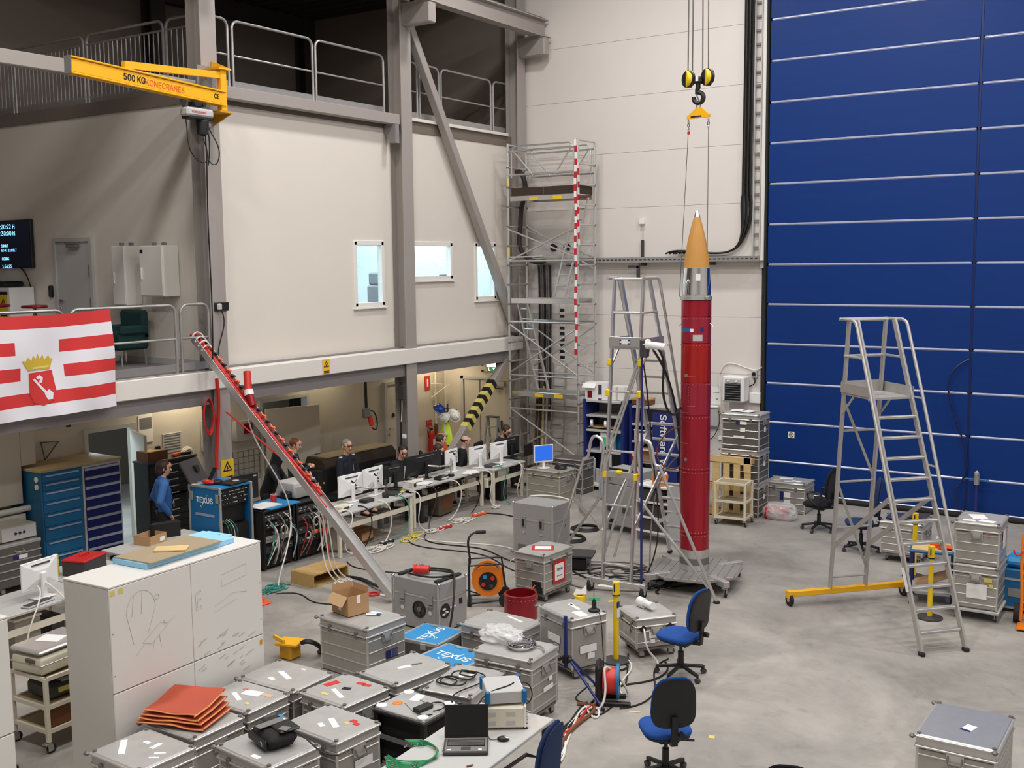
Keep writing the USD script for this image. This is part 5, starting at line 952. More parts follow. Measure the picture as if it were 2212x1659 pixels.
obj('collar_ring', G().lathe([(.2, 4.285), (.233, 4.29), (.233, 4.345), (.2, 4.35)], 40), 'aluminium', t, smooth=30)
for a in (2.6, -.5): obj('lifting_lug', G().box((.245 * math.cos(a), .245 * math.sin(a), 4.32), (.05, .06, .05), rz=a, ch=.008), 'galvanised', t)
obj('polished_section', G().lathe([(.2, 4.345), (.212, 4.35), (.212, 4.38), (.204, 4.55), (.188, 4.76)], 48), 'chrome', t, smooth=True)
obj('nose_cone', G().lathe([(.19, 4.755), (.186, 4.77), (.17, 4.95), (.135, 5.15), (.09, 5.34), (.046, 5.5)], 40), 'nose_tan', t, smooth=True)
obj('nose_tip', G().lathe([(.046, 5.5), (.03, 5.56), (.012, 5.61), (0, 5.62)], 24), 'aluminium_bright', t, smooth=True)
def on_tube(a, z, w, h, m, name, r=R_):
    V = []; F = []; n = 5
    for i in range(n + 1):
        b = a + (i / n - .5) * w / r; V += [((r + .003) * math.cos(b), (r + .003) * math.sin(b), z - h / 2), ((r + .003) * math.cos(b), (r + .003) * math.sin(b), z + h / 2)]
    for i in range(n): F.append((2 * i, 2 * i + 2, 2 * i + 3, 2 * i + 1))
    return obj(name, G().add(V, F), m, t, smooth=True)
on_tube(-1.9, 3.85, .16, .05, 'blue_case', 'blue_decal'); on_tube(-1.45, 3.848, .05, .05, 'paper', 'white_decal'); on_tube(-.75, 3.86, .05, .07, 'navy', 'crest_decal'); on_tube(-1.05, 3.74, .14, .09, 'light_grey', 'data_plate'); on_tube(-1.05, 4.62, .07, .11, 'paper', 'white_label', .199); on_tube(-1.3, .52, .09, .02, 'black_matte', 'base_print')
for s, a in ((1, 0), (-1, math.pi)): obj('antenna_spike', G().cyl((.22 * s, 0, 3.95), (.27 * s, 0, 3.9), .006, 5), 'aluminium', t)
t = thing('rocket_dolly', 'steel cross shaped dolly with ribbed plates under the red rocket', 'dolly', (RX, RY, 0), 12)
octo = [(.62 * math.cos(math.radians(22.5 + 45 * i)) * (1.0 if True else 1), .62 * math.sin(math.radians(22.5 + 45 * i))) for i in range(8)]
octo = [(-.3, -.68), (.3, -.68), (.68, -.3), (.68, .3), (.3, .68), (-.3, .68), (-.68, .3), (-.68, -.3)]
obj('deck', G().prism(octo, .03, TR((0, 0, .205))), 'galvanised', t)
for i in range(11): x = -.6 + i * .12; L_ = .66 if abs(x) < .3 else .66 - (abs(x) - .3); obj('deck_plank', G().bb(x - .05, x + .05, -L_, L_, .235, .242, ch=.003), 'galvanised', t)
for a in (45, 135, 225, 315):
    c, s = math.cos(math.radians(a)), math.sin(math.radians(a)); obj('arm', G().bar((.45 * c, .45 * s, .2), (.86 * c, .86 * s, .2), .1, .09, ch=.006), 'aluminium_dull', t); caster(t, .8 * c, .8 * s - .02, .155, 'black_rubber', .06)
obj('red_block', G().box((.58, -.52, .2), (.05, .09, .08)), 'red_paint', t); obj('skirt', G().bb(-.5, .5, -.5, .5, .17, .2), 'dark_grey', t)

# crane hook above it
t = thing('crane_hook', 'yellow sheave crane hook block hanging on four wire ropes', 'crane hook', (-6.7, 15.16, 0))
for x in (-.16, .14): obj('sheave_cover', G().cyl((x - .035, -.02, 7.5), (x + .035, .03, 7.5), .12, 24), 'yellow_plastic', t); obj('sheave_slot', G().cyl((x - .012, -.03, 7.5), (x + .012, .02, 7.5), .123, 24), 'black_plastic', t)
obj('cross_head', G().box((-.01, 0, 7.47), (.14, .1, .1), ch=.02), 'black_plastic', t); obj('white_clip', G().box((-.005, -.055, 7.49), (.04, .02, .08)), 'white_plastic', t); obj('swivel', G().cyl((-.01, 0, 7.36), (-.01, 0, 7.44), .035, 12), 'black_plastic', t)
obj('hook', G().tube(np.vstack([[(-.01, 0, 7.38), (-.02, 0, 7.33)], arc((.0, 0, 7.22), .075, 110, -190, 18)]), .034, 10), 'black_plastic', t); obj('safety_latch', G().bar((-.04, -.02, 7.3), (.02, -.02, 7.16), .03, .01), 'aluminium_bright', t)
for x, z in ((-.17, 7.6), (-.1, 7.58), (.06, 7.58), (.15, 7.6)): obj('wire_rope', G().cyl((x, 0, z), (x * .8 - .01, 0, 13.0), .009, 6), 'case_dark', t)
t = thing('lifting_beam', 'yellow spreader beam with two thin slings above the rocket', 'lifting beam', (-6.7, 15.16, 0), -8)
obj('beam', G().prism([(-.19, 6.93), (.19, 6.93), (.19, 6.965), (.05, 7.08), (-.03, 7.08), (-.19, 6.965)], .03, TR((0, .015, 0), (1, 0, 0), (0, 0, 1))), 'yellow_paint', t); obj('shackle_eye', G().tube(arc((0, 0, 7.1), .035, 0, 360, 14), .01, 6), 'chrome', t); obj('print_line', G().box((-.03, -.018, 6.955), (.18, .003, .018)), 'black_matte', t)
for s in (-1, 1):
    for k in range(3): obj('chain_link', G().tube([(.17 * s + (.016 * math.cos(a) if k % 2 else 0), (0 if k % 2 else .016 * math.cos(a)), 6.89 - .05 * k + .03 * math.sin(a)) for a in np.linspace(0, 6.28, 9)[:-1]], .006, 5, True), 'chrome', t)
    obj('sling', G().cyl((.17 * s, 0, 6.77), (.235 * s, -.11, 4.33), .005, 6), 'case_dark', t)
obj('red_tag', G().box((-.16, -.01, 6.73), (.04, .01, .04)), 'red_paint', t)

# ================================================================ mobile platform ladders
def platform_ladder(label, c, rz, hp, w=.62, beam=1.75, bm='yellow_paint', out=False, kick=False):
    """local: feet at y=0, beam at y=B; steps rise towards +y"""
    t = thing('platform_ladder', label, 'ladder', (*c, 0), rz); ht = hp + 1.0; B = .415 * ht + .2 + .09 * ht; k = .415; al = 'aluminium_dull' if not out else 'aluminium'
    bl = lambda z: B - .09 * z
    for s in (-1, 1):
        x = s * w / 2; xt = s * (w / 2 - .03)
        obj('front_stile', G().bar((x, 0, .04), (xt, k * ht, ht), .03, .085, up=(0, 1, -.4), ch=.004), al, t); obj('foot', G().box((x, -.005, .025), (.06, .1, .05), ch=.012), 'black_rubber', t)
        obj('back_leg', G().bar((xt, bl(.2), .2), (xt, bl(ht), ht), .03, .075, up=(0, 1, 0), ch=.004), al, t)
        obj('hand_rail', G().tube([(s * (w / 2 + .07), k * hp * .38 - .1, hp * .38), (s * (w / 2 + .07), k * hp - .13, hp), (s * (w / 2 + .07), k * ht - .17, ht - .1), (s * (w / 2 + .07), k * ht - .13, ht - .03), (s * (w / 2 + .065), k * ht - .05, ht), (s * (w / 2 + .03), bl(ht) + .1, ht)], .022, 8), al, t)
        for z in (hp * .42, hp, hp * .72): obj('rail_bracket', G().bar((s * w / 2, k * z - .02, z), (s * (w / 2 + .08), k * z - .1, z - .02), .03, .02), al, t)
        obj('guard_bar', G().cyl((x, k * (hp + .5), hp + .5), (x, bl(hp + .5), hp + .5), .018, 8), al, t)
        obj('strut', G().bar((x, k * hp * .58, hp * .6), (xt, bl(hp * .3), hp * .27), .06, .02, up=(1, 0, 0)), al, t)
        obj('platform_brace', G().bar((x * .96, bl(hp), hp - .3), (x * .96, bl(hp) - .28, hp - .03), .025, .02, up=(1, 0, 0)), al, t)
    n = int(round(hp / .25))
    for i in range(1, n):
        z = hp * i / n; obj('step', G().box((0, k * z, z), (w - .05, .085, .035), ch=.006), al, t)
    y0, y1 = k * hp - .02, bl(hp) + .02
    obj('platform', G().bb(-w / 2, w / 2, y0, y1, hp - .03, hp), al, t)
    for a in (G().bb(-w / 2 - .012, -w / 2, y0, y1, hp, hp + .13), G().bb(w / 2, w / 2 + .012, y0, y1, hp, hp + .13), G().bb(-w / 2, w / 2, y1, y1 + .012, hp, hp + .15)): obj('toe_board', a, al, t)
    for z in (ht - .01, hp + .5): obj('cross_bar', G().cyl((-w / 2, bl(z) + .0, z), (w / 2, bl(z), z), .02, 8), al, t)
    if not kick: obj('cross_bar', G().cyl((-w / 2 - .06, bl(ht) + .1, ht), (w / 2 + .06, bl(ht) + .1, ht), .02, 8), al, t)
    zs_ = [hp * f for f in (.12, .36, .58, .82)]
    for z in zs_: obj('back_rung', G().cyl((-w / 2 + .03, bl(z), z), (w / 2 - .03, bl(z), z), .017, 8), al, t)
    for a, b in ((.96, .60), (.57, .16)): obj('diagonal', G().bar((-w / 2 + .04, bl(hp * a), hp * a), (w / 2 - .04, bl(hp * b), hp * b), .035, .012, up=(0, 1, 0)), al, t)
    obj('base_beam', G().bb(-beam / 2, beam / 2, bl(.15) - .04, bl(.15) + .04, .13, .21, ch=.006), bm, t)
    for s in (-1, 1):
        obj('beam_fork', G().bb(s * (beam / 2 + .035) - .035, s * (beam / 2 + .035) + .035, bl(.15) - .05, bl(.15) + .05, .11, .22, ch=.006), bm, t); obj('wheel', G().cyl((s * (beam / 2 + .03) - .022, bl(.15), .09), (s * (beam / 2 + .03) + .022, bl(.15), .09), .09, 18), 'black_rubber', t); obj('hub', G().cyl((s * (beam / 2 + .03) - .026, bl(.15), .09), (s * (beam / 2 + .03) + .026, bl(.15), .09), .035, 12), 'light_grey', t)
    return t, bl
t, bl = platform_ladder('tall aluminium platform ladder with a yellow base beam before the blue door', (-2.81, 13.885), 47.2, 3.05)
for z in (1.95, 1.72): obj('yellow_sticker', G().bar((-.327, .415 * z - .02, z), (-.327, .415 * (z + .2) - .02, z + .2), .004, .05, up=(0, 1, -.4)), 'yellow_faded', t)
obj('label_plate', G().bar((-.327, .415 * .72, .72), (-.327, .415 * 1.0, 1.0), .004, .06, up=(0, 1, -.4)), 'paper', t)
t, bl = platform_ladder('aluminium platform ladder with outriggers standing beside the red rocket', (-7.46, 16.45), 181.5, 3.62, .52, .8, 'aluminium', True, True)
obj('name_plate', G().box((0, bl(3.62) + .03, 3.7), (.5, .02, .14), ch=.004), 'aluminium', t); obj('logo_oval', G().add(BOXV * np.array((.16, .006, .07)) + (0, bl(3.62) + .042, 3.7), BOXF), 'white_plastic', t); obj('logo_mark', G().box((-.07, bl(3.62) + .046, 3.725), (.03, .006, .02)).box((.07, bl(3.62) + .046, 3.725), (.03, .006, .02)).box((-.07, bl(3.62) + .046, 3.675), (.03, .006, .02)).box((.07, bl(3.62) + .046, 3.675), (.03, .006, .02)), 'navy', t)
for s in (-1, 1):
    for z in (3.4, 2.95, 1.75): obj('yellow_clamp', G().box((s * .25, bl(z) + .01, z), (.06, .1, .1), ch=.01), 'yellow_plastic', t)
    A = np.array((s * .29, bl(2.2) + .05, 2.2)); F_ = np.array((s * 1.42, bl(0) + (-.5 if s > 0 else -.35), .02))
    crv = [A + (0, 0, -.5), A, A + (s * .06, 0, .09), A + (s * .14, 0, .1), A + (s * .2, 0, .02), A + (s * .32, 0, -.25)]
    obj('outrigger', G().tube(np.vstack([spline(crv, 5), [F_]]), .024, 8), 'aluminium', t)
    Q = A + (s * .0, .02, -.75); obj('outrigger_arm', G().tube([A + (0, .02, -.45), Q, A + (F_ - A) * .9 + (0, 0, -.03)], .022, 8), 'aluminium', t)
    q0 = A + (s * .32, 0, -.25); q0 = q0 + (F_ - q0) * .33; q1 = Q + (A + (F_ - A) * .9 - Q) * .28; obj('outrigger_tie', G().bar(q0, q1, .05, .02, up=(0, 1, 0)), 'aluminium', t)
    obj('outrigger_foot', G().lathe([(.0, 0), (.05, 0), (.045, .03), (0, .04)], 12, (F_[0], F_[1], 0)), 'black_rubber', t)
obj('lower_tie', G().bb(-.24, .24, bl(1.75) - .01, bl(1.75) + .03, 1.72, 1.8), 'aluminium', t); obj('yellow_clamp', G().box((.02, bl(1.75) + .02, 1.8), (.09, .07, .05), ch=.01), 'yellow_plastic', t)
obj('long_brace', G().cyl((-.22, bl(3.3) + .05, 3.3), (.28, bl(1.8) + .05, 1.75), .018, 8), 'aluminium', t)
obj('long_brace', G().cyl((-.25, bl(1.7) + .05, 1.7), (.05, bl(.6) + .02, .55), .018, 8), 'aluminium', t)
t = thing('ladder_camera', 'white tube camera on a blue pole clamped to the ladder beside the rocket', 'camera', (-7.02, 13.95, 0)); obj('pole', G().cyl((.02, 0, .25), (.02, 0, 3.6), .018, 8), 'navy', t); obj('camera_body', G().cyl((.05, 0, 3.7), (.4, -.02, 3.67), .05, 16), 'white_plastic', t); obj('bracket', G().box((.06, 0, 3.64), (.12, .1, .26), ch=.02), 'dark_grey', t)
obj('flange', G().cyl((.1, 0, 3.7), (.13, 0, 3.7), .075, 18), 'white_plastic', t)
t = thing('umbilical_cables', 'dark umbilical cables running down the ladder to the rocket', 'cables')
for k, pts in enumerate(([(-6.98, 14.0, 3.75), (-6.85, 14.3, 3.5), (-6.95, 14.6, 2.8), (-6.9, 14.75, 2.6), (-6.83, 14.9, 2.7)], [(-6.95, 14.2, 3.6), (-7.0, 14.9, 3.0), (-7.05, 15.3, 2.3), (-7.1, 15.5, 1.4), (-7.1, 15.7, .6)], [(-6.85, 14.9, 2.4), (-7.1, 14.8, 2.2), (-7.15, 14.8, 1.9), (-6.98, 14.9, 1.75), (-6.87, 14.98, 1.8)], [(-7.05, 14.1, 3.4), (-7.2, 14.6, 2.6), (-7.2, 14.8, 1.6), (-7.1, 14.7, .8), (-7.3, 14.5, .02)], [(-7.0, 15.2, 1.9), (-7.3, 15.2, 1.5), (-7.35, 15.0, .9), (-7.3, 14.8, .02)])):
    obj('cable', G().tube(spline(pts, 8), .018 if k < 2 else .011, 7), ('cable_black', 'cable_black', 'wood_dark', 'cable_black', 'cable_grey')[k], t)

# ================================================================ scaffold tower in the corner
t = thing('scaffold_tower', 'tall aluminium scaffold tower with red and white tape in the corner', 'scaffold'); X0, X1, Y0, Y1, ZT = -13.62, -11.84, 20.55, 21.3, 7.47
for x in (X0, X1):
    for y in (Y0, Y1):
        obj('upright', G().cyl((x, y, .16), (x, y, ZT - (.15 if y > 21 and x < -13 else 0)), .026, 10), 'aluminium', t); obj('wheel', G().cyl((x - .025, y, .08), (x + .025, y, .08), .08, 14), 'black_rubber', t)
    z = .5
    while z < ZT - .2:
        obj('rung', G().cyl((x, Y0, z), (x, Y1, z), .02, 8), 'aluminium', t)
        for y in (Y0, Y1): obj('joint_collar', G().cyl((x, y, z - .02), (x, y, z + .02), .034, 8), 'case_corner', t)
        z += .43
    obj('rung', G().cyl((x, Y0, ZT - .03), (x, Y1, ZT - .03), .02, 8), 'aluminium', t)
for y in (Y0, Y1):
    for z in (7.3, 6.78, 4.9, 3.55, 2.35, 1.6): obj('ledger', G().cyl((X0, y, z), (X1, y, z), .022, 8), 'aluminium', t)
    for a, b in (((X0, 5.6), (X1, 4.95)), ((X0, 4.9), (X1, 5.62)) if y < 21 else ((X0, 5.7), (X1, 4.7)), ((X0, 4.98), (-12.7, 5.0)), ((X0, 2.4), (X1, 3.45)), ((X0, 3.5), (X1, 2.4)), ((X0, 1.6), (X1, .6)) if y < 21 else ((X0, .7), (X1, 1.6))):
        obj('diagonal', G().cyl((a[0], y, a[1]), (b[0], y, b[1]), .02, 8), 'aluminium', t)
    obj('guard_frame', G().tube([(X0 + .1, y, 6.72), (X0 + .1, y, 7.3), (X0 + .2, y, 7.4), (X1 - .2, y, 7.4), (X1 - .1, y, 7.3), (X1 - .1, y, 6.72)], .018, 8), 'aluminium', t)
    for a, b in (((X0 + .15, 7.3), (-12.95, 6.75)), ((X1 - .15, 7.3), (-12.4, 6.75))): obj('diagonal', G().cyl((a[0], y, a[1]), (b[0], y, b[1]), .016, 8), 'aluminium', t)
def deck(z, toe, m='aluminium'):
    obj('platform', G().bb(X0 + .08, X1 - .08, Y0 + .04, Y1 - .04, z - .04, z), 'wood_dark' if toe else 'galvanised', t); obj('platform_edge', G().bb(X0 + .05, X1 - .05, Y0 + .0, Y0 + .04, z - .09, z + .02, ch=.006), 'aluminium_bright' if not toe else 'aluminium', t); obj('platform_edge', G().bb(X0 + .05, X1 - .05, Y1 - .04, Y1, z - .09, z + .02, ch=.006), 'aluminium', t)
    if toe:
        for a in (G().bb(X0 + .06, -12.75, Y0 + .05, Y0 + .07, z + .02, z + .2), G().bb(-12.73, X1 - .06, Y0 + .05, Y0 + .07, z + .02, z + .2), G().bb(X1 - .08, X1 - .06, Y0 + .07, Y1, z + .02, z + .2), G().bb(X0 + .06, X0 + .08, Y0 + .07, Y1, z + .02, z + .2)): obj('toe_board', a, 'curtain_brown', t)
        for x in (-12.95, -12.35): obj('yellow_label', G().bb(x - .11, x + .11, Y0 - .004, Y0, z - .08, z - .01), 'yellow_sign', t)
deck(6.3, True); deck(4.05, False); deck(1.97, False)
for x in (-12.85, -12.35): obj('yellow_label', G().bb(x - .11, x + .11, Y0 - .004, Y0, 1.89, 1.97), 'yellow_sign', t)
for (xa, za, xb, zb, y) in ((-12.0, 6.25, -12.6, 4.1, 21.05), (-13.5, 4.05, -12.95, 2.0, 20.9)):
    for d in (-.14, .14): obj('ladder_stile', G().bar((xa + d, y, za), (xb + d, y, zb), .03, .055, up=(0, 1, 0)), 'aluminium', t)
    for i in range(1, 9): f = i / 9; obj('ladder_rung', G().cyl((xa + (xb - xa) * f - .14, y, za + (zb - za) * f), (xa + (xb - xa) * f + .14, y, za + (zb - za) * f), .014, 6), 'aluminium', t)
for z in (6.5, 5.0): obj('yellow_sleeve', G().cyl((X0, Y0, z), (X0, Y0, z + .22), .03, 10), 'yellow_faded', t)
g = None
for k in range(34):
    z = 7.45 - .135 * k; dx = .012 * math.sin(k * .7)
    obj('barrier_tape', G().bar((X1 - .035 + dx, Y0 - .035, z), (X1 - .035 + dx, Y0 - .035, z - .135), .06, .008, up=(0, 1, 0)), 'red_paint' if k % 2 else 'white_plastic', t)
    if 3 < k < 17: obj('barrier_tape', G().bar((X1 + .03 - dx, Y0 - .03, z + .06), (X1 + .03 - dx, Y0 - .03, z - .075), .055, .008, up=(.4, 1, 0)), 'red_paint' if k % 2 else 'white_plastic', t)
t = thing('corner_cables', 'bundle of grey and black cables running down the corner behind the scaffold', 'cables')
for k in range(7): x = -13.5 + .05 * k; obj('cable', G().tube(spline([(x, 21.62, 4.8), (x + .01, 21.63, 3.8), (x, 21.62, 2.8), (x + .01, 21.63, 1.2)], 5), .02, 6), ('cable_black', 'cable_grey', 'cable_grey')[k % 3], t)
t = thing('corner_hose', 'thick black hose looping down the column behind the scaffold', 'hose'); obj('hose', G().tube(spline([(-13.75, 21.1, 6.9), (-13.55, 21.0, 6.85), (-13.45, 21.0, 6.5), (-13.55, 21.0, 6.1), (-13.6, 21.0, 5.6), (-13.6, 21.0, 5.2), (-13.45, 21.1, 4.95), (-13.2, 21.4, 4.9)], 8), .055, 10), 'cable_black', t); obj('red_clamp', G().cyl((-13.72, 21.1, 6.88), (-13.66, 21.1, 6.88), .07, 12), 'red_paint', t)
for i, x in enumerate((-13.31, -12.91)):
    t = thing('hazard_strip', ('left black and white striped strip on the pale wall behind the scaffold', 'right black and white striped strip on the pale wall behind the scaffold')[i], 'strip'); obj('strip', G().bb(x - .06, x + .06, YW - .02, YW - .002, 2.6, 3.95, ch=.004), 'white_paint', t)
    for k in range(9): obj('black_stripe', G().bb(x - .06, x + .06, YW - .023, YW - .019, 2.65 + .135 * k, 2.72 + .135 * k), 'black_plastic', t)
t = thing('wall_port', 'left round black wall port behind the scaffold', 'wall port'); obj('port', G().cyl((-13.13, YW - .03, 5.2), (-13.13, YW, 5.2), .09, 18), 'black_plastic', t)
t = thing('wall_port', 'right round black wall port behind the scaffold', 'wall port'); obj('port', G().cyl((-12.78, YW - .03, 5.2), (-12.78, YW, 5.2), .09, 18), 'black_plastic', t)
t = thing('wall_access_ladder', 'thin grey ladder leaning on the pale wall behind the scaffold', 'ladder')
for x in (-13.15, -12.8): obj('stile', G().cyl((x, 21.45, 0), (x, 21.66, 2.55), .018, 8), 'galvanised', t)
for i in range(8): obj('rung', G().cyl((-13.15, 21.45 + .21 * (i + .7) / 8.2, .22 + .3 * i), (-12.8, 21.45 + .21 * (i + .7) / 8.2, .22 + .3 * i), .013, 6), 'galvanised', t)
t = thing('folding_ladder', 'small grey folding ladder standing behind the bearded man', 'ladder', (-14.3, 20.6, 0))
for s in (-1, 1): obj('stile', G().bar((s * .2, 0, 0), (s * .14, .22, 1.3), .03, .06), 'aluminium_dull', t); obj('rear_leg', G().bar((s * .2, .5, 0), (s * .14, .26, 1.3), .03, .04), 'aluminium_dull', t)
for i in range(4): obj('step', G().box((0, .05 + .045 * i, .3 + .26 * i), (.34, .07, .03)), 'aluminium_dull', t)
obj('top_cap', G().box((0, .24, 1.31), (.32, .14, .03), ch=.01), 'dark_grey', t)
t = thing('long_pole', 'dark long poles leaning on the wall behind the scaffold foot', 'poles')
for k in range(4): obj('pole', G().cyl((-13.4 + .1 * k, 21.2, 0), (-13.55 + .09 * k, 21.6, 1.7 + .15 * k), .03, 8), ('wood_dark', 'dark_grey', 'wood_pale', 'galvanised')[k], t)
t = thing('wall_detector', 'small white box with a thin cable on the pale wall above the tray', 'detector'); obj('box', G().box((-10.87, YW - .05, 5.72), (.12, .09, .12), ch=.01), 'white_plastic', t); obj('cable', G().cyl((-10.86, YW - .02, 5.65), (-10.86, YW - .02, 5.3), .006, 6), 'light_grey', t); obj('post', G().bb(-10.89, -10.83, YW - .06, YW - .02, 4.86, 5.32), 'dark_grey', t)
t = thing('steel_bracket', 'dark bracket arm under the cable tray', 'bracket'); obj('arm', G().bb(-11.05, -10.8, YW - .35, YW - .3, 4.72, 4.78).bb(-10.85, -10.79, YW - .35, YW - .29, 4.5, 4.76), 'dark_grey', t)

# ================================================================ wall things between the rocket and the door
t = thing('fan_heater', 'white wall fan heater with dark louvres between rocket and door', 'heater', (-8.62, YW, 2.22)); obj('body', G().bb(-.24, .24, -.36, -.04, -.28, .26, ch=.03), 'white_plastic', t); obj('grille', G().bb(-.17, .17, -.372, -.35, -.24, .12), 'black_matte', t)
for i in range(7): obj('louvre', G().bar((-.17, -.375, -.2 + .05 * i), (.17, -.375, -.2 + .05 * i), .02, .008, up=(0, .6, .8)), 'mid_grey', t)
obj('panel', G().bb(-.17, .17, -.366, -.35, .13, .2), 'light_grey', t); obj('knob', G().cyl((-.1, -.36, .165), (-.1, -.39, .165), .022, 12), 'white_plastic', t); obj('knob', G().cyl((.08, -.36, .165), (.08, -.39, .165), .022, 12), 'white_plastic', t); obj('bracket', G().bb(-.2, .2, -.05, -.002, -.05, .28), 'light_grey', t)
t = thing('heater_pipe', 'thin white conduit framing the fan heater on the pale wall', 'conduit'); obj('pipe', G().tube(spline([(-9.0, YW - .02, 1.15), (-9.0, YW - .02, 2.0), (-9.0, YW - .02, 2.6), (-8.93, YW - .02, 2.68), (-8.6, YW - .02, 2.68), (-8.12, YW - .02, 2.67)], 8), .012, 6), 'white_paint', t); obj('junction_box', G().box((-9.02, YW - .03, 1.12), (.08, .05, .09), ch=.01), 'white_plastic', t)
t = thing('door_switch', 'black button switch box beside the blue door', 'switch', (-8.27, YW - .04, 2.52)); obj('box', G().box((0, 0, 0), (.12, .07, .16), ch=.01), 'light_grey', t); obj('button', G().cyl((0, -.035, .0), (0, -.06, .0), .04, 14), 'black_plastic', t); obj('cable', G().tube(spline([(0, -.02, -.08), (.0, -.02, -.2), (-.1, -.02, -.26), (-.35, -.02, -.25)], 6), .012, 6), 'cable_black', t)
t = thing('junction_box', 'white junction box under the door switch', 'box', (-8.25, YW - .04, 2.02)); obj('box', G().box((0, 0, 0), (.24, .08, .22), ch=.01), 'white_plastic', t); obj('cover_screw', G().cyl((0, -.04, .08), (0, -.044, .08), .008, 6), 'mid_grey', t)
t = thing('wall_poster', 'white notice sheet on the pale wall beside the rocket', 'notice', (-9.13, YW - .006, 2.0)); obj('sheet', G().box((0, 0, 0), (.22, .006, .36)), 'paper', t); obj('print_line', G().box((0, -.004, .08), (.14, .003, .01)), 'mid_grey', t); obj('print_mark', G().box((.02, -.004, -.06), (.05, .003, .03)), 'hardboard', t)
t = thing('paper_dispenser', 'grey paper dispenser on the pale wall beside the rocket', 'dispenser', (-9.2, YW - .06, 1.55)); obj('body', G().box((0, 0, 0), (.3, .12, .4), ch=.03), 'light_grey', t); obj('lid', G().box((0, -.02, .23), (.32, .12, .06), ch=.02), 'white_plastic', t); obj('cord', G().tube(spline([(.16, -.02, .15), (.18, -.02, -.1), (.05, -.02, -.4), (-.1, -.02, -.55)], 5), .008, 5), 'cable_black', t)
t = thing('no_smoking_sign', 'small white round prohibition sign on the blue door', 'sign', (-7.46, YW - .066, 1.31)); obj('plate', G().box((0, 0, 0), (.13, .006, .13)), 'paper', t); obj('ring', G().tube([(.045 * math.cos(a), -.004, .045 * math.sin(a)) for a in np.linspace(0, 6.28, 17)[:-1]], .006, 5, True), 'black_matte', t); obj('bar', G().bar((-.032, -.005, .032), (.032, -.005, -.032), .01, .003), 'black_matte', t); obj('symbol', G().box((0, -.004, 0), (.05, .003, .012)), 'mid_grey', t)
t = thing('door_stand', 'chrome topped blue post with a cross handle before the blue door', 'post', (-3.86, 21.45, 0)); obj('post', G().cyl((0, 0, 0), (0, 0, .68), .035, 12), 'navy', t); obj('head', G().cyl((0, 0, .68), (0, 0, .86), .05, 14), 'galvanised', t); obj('ball', G().ball((0, 0, .9), .055, 2), 'chrome', t); obj('cross_handle', G().cyl((-.2, 0, .78), (.22, 0, .78), .016, 8), 'blue_case', t); obj('base', G().lathe([(.12, 0), (.12, .02), (.04, .04)], 16), 'navy', t)
t = thing('pull_rope', 'dark cord with a yellow grip hanging at the seam of the blue door', 'cord', (-4.1, 21.5, 0)); obj('cord', G().tube(spline([(.02, .08, 3.0), (.02, .08, 1.2), (-.02, .04, .75), (-.12, 0, .55), (-.1, 0, .3), (.02, 0, .12)], 8), .018, 6), 'navy_dark', t); obj('grip', G().box((.04, 0, .09), (.12, .08, .1), rz=.4, ch=.02), 'yellow_faded', t)

# ================================================================ cases and furniture on the right
rs = dict(handle='right', latch='front')
for i, (z0, h, lb) in enumerate(((0, .67, 'grey metal case at the bottom of the tall stack, hidden by the pallet'), (.67, .62, 'grey metal case in the middle of the tall stack beside the blue door'), (1.29, .68, 'grey metal case on top of the tall stack beside the blue door'))):
    case(lb, -7.75, 19.86, 2, .76, .6, h, z0=z0, ribs=4, skin='case_dark', stick=[('front', -.05, h - .17 if i else .4, .07, .06, 'navy', dict(name='logo_plate')), ('front', .06, h - .17 if i else .4, .13, .06, 'paper'), ('right', .0, h * .55, .1, .1, 'paper')] + ([('front', .05, .38, .1, .08, 'paper'), ('front', -.02, .24, .22, .05, 'paper')] if i == 2 else []))
t = thing('paper_sheets', 'loose papers on top of the tall case stack', 'papers', (-7.8, 19.88, 1.985)); obj('sheet', G().box((-.15, .05, .003), (.21, .3, .004), rz=.2), 'paper', t); obj('sheet', G().box((.1, .0, .003), (.21, .3, .004), rz=-.3), 'paper', t)
case('low aluminium case with papers on its lid beside the tall stack', -7.1, 20.55, 1, .8, .6, .6, ribs=4, stick=[('front', -.06, .34, .07, .16, 'navy', dict(name='logo_plate')), ('front', .05, .36, .13, .1, 'paper'), ('front', .05, .22, .13, .09, 'paper'), ('top', -.1, .1, .25, .12, 'paper', dict(rz=.2)), ('top', .15, -.08, .2, .1, 'paper', dict(rz=-.3)), ('top', -.22, -.12, .14, .1, 'yellow_faded'), ('top', .02, -.15, .16, .1, 'paper', dict(rz=.5))])
t = thing('pallet', 'wooden pallet standing upright against the case stack', 'pallet', (-7.93, 19.42, 0), 0)
for i, x in enumerate((-.42, -.21, 0, .21, .42)): obj('board', G().bb(x - .065, x + .065, -.06, -.04, .0, 1.18, ch=.004), 'wood_pale', t)
for i, z in enumerate((.08, .58, 1.1)):
    obj('cross_board', G().bb(-.5, .5, -.04, -.02, z - .06, z + .06, ch=.004), 'wood_box', t); obj('cross_board', G().bb(-.5, .5, .08, .1, z - .06, z + .06), 'wood_box', t)
    for x in (-.42, 0, .42): obj('block', G().bb(x - .06, x + .06, -.02, .08, z - .06, z + .06, ch=.004), 'wood_box', t)
for x in (-.42, .42): obj('board', G().bb(x - .07, x + .07, -.08, -.06, .9, 1.18, ch=.004), 'wood_pale', t)
obj('board', G().bb(-.5, .5, -.08, -.06, 1.06, 1.18, ch=.004), 'wood_pale', t)
cart('cream three shelf trolley in front of the wooden pallet', -7.62, 18.98, 4, .56, .42, .8, (1.0, .58, .2), bed='hardboard')
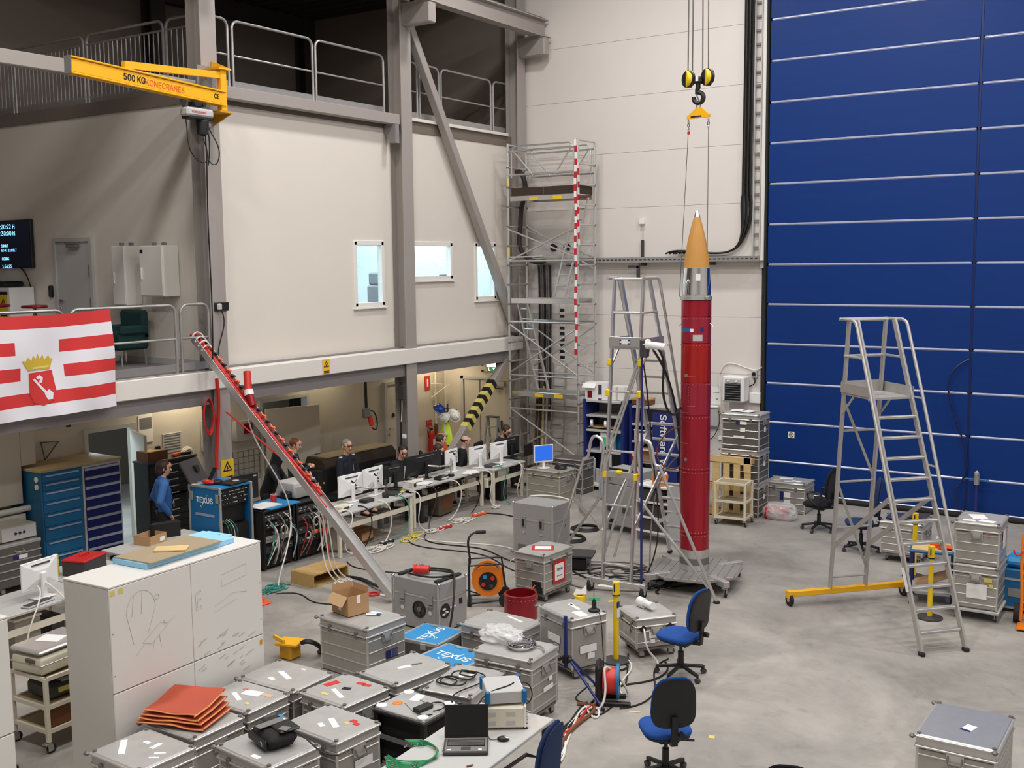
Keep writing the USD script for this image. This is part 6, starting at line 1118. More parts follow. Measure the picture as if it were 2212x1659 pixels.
t = thing('red_sack', 'red and clear plastic sack on the floor beside the pallet', 'sack', (-7.0, 19.75, 0)); V = np.array(trimesh.creation.icosphere(3).vertices); F = trimesh.creation.icosphere(3).faces; n_ = meshkit.fbm(V * 2 + 9, 3, 5)
obj('sack', G().add(np.clip(V * np.array((.34, .2, .24)) * (.75 + .45 * n_[:, None]) + (0, 0, .14), (-9, -9, .0), (9, 9, .3)), F), 'film', t, smooth=False); obj('red_pack', G().box((-.05, -.05, .12), (.44, .2, .24), ch=.04), 'red_cloth', t, smooth=50); obj('print_block', G().box((-.03, -.155, .12), (.15, .006, .1)), 'mid_grey', t)
case('aluminium case on casters with a dark cloth on top behind the yellow post', -4.3, 18.1, 0, .68, .64, .66, ribs=4, casters=True)
t = thing('dark_cloth', 'dark folded cloth on the caster case behind the right ladder', 'cloth', (-4.3, 18.1, .675)); obj('fold', sheet(-.28, .25, -.2, .22, .03, .02, amp=.02, sd=4), 'chair_blue_dark', t, smooth=60); obj('fold', sheet(.0, .32, -.15, .25, .06, .02, amp=.02, sd=5), 'dark_grey', t, smooth=60)
for i, (z0, h, lb) in enumerate(((.16, .60, 'ribbed aluminium case with a white sheet, lower of the right hand stack'), (.76, .58, 'ribbed aluminium case with papers on its lid, upper of the right hand stack'))):
    case(lb, -2.75, 15.75, 1, .58, .7, h, z0=z0, ribs=4, handle='front', latch='none', stick=[('front', .02, .25, .26, .2, 'paper', dict(name='notice_sheet')), ('front', .16, .42, .1, .06, Y), ('front', .2, .34, .06, .05, Y)] if i == 0 else [('top', -.05, .05, .2, .28, 'paper', dict(rz=.4)), ('top', .1, -.18, .2, .12, 'paper', dict(rz=-.2)), ('top', -.12, -.22, .16, .1, 'paper'), ('front', .15, .42, .04, .03, 'rivet'), ('right', .0, .34, .2, .26, 'paper')])
t = thing('case_dolly', 'low caster dolly under the right hand case stack', 'dolly', (-2.75, 15.75, 0), 1); obj('frame', G().bb(-.31, .31, -.37, .37, .12, .155, ch=.006), 'light_grey', t)
for sx in (-.25, .25):
    for sy in (-.3, .3): caster(t, sx, sy, .12)
def barrier_post(label, x, y, h=1.0):
    t = thing('barrier_post', label, 'barrier post', (x, y, 0)); obj('base_plate', G().lathe([(0, 0), (.17, 0), (.17, .02), (.05, .035), (0, .035)], 28), 'dark_grey', t); obj('post', G().cyl((0, 0, .03), (0, 0, h - .16), .034, 16), 'yellow_plastic', t); obj('head', G().cyl((0, 0, h - .16), (0, 0, h), .045, 16), 'yellow_plastic', t)
    obj('black_ring', G().cyl((0, 0, h - .17), (0, 0, h - .155), .047, 16), 'black_plastic', t); obj('slot', G().box((.0, -.045, h - .07), (.012, .012, .09)), 'black_plastic', t); return t
t = barrier_post('yellow barrier post beside the caster case with the antenna', -6.12, 11.52); obj('sticker', G().box((.035, -.01, .72), (.012, .05, .07)), 'navy', t); obj('sticker', G().box((.035, -.01, .62), (.012, .05, .12)), 'paper', t)
barrier_post('yellow barrier post in front of the right hand case stack', -3.27, 15.2); barrier_post('yellow barrier post partly hidden behind the tall right ladder', -3.93, 17.1, 1.0)
t = thing('tool_trolley', 'blue topped trolley with orange things and cardboard behind the right ladder', 'trolley', (-3.45, 16.0, 0), 10)
obj('tray', G().bb(-.28, .32, -.25, .3, .74, .78, ch=.014), 'blue_case', t); obj('tray_bed', G().bb(-.25, .29, -.22, .27, .775, .785), 'wood_pale', t); obj('lower_shelf', G().bb(-.28, .32, -.25, .3, .18, .21, ch=.008), 'light_grey', t)
for sx in (-.25, .29):
    for sy in (-.22, .27): obj('leg', G().cyl((sx, sy, .1), (sx, sy, .75), .022, 8), 'navy', t); obj('wheel', G().cyl((sx - .02, sy, .06), (sx + .02, sy, .06), .06, 14), 'black_rubber', t)
obj('cardboard', G().bar((-.2, .0, .24), (.28, .05, .42), .4, .02, up=(0, 0, 1)), 'cardboard', t)
t = thing('orange_roll', 'orange roll and cloth on the blue topped trolley', 'tape roll', (-3.4, 16.05, .787)); obj('roll', G().lathe([(.05, 0), (.08, 0), (.08, .05), (.05, .05), (.05, 0)], 20), 'cone_orange', t); obj('cloth', sheet(.05, .3, -.15, .1, .03, .015, amp=.025, sd=8), 'hivis_orange', t, smooth=60); obj('tool', G().box((-.08, .15, .03), (.2, .06, .05), rz=.5, ch=.01), 'wood_dark', t); obj('white_jar', G().cyl((.0, .16, 0), (.0, .16, .1), .04, 12), 'white_plastic', t)
t = thing('blue_transport_box', 'blue flight case behind the orange sack truck at the right edge', 'case', (-2.15, 16.4, 0)); obj('body', G().bb(-.4, .6, -.35, .35, .06, .46, ch=.01), 'blue_case', t); obj('lid', G().bb(-.4, .6, -.35, .35, .47, .6, ch=.01), 'blue_case', t); obj('edge_profile', G().bb(-.41, .61, -.36, .36, .45, .48), 'aluminium', t); obj('bottom_profile', G().bb(-.41, .61, -.36, .36, .05, .08), 'aluminium', t); obj('recessed_handle', G().box((-.2, -.352, .28), (.16, .01, .12)), 'galvanised', t); obj('bag', G().box((-.1, -.1, .68), (.5, .4, .14), ch=.05), 'blue_case_light', t)
t = thing('sack_truck', 'orange sack truck cut by the right edge', 'sack truck', (-2.02, 15.55, 0), 5)
obj('frame', G().tube(spline([(-.17, 0, .06), (-.17, .02, .6), (-.17, .05, 1.2), (-.12, .06, 1.36), (0, .06, 1.42), (.12, .06, 1.36), (.17, .05, 1.2), (.17, .02, .6), (.17, 0, .06)], 6), .022, 8), 'orange_plastic', t); obj('toe_plate', G().box((0, -.15, .03), (.4, .3, .015)), 'orange_plastic', t)
for z in (.3, .7, 1.0): obj('cross_bar', G().cyl((-.17, .03, z), (.17, .03, z), .016, 8), 'orange_plastic', t)
for s in (-1, 1): obj('tyre', G().cyl((s * .22 - .04, .12, .13), (s * .22 + .04, .12, .13), .13, 20), 'black_rubber', t)
obj('strap', G().tube(spline([(-.17, 0, 1.0), (-.24, -.05, .95), (-.28, -.05, 1.02)], 5), .012, 6), 'red_plastic', t)

# ================================================================ shelving and things behind the rocket
for lb, x, y, rz, w, zs_ in (('blue framed shelf unit with white castor wheels on a shelf', -11.28, 20.97, 0, .92, (.12, .78, 1.24, 1.56, 1.88)), ('blue framed shelf unit with a crate and an open carton beside the rocket', -10.12, 21.1, -3, 1.15, (.12, .62, 1.05, 1.42, 1.8))):
    t = thing('shelf_unit', lb, 'shelf', (x, y, 0), rz)
    for s in (-1, 1): obj('side_panel', G().bb(s * w / 2 - .02, s * w / 2 + .02, -.3, .3, .02, zs_[-1] + .02, ch=.004), 'navy', t); obj('upright', G().bb(s * w / 2 - .03, s * w / 2 + .03, -.33, -.29, 0, zs_[-1] + .02), 'navy', t)
    obj('back_panel', G().bb(-w / 2, w / 2, .29, .3, .05, zs_[-1]), 'mid_grey', t)
    for z in zs_: obj('shelf', G().bb(-w / 2 + .02, w / 2 - .02, -.31, .29, z - .04, z, ch=.004), 'light_grey', t)
t = thing('banner', 'tall blue banner with white vertical lettering behind the ladder', 'banner', (-9.82, 20.62, 0), -3); obj('panel', G().bb(-.28, .3, -.01, .01, .25, 1.72), 'navy', t); obj('lettering', text('Software Wire', .15, TR((-.02, -.012, 1.0), (0, 0, -1), (1, 0, 0)), bold=True), 'white_plastic', t)
obj('foot', G().bb(-.3, .32, -.12, .12, 0, .06).bb(-.03, .03, -.02, .02, .05, .3), 'dark_grey', t)
def carton(label, x, y, z, rz, w, d_, h, m='cardboard', name='carton', extra=None, cat='box'):
    t = thing(name, label, cat, (x, y, z), rz)
    obj('body', G().bb(-w / 2, w / 2, -d_ / 2, d_ / 2, 0, h, ch=.004), m, t)
    if extra: extra(t)
    return t
def ex_hp(t):
    obj('green_stripe', G().bb(.05, .13, -.152, -.149, .0, .34), 'dark_grey', t); obj('round_print', G().cyl((.09, -.15, .08), (.09, -.155, .08), .045, 14), 'white_plastic', t); obj('opening', G().bb(-.2, -.1, -.156, -.15, .05, .2), 'rocket_red_dark', t); obj('flap', G().bar((-.15, -.15, .36), (-.15, -.24, .27), .3, .006, up=(0, -.7, .7)), 'paper', t); obj('hand_hole', G().bb(.25, .256, -.03, .03, .2, .24), 'dark_grey', t)
carton('white printed carton with an open flap on top of the left shelf unit', -11.5, 20.85, 1.885, 6, .52, .3, .38, 'white_plastic', extra=ex_hp)
carton('plain white carton on top of the left shelf unit', -11.05, 21.0, 1.885, -3, .35, .3, .3, 'white_paint', extra=lambda t: obj('tape', G().box((0, -.152, .15), (.05, .004, .28)), 'light_grey', t))
carton('brown tray lying on top of the shelf units', -10.55, 21.1, 1.815, 0, .42, .3, .12, 'wood_dark', 'tray', lambda t: obj('rim', G().bb(-.22, .22, -.16, .16, .1, .13), 'cardboard', t), 'tray')
carton('white crate on the right shelf unit', -10.4, 20.95, 1.055, 0, .4, .35, .25, 'white_plastic', 'plastic_crate', lambda t: (obj('rim', G().bb(-.21, .21, -.185, .185, .22, .25, ch=.006), 'white_plastic', t), obj('hand_hole', G().box((-.02, -.178, .2), (.14, .006, .04), ch=.0), 'dark_grey', t)), 'crate')
carton('open brown carton on the right shelf unit', -10.25, 20.98, .625, 0, .5, .4, .28, 'cardboard', extra=lambda t: (obj('flap', G().bar((-.0, -.2, .28), (.0, -.34, .26), .48, .006), 'cardboard_light', t), obj('round_print', G().cyl((.12, -.2, .15), (.12, -.206, .15), .06, 14), 'cardboard_light', t)))
carton('small red box beside the open brown carton', -10.6, 20.9, .625, 0, .18, .2, .18, 'red_paint', 'red_box', lambda t: obj('label', G().box((-.02, -.102, .13), (.08, .004, .06)), 'paper', t))
carton('green and white printed carton on the left shelf unit', -11.25, 20.82, .785, 8, .3, .2, .4, 'white_plastic', extra=lambda t: (obj('green_print', G().bb(-.1, -.02, -.104, -.1, .02, .3), 'exit_green', t), obj('round_print', G().cyl((-.02, -.1, .06), (-.02, -.106, .06), .04, 12), 'black_matte', t)))
carton('flat teal box standing behind the printed carton on the left shelf unit', -11.1, 21.05, .785, 0, .3, .1, .46, 'blue_case_light', 'teal_box', lambda t: obj('label', G().box((0, -.052, .4), (.2, .004, .05)), 'paper', t))
t = thing('castor_board', 'wooden board with two white castor wheels on the left shelf unit', 'dolly board', (-11.42, 20.9, 1.245)); obj('board', G().bb(-.3, .32, -.16, .16, .03, .055, ch=.004), 'wood_box', t)
for x in (-.2, .14): obj('wheel', G().cyl((x - .02, -.17, .13), (x + .03, -.15, .13), .075, 18), 'white_plastic', t); obj('hub', G().cyl((x - .024, -.18, .13), (x + .034, -.14, .13), .025, 10), 'mid_grey', t); obj('fork', G().box((x, -.14, .08), (.06, .04, .08)), 'light_grey', t)
carton('white plastic channels standing at the foot of the left shelf unit', -11.6, 20.55, .125, 5, .3, .12, .5, 'white_plastic', 'channel_bundle', lambda t: obj('curved_channel', G().prism([(.2, 0), (.55, 0), (.55, .6), (.36, .6), (.34, .35), (.26, .28), (.2, .3)], .06, TR((0, .02, 0), (1, 0, 0), (0, 0, 1))), 'light_grey', t), 'panel')
t = thing('shelf_plinth', 'low pale bench below the white plastic channels', 'bench', (-11.45, 20.45, 0)); obj('top', G().bb(-.3, .45, -.2, .2, .09, .12), 'cream_paint', t); obj('leg', G().bb(-.28, -.24, -.18, .18, 0, .09), 'dark_grey', t); obj('leg', G().bb(.39, .43, -.18, .18, 0, .09), 'dark_grey', t)
t = thing('blue_tool_case', 'bright blue metal case with clasps under the left shelf unit', 'case', (-10.45, 19.75, 0), 8); obj('body', G().bb(-.32, .32, -.24, .24, .08, .38, ch=.01), 'blue_case_light', t); obj('lid', G().bb(-.32, .32, -.24, .24, .39, .5, ch=.01), 'blue_case_light', t)
for ax in (-1, 1):
    for ay in (-1, 1): obj('edge_profile', G().bb(ax * .31 - .02, ax * .31 + .02, ay * .23 - .02, ay * .23 + .02, .08, .5, ch=.006), 'aluminium', t); caster(t, ax * .26, ay * .18, .08, 'black_rubber', .035)
for q in (-.15, .05): obj('clasp', G().box((q, -.25, .38), (.07, .02, .12), ch=.006), 'chrome', t)
obj('band', G().bb(-.325, .325, -.245, .245, .375, .395), 'aluminium', t); obj('grip', G().tube([(.32, -.1, .32), (.37, -.08, .3), (.37, .08, .3), (.32, .1, .32)], .014, 6), 'black_plastic', t); obj('green_bag', G().ball((-.05, 0, .52), .12, 2, (1.3, 1, .5)), 'cable_teal', t); obj('blue_bag', G().ball((.18, .03, .52), .1, 2, (1.2, 1, .5)), 'blue_case_light', t)
t = thing('tall_flight_case', 'tall grey flight case with butterfly locks behind the outrigger ladder', 'case', (-9.05, 17.55, 0), -10); obj('body', G().bb(-.38, .38, -.3, .3, .12, .86, ch=.01), 'flight_grey', t); obj('lid', G().bb(-.38, .38, -.3, .3, .87, 1.12, ch=.01), 'flight_grey', t); obj('skid', G().bb(-.34, .34, -.26, -.2, 1.12, 1.15), 'black_rubber', t)
for ax in (-1, 1):
    for ay in (-1, 1): obj('edge_profile', G().bb(ax * .37 - .02, ax * .37 + .014, ay * .29 - .02, ay * .29 + .014, .12, 1.12, ch=.006), 'aluminium', t); caster(t, ax * .3, ay * .22, .12, 'black_rubber', .05)
for q in (-.2, .14): obj('clasp', G().box((q, -.31, .98), (.07, .02, .1), ch=.01), 'chrome', t); obj('connector_plate', G().box((q, -.306, .42), (.16, .012, .14), ch=.004), 'galvanised', t); obj('connector', G().box((q, -.314, .42), (.11, .01, .09)), 'dark_grey', t)
obj('cable_slot', G().box((-.16, -.306, .2), (.16, .012, .07)), 'black_matte', t)
t = thing('grey_flight_case', 'plain grey flight case with two latches beside the red framed case', 'case', (-9.42, 15.12, 0), 0); obj('body', G().bb(-.38, .38, -.27, .27, .05, .66, ch=.01), 'flight_grey', t); obj('lid', G().bb(-.38, .38, -.27, .27, .67, .94, ch=.01), 'flight_grey', t); obj('seam', G().bb(-.385, .385, -.275, .275, .655, .68), 'aluminium', t)
for ax in (-1, 1):
    for ay in (-1, 1): obj('edge_profile', G().bb(ax * .37 - .02, ax * .37 + .014, ay * .26 - .02, ay * .26 + .014, .05, .94, ch=.006), 'aluminium', t); obj('ball_corner', G().ball((ax * .38, ay * .27, .935), .028, 1), 'chrome', t)
for q in (-.18, .16): obj('latch', G().box((q, -.28, .64), (.09, .02, .18), ch=.006), 'galvanised', t); obj('latch_slot', G().box((q, -.292, .62), (.04, .006, .12)), 'black_plastic', t); obj('lock', G().cyl((q, -.27, .47), (q, -.282, .47), .035, 14), 'chrome', t)
obj('recessed_handle', G().box((-.22, -.274, .2), (.14, .01, .1)), 'case_corner', t)
for ax in (-1, 1): obj('foot', G().bb(ax * .3 - .05, ax * .3 + .05, -.25, .25, 0, .05), 'black_rubber', t)
obj('side_handle', G().box((.384, .1, .6), (.01, .06, .1)), 'dark_grey', t)
case('beige ribbed case under the white flat computer beside the desks', -11.6, 19.0, -3, .84, .62, .66, ribs=4, skin='flight_beige', lid='flight_beige')
case('dark grey ribbed case behind the beige case beside the scaffold', -11.65, 19.95, 0, .8, .5, .74, ribs=3, skin='case_dark', lid='case_dark', stick=[('front', .08, .55, .1, .05, 'paper')])
t = thing('small_drawer_rack', 'low aluminium ladder rack with an orange tub beside the rocket', 'rack', (-8.25, 17.1, 0), -8)
for s in (-1, 1): obj('side_post', G().bb(s * .33 - .02, s * .33 + .02, -.2, .2, 0, 1.02), 'light_grey', t)
for z in (.2, .45, .72, 1.0): obj('shelf', G().bb(-.33, .33, -.22, .22, z - .03, z, ch=.004), 'white_paint', t)
for z in (.25, .5, .77): obj('stored_box', G().bb(-.25, .2, -.18, .18, z - .05, z + .15, ch=.01), 'dark_grey', t)
t = thing('orange_tub', 'orange tub with a white lid on the rack beside the rocket', 'tub', (-8.2, 17.05, 1.002)); obj('tub', G().lathe([(0, 0), (.13, 0), (.14, .12), (.145, .12), (.145, .17), (.13, .2), (0, .2)], 24), 'orange_plastic', t); obj('lid', G().lathe([(.13, .2), (.12, .215), (0, .215)], 24), 'white_plastic', t)
t = thing('floor_computer', 'black flat box on the floor between the red framed case and the ladder', 'box', (-8.62, 14.85, 0), 20); obj('table_top', G().bb(-.28, .3, -.22, .22, .22, .25), 'dark_grey', t); obj('body', G().bb(-.24, .2, -.18, .2, .02, .2, ch=.01), 'black_plastic', t)
for sx in (-.25, .27): obj('leg', G().cyl((sx, -.2, 0), (sx, -.2, .22), .015, 6), 'mid_grey', t)
t = thing('yellow_scoop', 'yellow triangular scoop behind the red framed case', 'scoop', (-8.9, 14.45, .3), 15); obj('wedge', G().prism([(-.16, 0), (.2, .06), (-.16, .16)], .16, TR((0, 0, 0), (1, 0, 0), (0, 0, 1))), 'yellow_dark', t); obj('stand', G().bb(-.1, .02, -.12, -.06, -.3, .02), 'dark_grey', t); obj('connector', G().box((.1, -.05, -.06), (.16, .08, .08), ch=.01), 'navy', t)

# ================================================================ office chairs
def office_chair(label, x, y, rz, seat='chair_blue', shell='black_plastic', arms=False, hb=.5, back='chair_blue'):
    """faces local +x"""
    t = thing('office_chair', label, 'office chair', (x, y, 0), rz)
    for k in range(5):
        a = math.radians(72 * k + 20); c, s = math.cos(a), math.sin(a)
        obj('base_leg', G().bar((.03 * c, .03 * s, .13), (.29 * c, .29 * s, .085), .045, .035, ch=.008), 'black_plastic', t)
        w = obj('caster', G().cyl((.29 * c - .02 * s, .29 * s + .02 * c, .032), (.29 * c + .02 * s, .29 * s - .02 * c, .032), .032, 12), 'dark_grey', t); obj('caster_stem', G().cyl((.29 * c, .29 * s, .05), (.29 * c, .29 * s, .1), .012, 6), 'black_plastic', w)
    obj('column', G().cyl((0, 0, .1), (0, 0, .3), .035, 12).cyl((0, 0, .3), (0, 0, .42), .02, 10), 'black_plastic', t); obj('mechanism', G().box((-.02, 0, .42), (.22, .2, .06), ch=.015), 'black_plastic', t); obj('lever', G().cyl((-.1, -.1, .42), (-.12, -.24, .41), .012, 6), 'black_plastic', t)
    V, F = cushion(.47, .47, .09); obj('seat', G().add(V + (.03, 0, .49), F), seat, t, smooth=50); V, F = cushion(.44, .44, .05); obj('seat_pan', G().add(V + (.02, 0, .455), F), shell, t, smooth=50)
    def bk(w, h, th, xo): V, F = cushion(h, w, th, 1.25); V = V[:, [2, 1, 0]] * (-1, 1, 1); V[:, 0] -= .22 * (V[:, 2] / h) ** 2 * .5; V[:, 0] -= .12 * V[:, 2]; return V + (xo, 0, .60 + h / 2), F
    V, F = bk(.42, hb, .06, -.22); obj('backrest', G().add(V, F[:, ::-1]), back, t, smooth=50); V, F = bk(.42, hb * .98, .035, -.255); obj('back_shell', G().add(V, F[:, ::-1]), shell, t, smooth=50)
    obj('back_support', G().bar((-.1, 0, .43), (-.27, 0, .45), .06, .03).bar((-.27, 0, .44), (-.29, 0, .72), .06, .025, up=(1, 0, 0)), 'black_plastic', t); obj('back_knob', G().cyl((-.28, -.06, .55), (-.33, -.06, .55), .03, 12), 'black_plastic', t)
    if arms:
        for s in (-1, 1): obj('armrest', G().tube(spline([(-.1, s * .24, .48), (-.02, s * .28, .56), (.1, s * .28, .7), (-.16, s * .28, .71), (-.16, s * .26, .6), (-.1, s * .24, .48)], 5), .018, 7), 'black_plastic', t); obj('arm_pad', G().box((-.04, s * .28, .72), (.26, .06, .03), ch=.012), 'black_plastic', t)
    return t
def cushion(lx, ly, th, p=1.0):
    """rounded square pad; superellipse outline"""
    n, m = 28, 4; V = []; F = []
    lay = [(.80, -.5), (.97, -.25), (1, 0.05), (.95, .32), (.7, .5)]
    for s, z in lay:
        for k in range(n): a = 2 * math.pi * k / n; c, q = math.cos(a), math.sin(a); e = .62; V.append((lx / 2 * s * np.sign(c) * abs(c) ** e * (1 if p == 1 else 1), ly / 2 * s * np.sign(q) * abs(q) ** e * (1 if p == 1 else (1 - .12 * np.sign(c) * abs(c))), z * th))
    for i in range(len(lay) - 1):
        for k in range(n): a, b = i * n + k, i * n + (k + 1) % n; F += [(a, b, b + n), (a, b + n, a + n)]
    V += [(0, 0, -.5 * th), (0, 0, .52 * th)]; c0, c1 = len(V) - 2, len(V) - 1; o = (len(lay) - 1) * n
    for k in range(n): F += [((k + 1) % n, k, c0), (o + k, o + (k + 1) % n, c1)]
    return np.array(V), np.array(F)
office_chair('blue office chair with a black back beside the low caster case', -5.25, 11.5, 172)
office_chair('blue office chair seen from behind with its black back to the viewer', -4.28, 9.05, 132)
office_chair('dark blue office chair at the pale front desk, cut by the bottom edge', -4.72, 7.25, 188, seat='chair_blue_dark', back='chair_blue_dark', shell='chair_blue_dark', hb=.56)
office_chair('office chair of which only the dark top shows at the bottom edge', -2.72, 7.95, 110, seat='chair_blue_dark', back='black_matte')
office_chair('black office chair with armrests in front of the blue door', -6.1, 19.25, 172, seat='black_matte', back='black_matte', arms=True, hb=.56)
office_chair('high backed blue office chair behind the tall right ladder', -5.05, 18.2, 200, seat='chair_blue_dark', back='chair_blue_dark', shell='chair_blue_dark', hb=.66)

# ================================================================ people
import manifold3d as m3
def blob(bones, sm=8, edge=.022):
    man = None
    for b in bones:
        for (p, r), (q, s) in zip(b[:-1], b[1:]):
            h = m3.Manifold.batch_hull([m3.Manifold.sphere(r, 14).translate(tuple(map(float, p))), m3.Manifold.sphere(s, 14).translate(tuple(map(float, q)))])
            man = h if man is None else man + h
    m = man.refine_to_length(edge).to_mesh(); tm_ = trimesh.Trimesh(m.vert_properties[:, :3], m.tri_verts, process=True)
    trimesh.smoothing.filter_taubin(tm_, iterations=sm); return G().tm(tm_)
def rotm(yaw, pitch, roll=0):
    cy, sy, cp, sp = math.cos(yaw), math.sin(yaw), math.cos(pitch), math.sin(pitch)
    Z = np.array([[cy, -sy, 0], [sy, cy, 0], [0, 0, 1]]); Y = np.array([[cp, 0, sp], [0, 1, 0], [-sp, 0, cp]]); return Z @ Y
def person(label, x, y, rz, sit=False, z0=0., sc=1., lean=0., head=(0, 0), arms=None, hair='hair_dark', style='short', top='jacket_black', legs='trousers_dark', skin='skin', glasses=False, beard=None, extra=None, hood=False):
    t = thing('person', label, 'person', (x, y, z0), rz)
    hz = .54 if sit else .94
    cl, sl = math.cos(lean), math.sin(lean)
    def up(p): a, b, c = p; c -= hz; return np.array((a * cl + c * sl, b, c * cl - a * sl + hz)) * sc        # torso leans forward about the hips
    L = lambda p: np.array(p) * sc
    zt = hz - .94
    neck0, neck1 = up((-.01, 0, 1.46 + zt)), up((.015, 0, 1.56 + zt)); hc = up((.03, 0, 1.66 + zt)); Rh = rotm(*head) if True else None
    Rl = rotm(0, lean * .35); Rh = Rl @ rotm(head[0], head[1]); Hd = lambda p: hc + Rh @ (np.array(p) * sc)
    if sit: hip = lambda s: L((0, s * .1, .54)); knee = lambda s: L((.44, s * .13, .52)); ank = lambda s: L((.46, s * .13, .09)); toe = lambda s: L((.62, s * .14, .04))
    else: hip = lambda s: L((0, s * .095, .92)); knee = lambda s: L((.02, s * .1, .5)); ank = lambda s: L((-.02, s * .1, .09)); toe = lambda s: L((.15, s * .12, .035))
    sh = lambda s: up((-.01, s * .185, 1.40 + zt))
    arms = arms or {}
    el = {s: up(arms[s][0]) if s in arms else up((-.05, s * .26, 1.12 + zt)) for s in (-1, 1)}; wr = {s: up(arms[s][1]) if s in arms else up((.06, s * .25, .88 + zt)) for s in (-1, 1)}
    # head and body: one continuous surface
    S_ = sc; bones = [[(Hd((-.015, 0, .03)), .092 * S_), (Hd((.028, 0, -.015)), .074 * S_)], [(Hd((.028, 0, -.015)), .074 * S_), (Hd((.05, 0, -.085)), .042 * S_)], [(Hd((-.02, 0, -.03)), .07 * S_), (neck1, .055 * S_)], [(neck1, .055 * S_), (neck0, .06 * S_)],
        [(Hd((.1, 0, .0)), .010 * S_), (Hd((.118, 0, -.03)), .015 * S_)], [(Hd((.098, 0, .035)), .02 * S_), (Hd((.07, 0, .05)), .05 * S_)],
        [(neck0, .06 * S_), (up((0, 0, 1.25 + zt)), .10 * S_), (up((0, 0, 1.05 + zt)), .10 * S_), (L((0, 0, hz)), .10 * S_)]]
    for s in (-1, 1):
        bones += [[(Hd((-.005, s * .088, .01)), .014 * S_), (Hd((-.01, s * .09, -.03)), .011 * S_)], [(neck0, .05 * S_), (sh(s), .055 * S_), (el[s], .04 * S_), (wr[s], .03 * S_)], [(hip(s), .08 * S_), (knee(s), .055 * S_), (ank(s), .04 * S_), (toe(s), .035 * S_)]]
        d = wr[s] - el[s]; d /= np.linalg.norm(d); sd = np.cross(d, (0, 0, 1.)); sd = sd / max(np.linalg.norm(sd), .1); nn = np.cross(sd, d)
        pm = wr[s] + d * .05 * S_; kn = wr[s] + d * .095 * S_; bones.append([(wr[s], .028 * S_), (pm, .03 * S_)])
        for k, (o, l) in enumerate(((-.03, .065), (-.01, .078), (.01, .072), (.029, .056))):
            a = kn + sd * o * S_; b = a + (d * .6 - nn * .4) * l * .55 * S_; c = b + (d * .25 - nn * .85) * l * .5 * S_; bones.append([(pm + sd * o * .8 * S_, .014 * S_), (a, .0105 * S_), (b, .0095 * S_), (c, .008 * S_)])
        bones.append([(wr[s] + d * .03 * S_ + sd * s * -.0, .016 * S_), (wr[s] + d * .07 * S_ - sd * .045 * S_, .011 * S_), (wr[s] + d * .11 * S_ - sd * .05 * S_ - nn * .02 * S_, .009 * S_)])
    obj('body', blob(bones, 6, .016), skin, t, smooth=60)
    # clothes
    J = [[(up((-.015, 0, 1.40 + zt)), .115 * S_), (up((0, 0, 1.22 + zt)), .135 * S_), (up((.01, 0, 1.05 + zt)), .13 * S_), (L((.0, 0, hz + .03)), .135 * S_)]]
    for s in (-1, 1): J += [[(up((-.01, s * .07, 1.40 + zt)), .10 * S_), (sh(s), .078 * S_), (el[s], .062 * S_), (wr[s] - (wr[s] - el[s]) * .06, .045 * S_)], [(up((0, s * .1, 1.3 + zt)), .11 * S_), (L((0, s * .07, hz + .04)), .115 * S_)], [(neck0 + (0, 0, -.02), .075 * S_), (sh(s), .07 * S_)]]
    if hood: J += [[(Hd((-.03, 0, .04)), .125 * S_), (Hd((-.02, 0, -.05)), .115 * S_), (neck0, .1 * S_)]]
    if style == 'collar': J += [[(neck0 + (0, 0, .0), .068 * S_), (neck0 + (0.0, 0, .035), .066 * S_)]]
    obj('jacket' if top != 'shirt_blue' else 'shirt', blob(J, 6, .03), top, t, smooth=60)
    T_ = []
    for s in (-1, 1): T_ += [[(L((0, s * .06, hz + .0)), .125 * S_), (hip(s), .105 * S_), (knee(s), .075 * S_), (ank(s) + (0, 0, .03), .062 * S_)]]
    obj('trousers', blob(T_, 6, .035), legs, t, smooth=60)
    for s in (-1, 1): obj('shoe', blob([[(ank(s) - (0.02, 0, .045 * S_), .043 * S_), (toe(s) + (.02, 0, 0), .036 * S_)]], 4, .03), 'black_matte', t, smooth=60)
    # hair
    if style != 'none':
        rr = {'short': .1, 'bob': .108, 'buzz': .097, 'collar': .108, 'bald': .094}[style]
        hm = m3.Manifold.sphere(rr, 28).scale((1.04, .98, 1.0)).translate((-.018, 0, .036))
        if style in ('bob', 'collar'): hm = hm + m3.Manifold.batch_hull([m3.Manifold.sphere(.085, 18).translate((-.045, 0, -.05)), m3.Manifold.sphere(.095, 18).translate((-.03, 0, .03))])
        cutp = m3.Manifold.cube((.3, .4, .3), True).translate((.195, 0, -.085 if style not in ('bald',) else .02))      # open the face
        hm = hm - cutp.rotate((0, -14, 0))
        if style in ('short', 'buzz', 'bald'): hm = hm - m3.Manifold.cube((.4, .4, .3), True).translate((0, 0, -.2 if style != 'bald' else -.19)).rotate((0, 12, 0))
        if style == 'bald': hm = hm - m3.Manifold.cube((.4, .4, .2), True).translate((0.0, 0, .14))
        mm = hm.refine_to_length(.02).to_mesh(); V = mm.vert_properties[:, :3].copy(); V *= 1 + .035 * (meshkit.noise(V * 60, 3)[:, None] - .5)
        obj('hair', G().add(np.array([Hd(v) for v in V]), mm.tri_verts), hair, t, smooth=50)
    for s in (-1, 1): obj('eye', G().ball(Hd((.088, s * .033, .008)), .011 * S_, 1), 'black_matte', t); obj('eyebrow', G().bar(Hd((.096, s * .018, .032)), Hd((.088, s * .05, .032)), .008 * S_, .006 * S_), hair, t)
    obj('mouth', G().bar(Hd((.094, -.024, -.062)), Hd((.094, .024, -.062)), .01 * S_, .007 * S_), 'rivet' if skin == 'x' else 'rocket_pink', t)
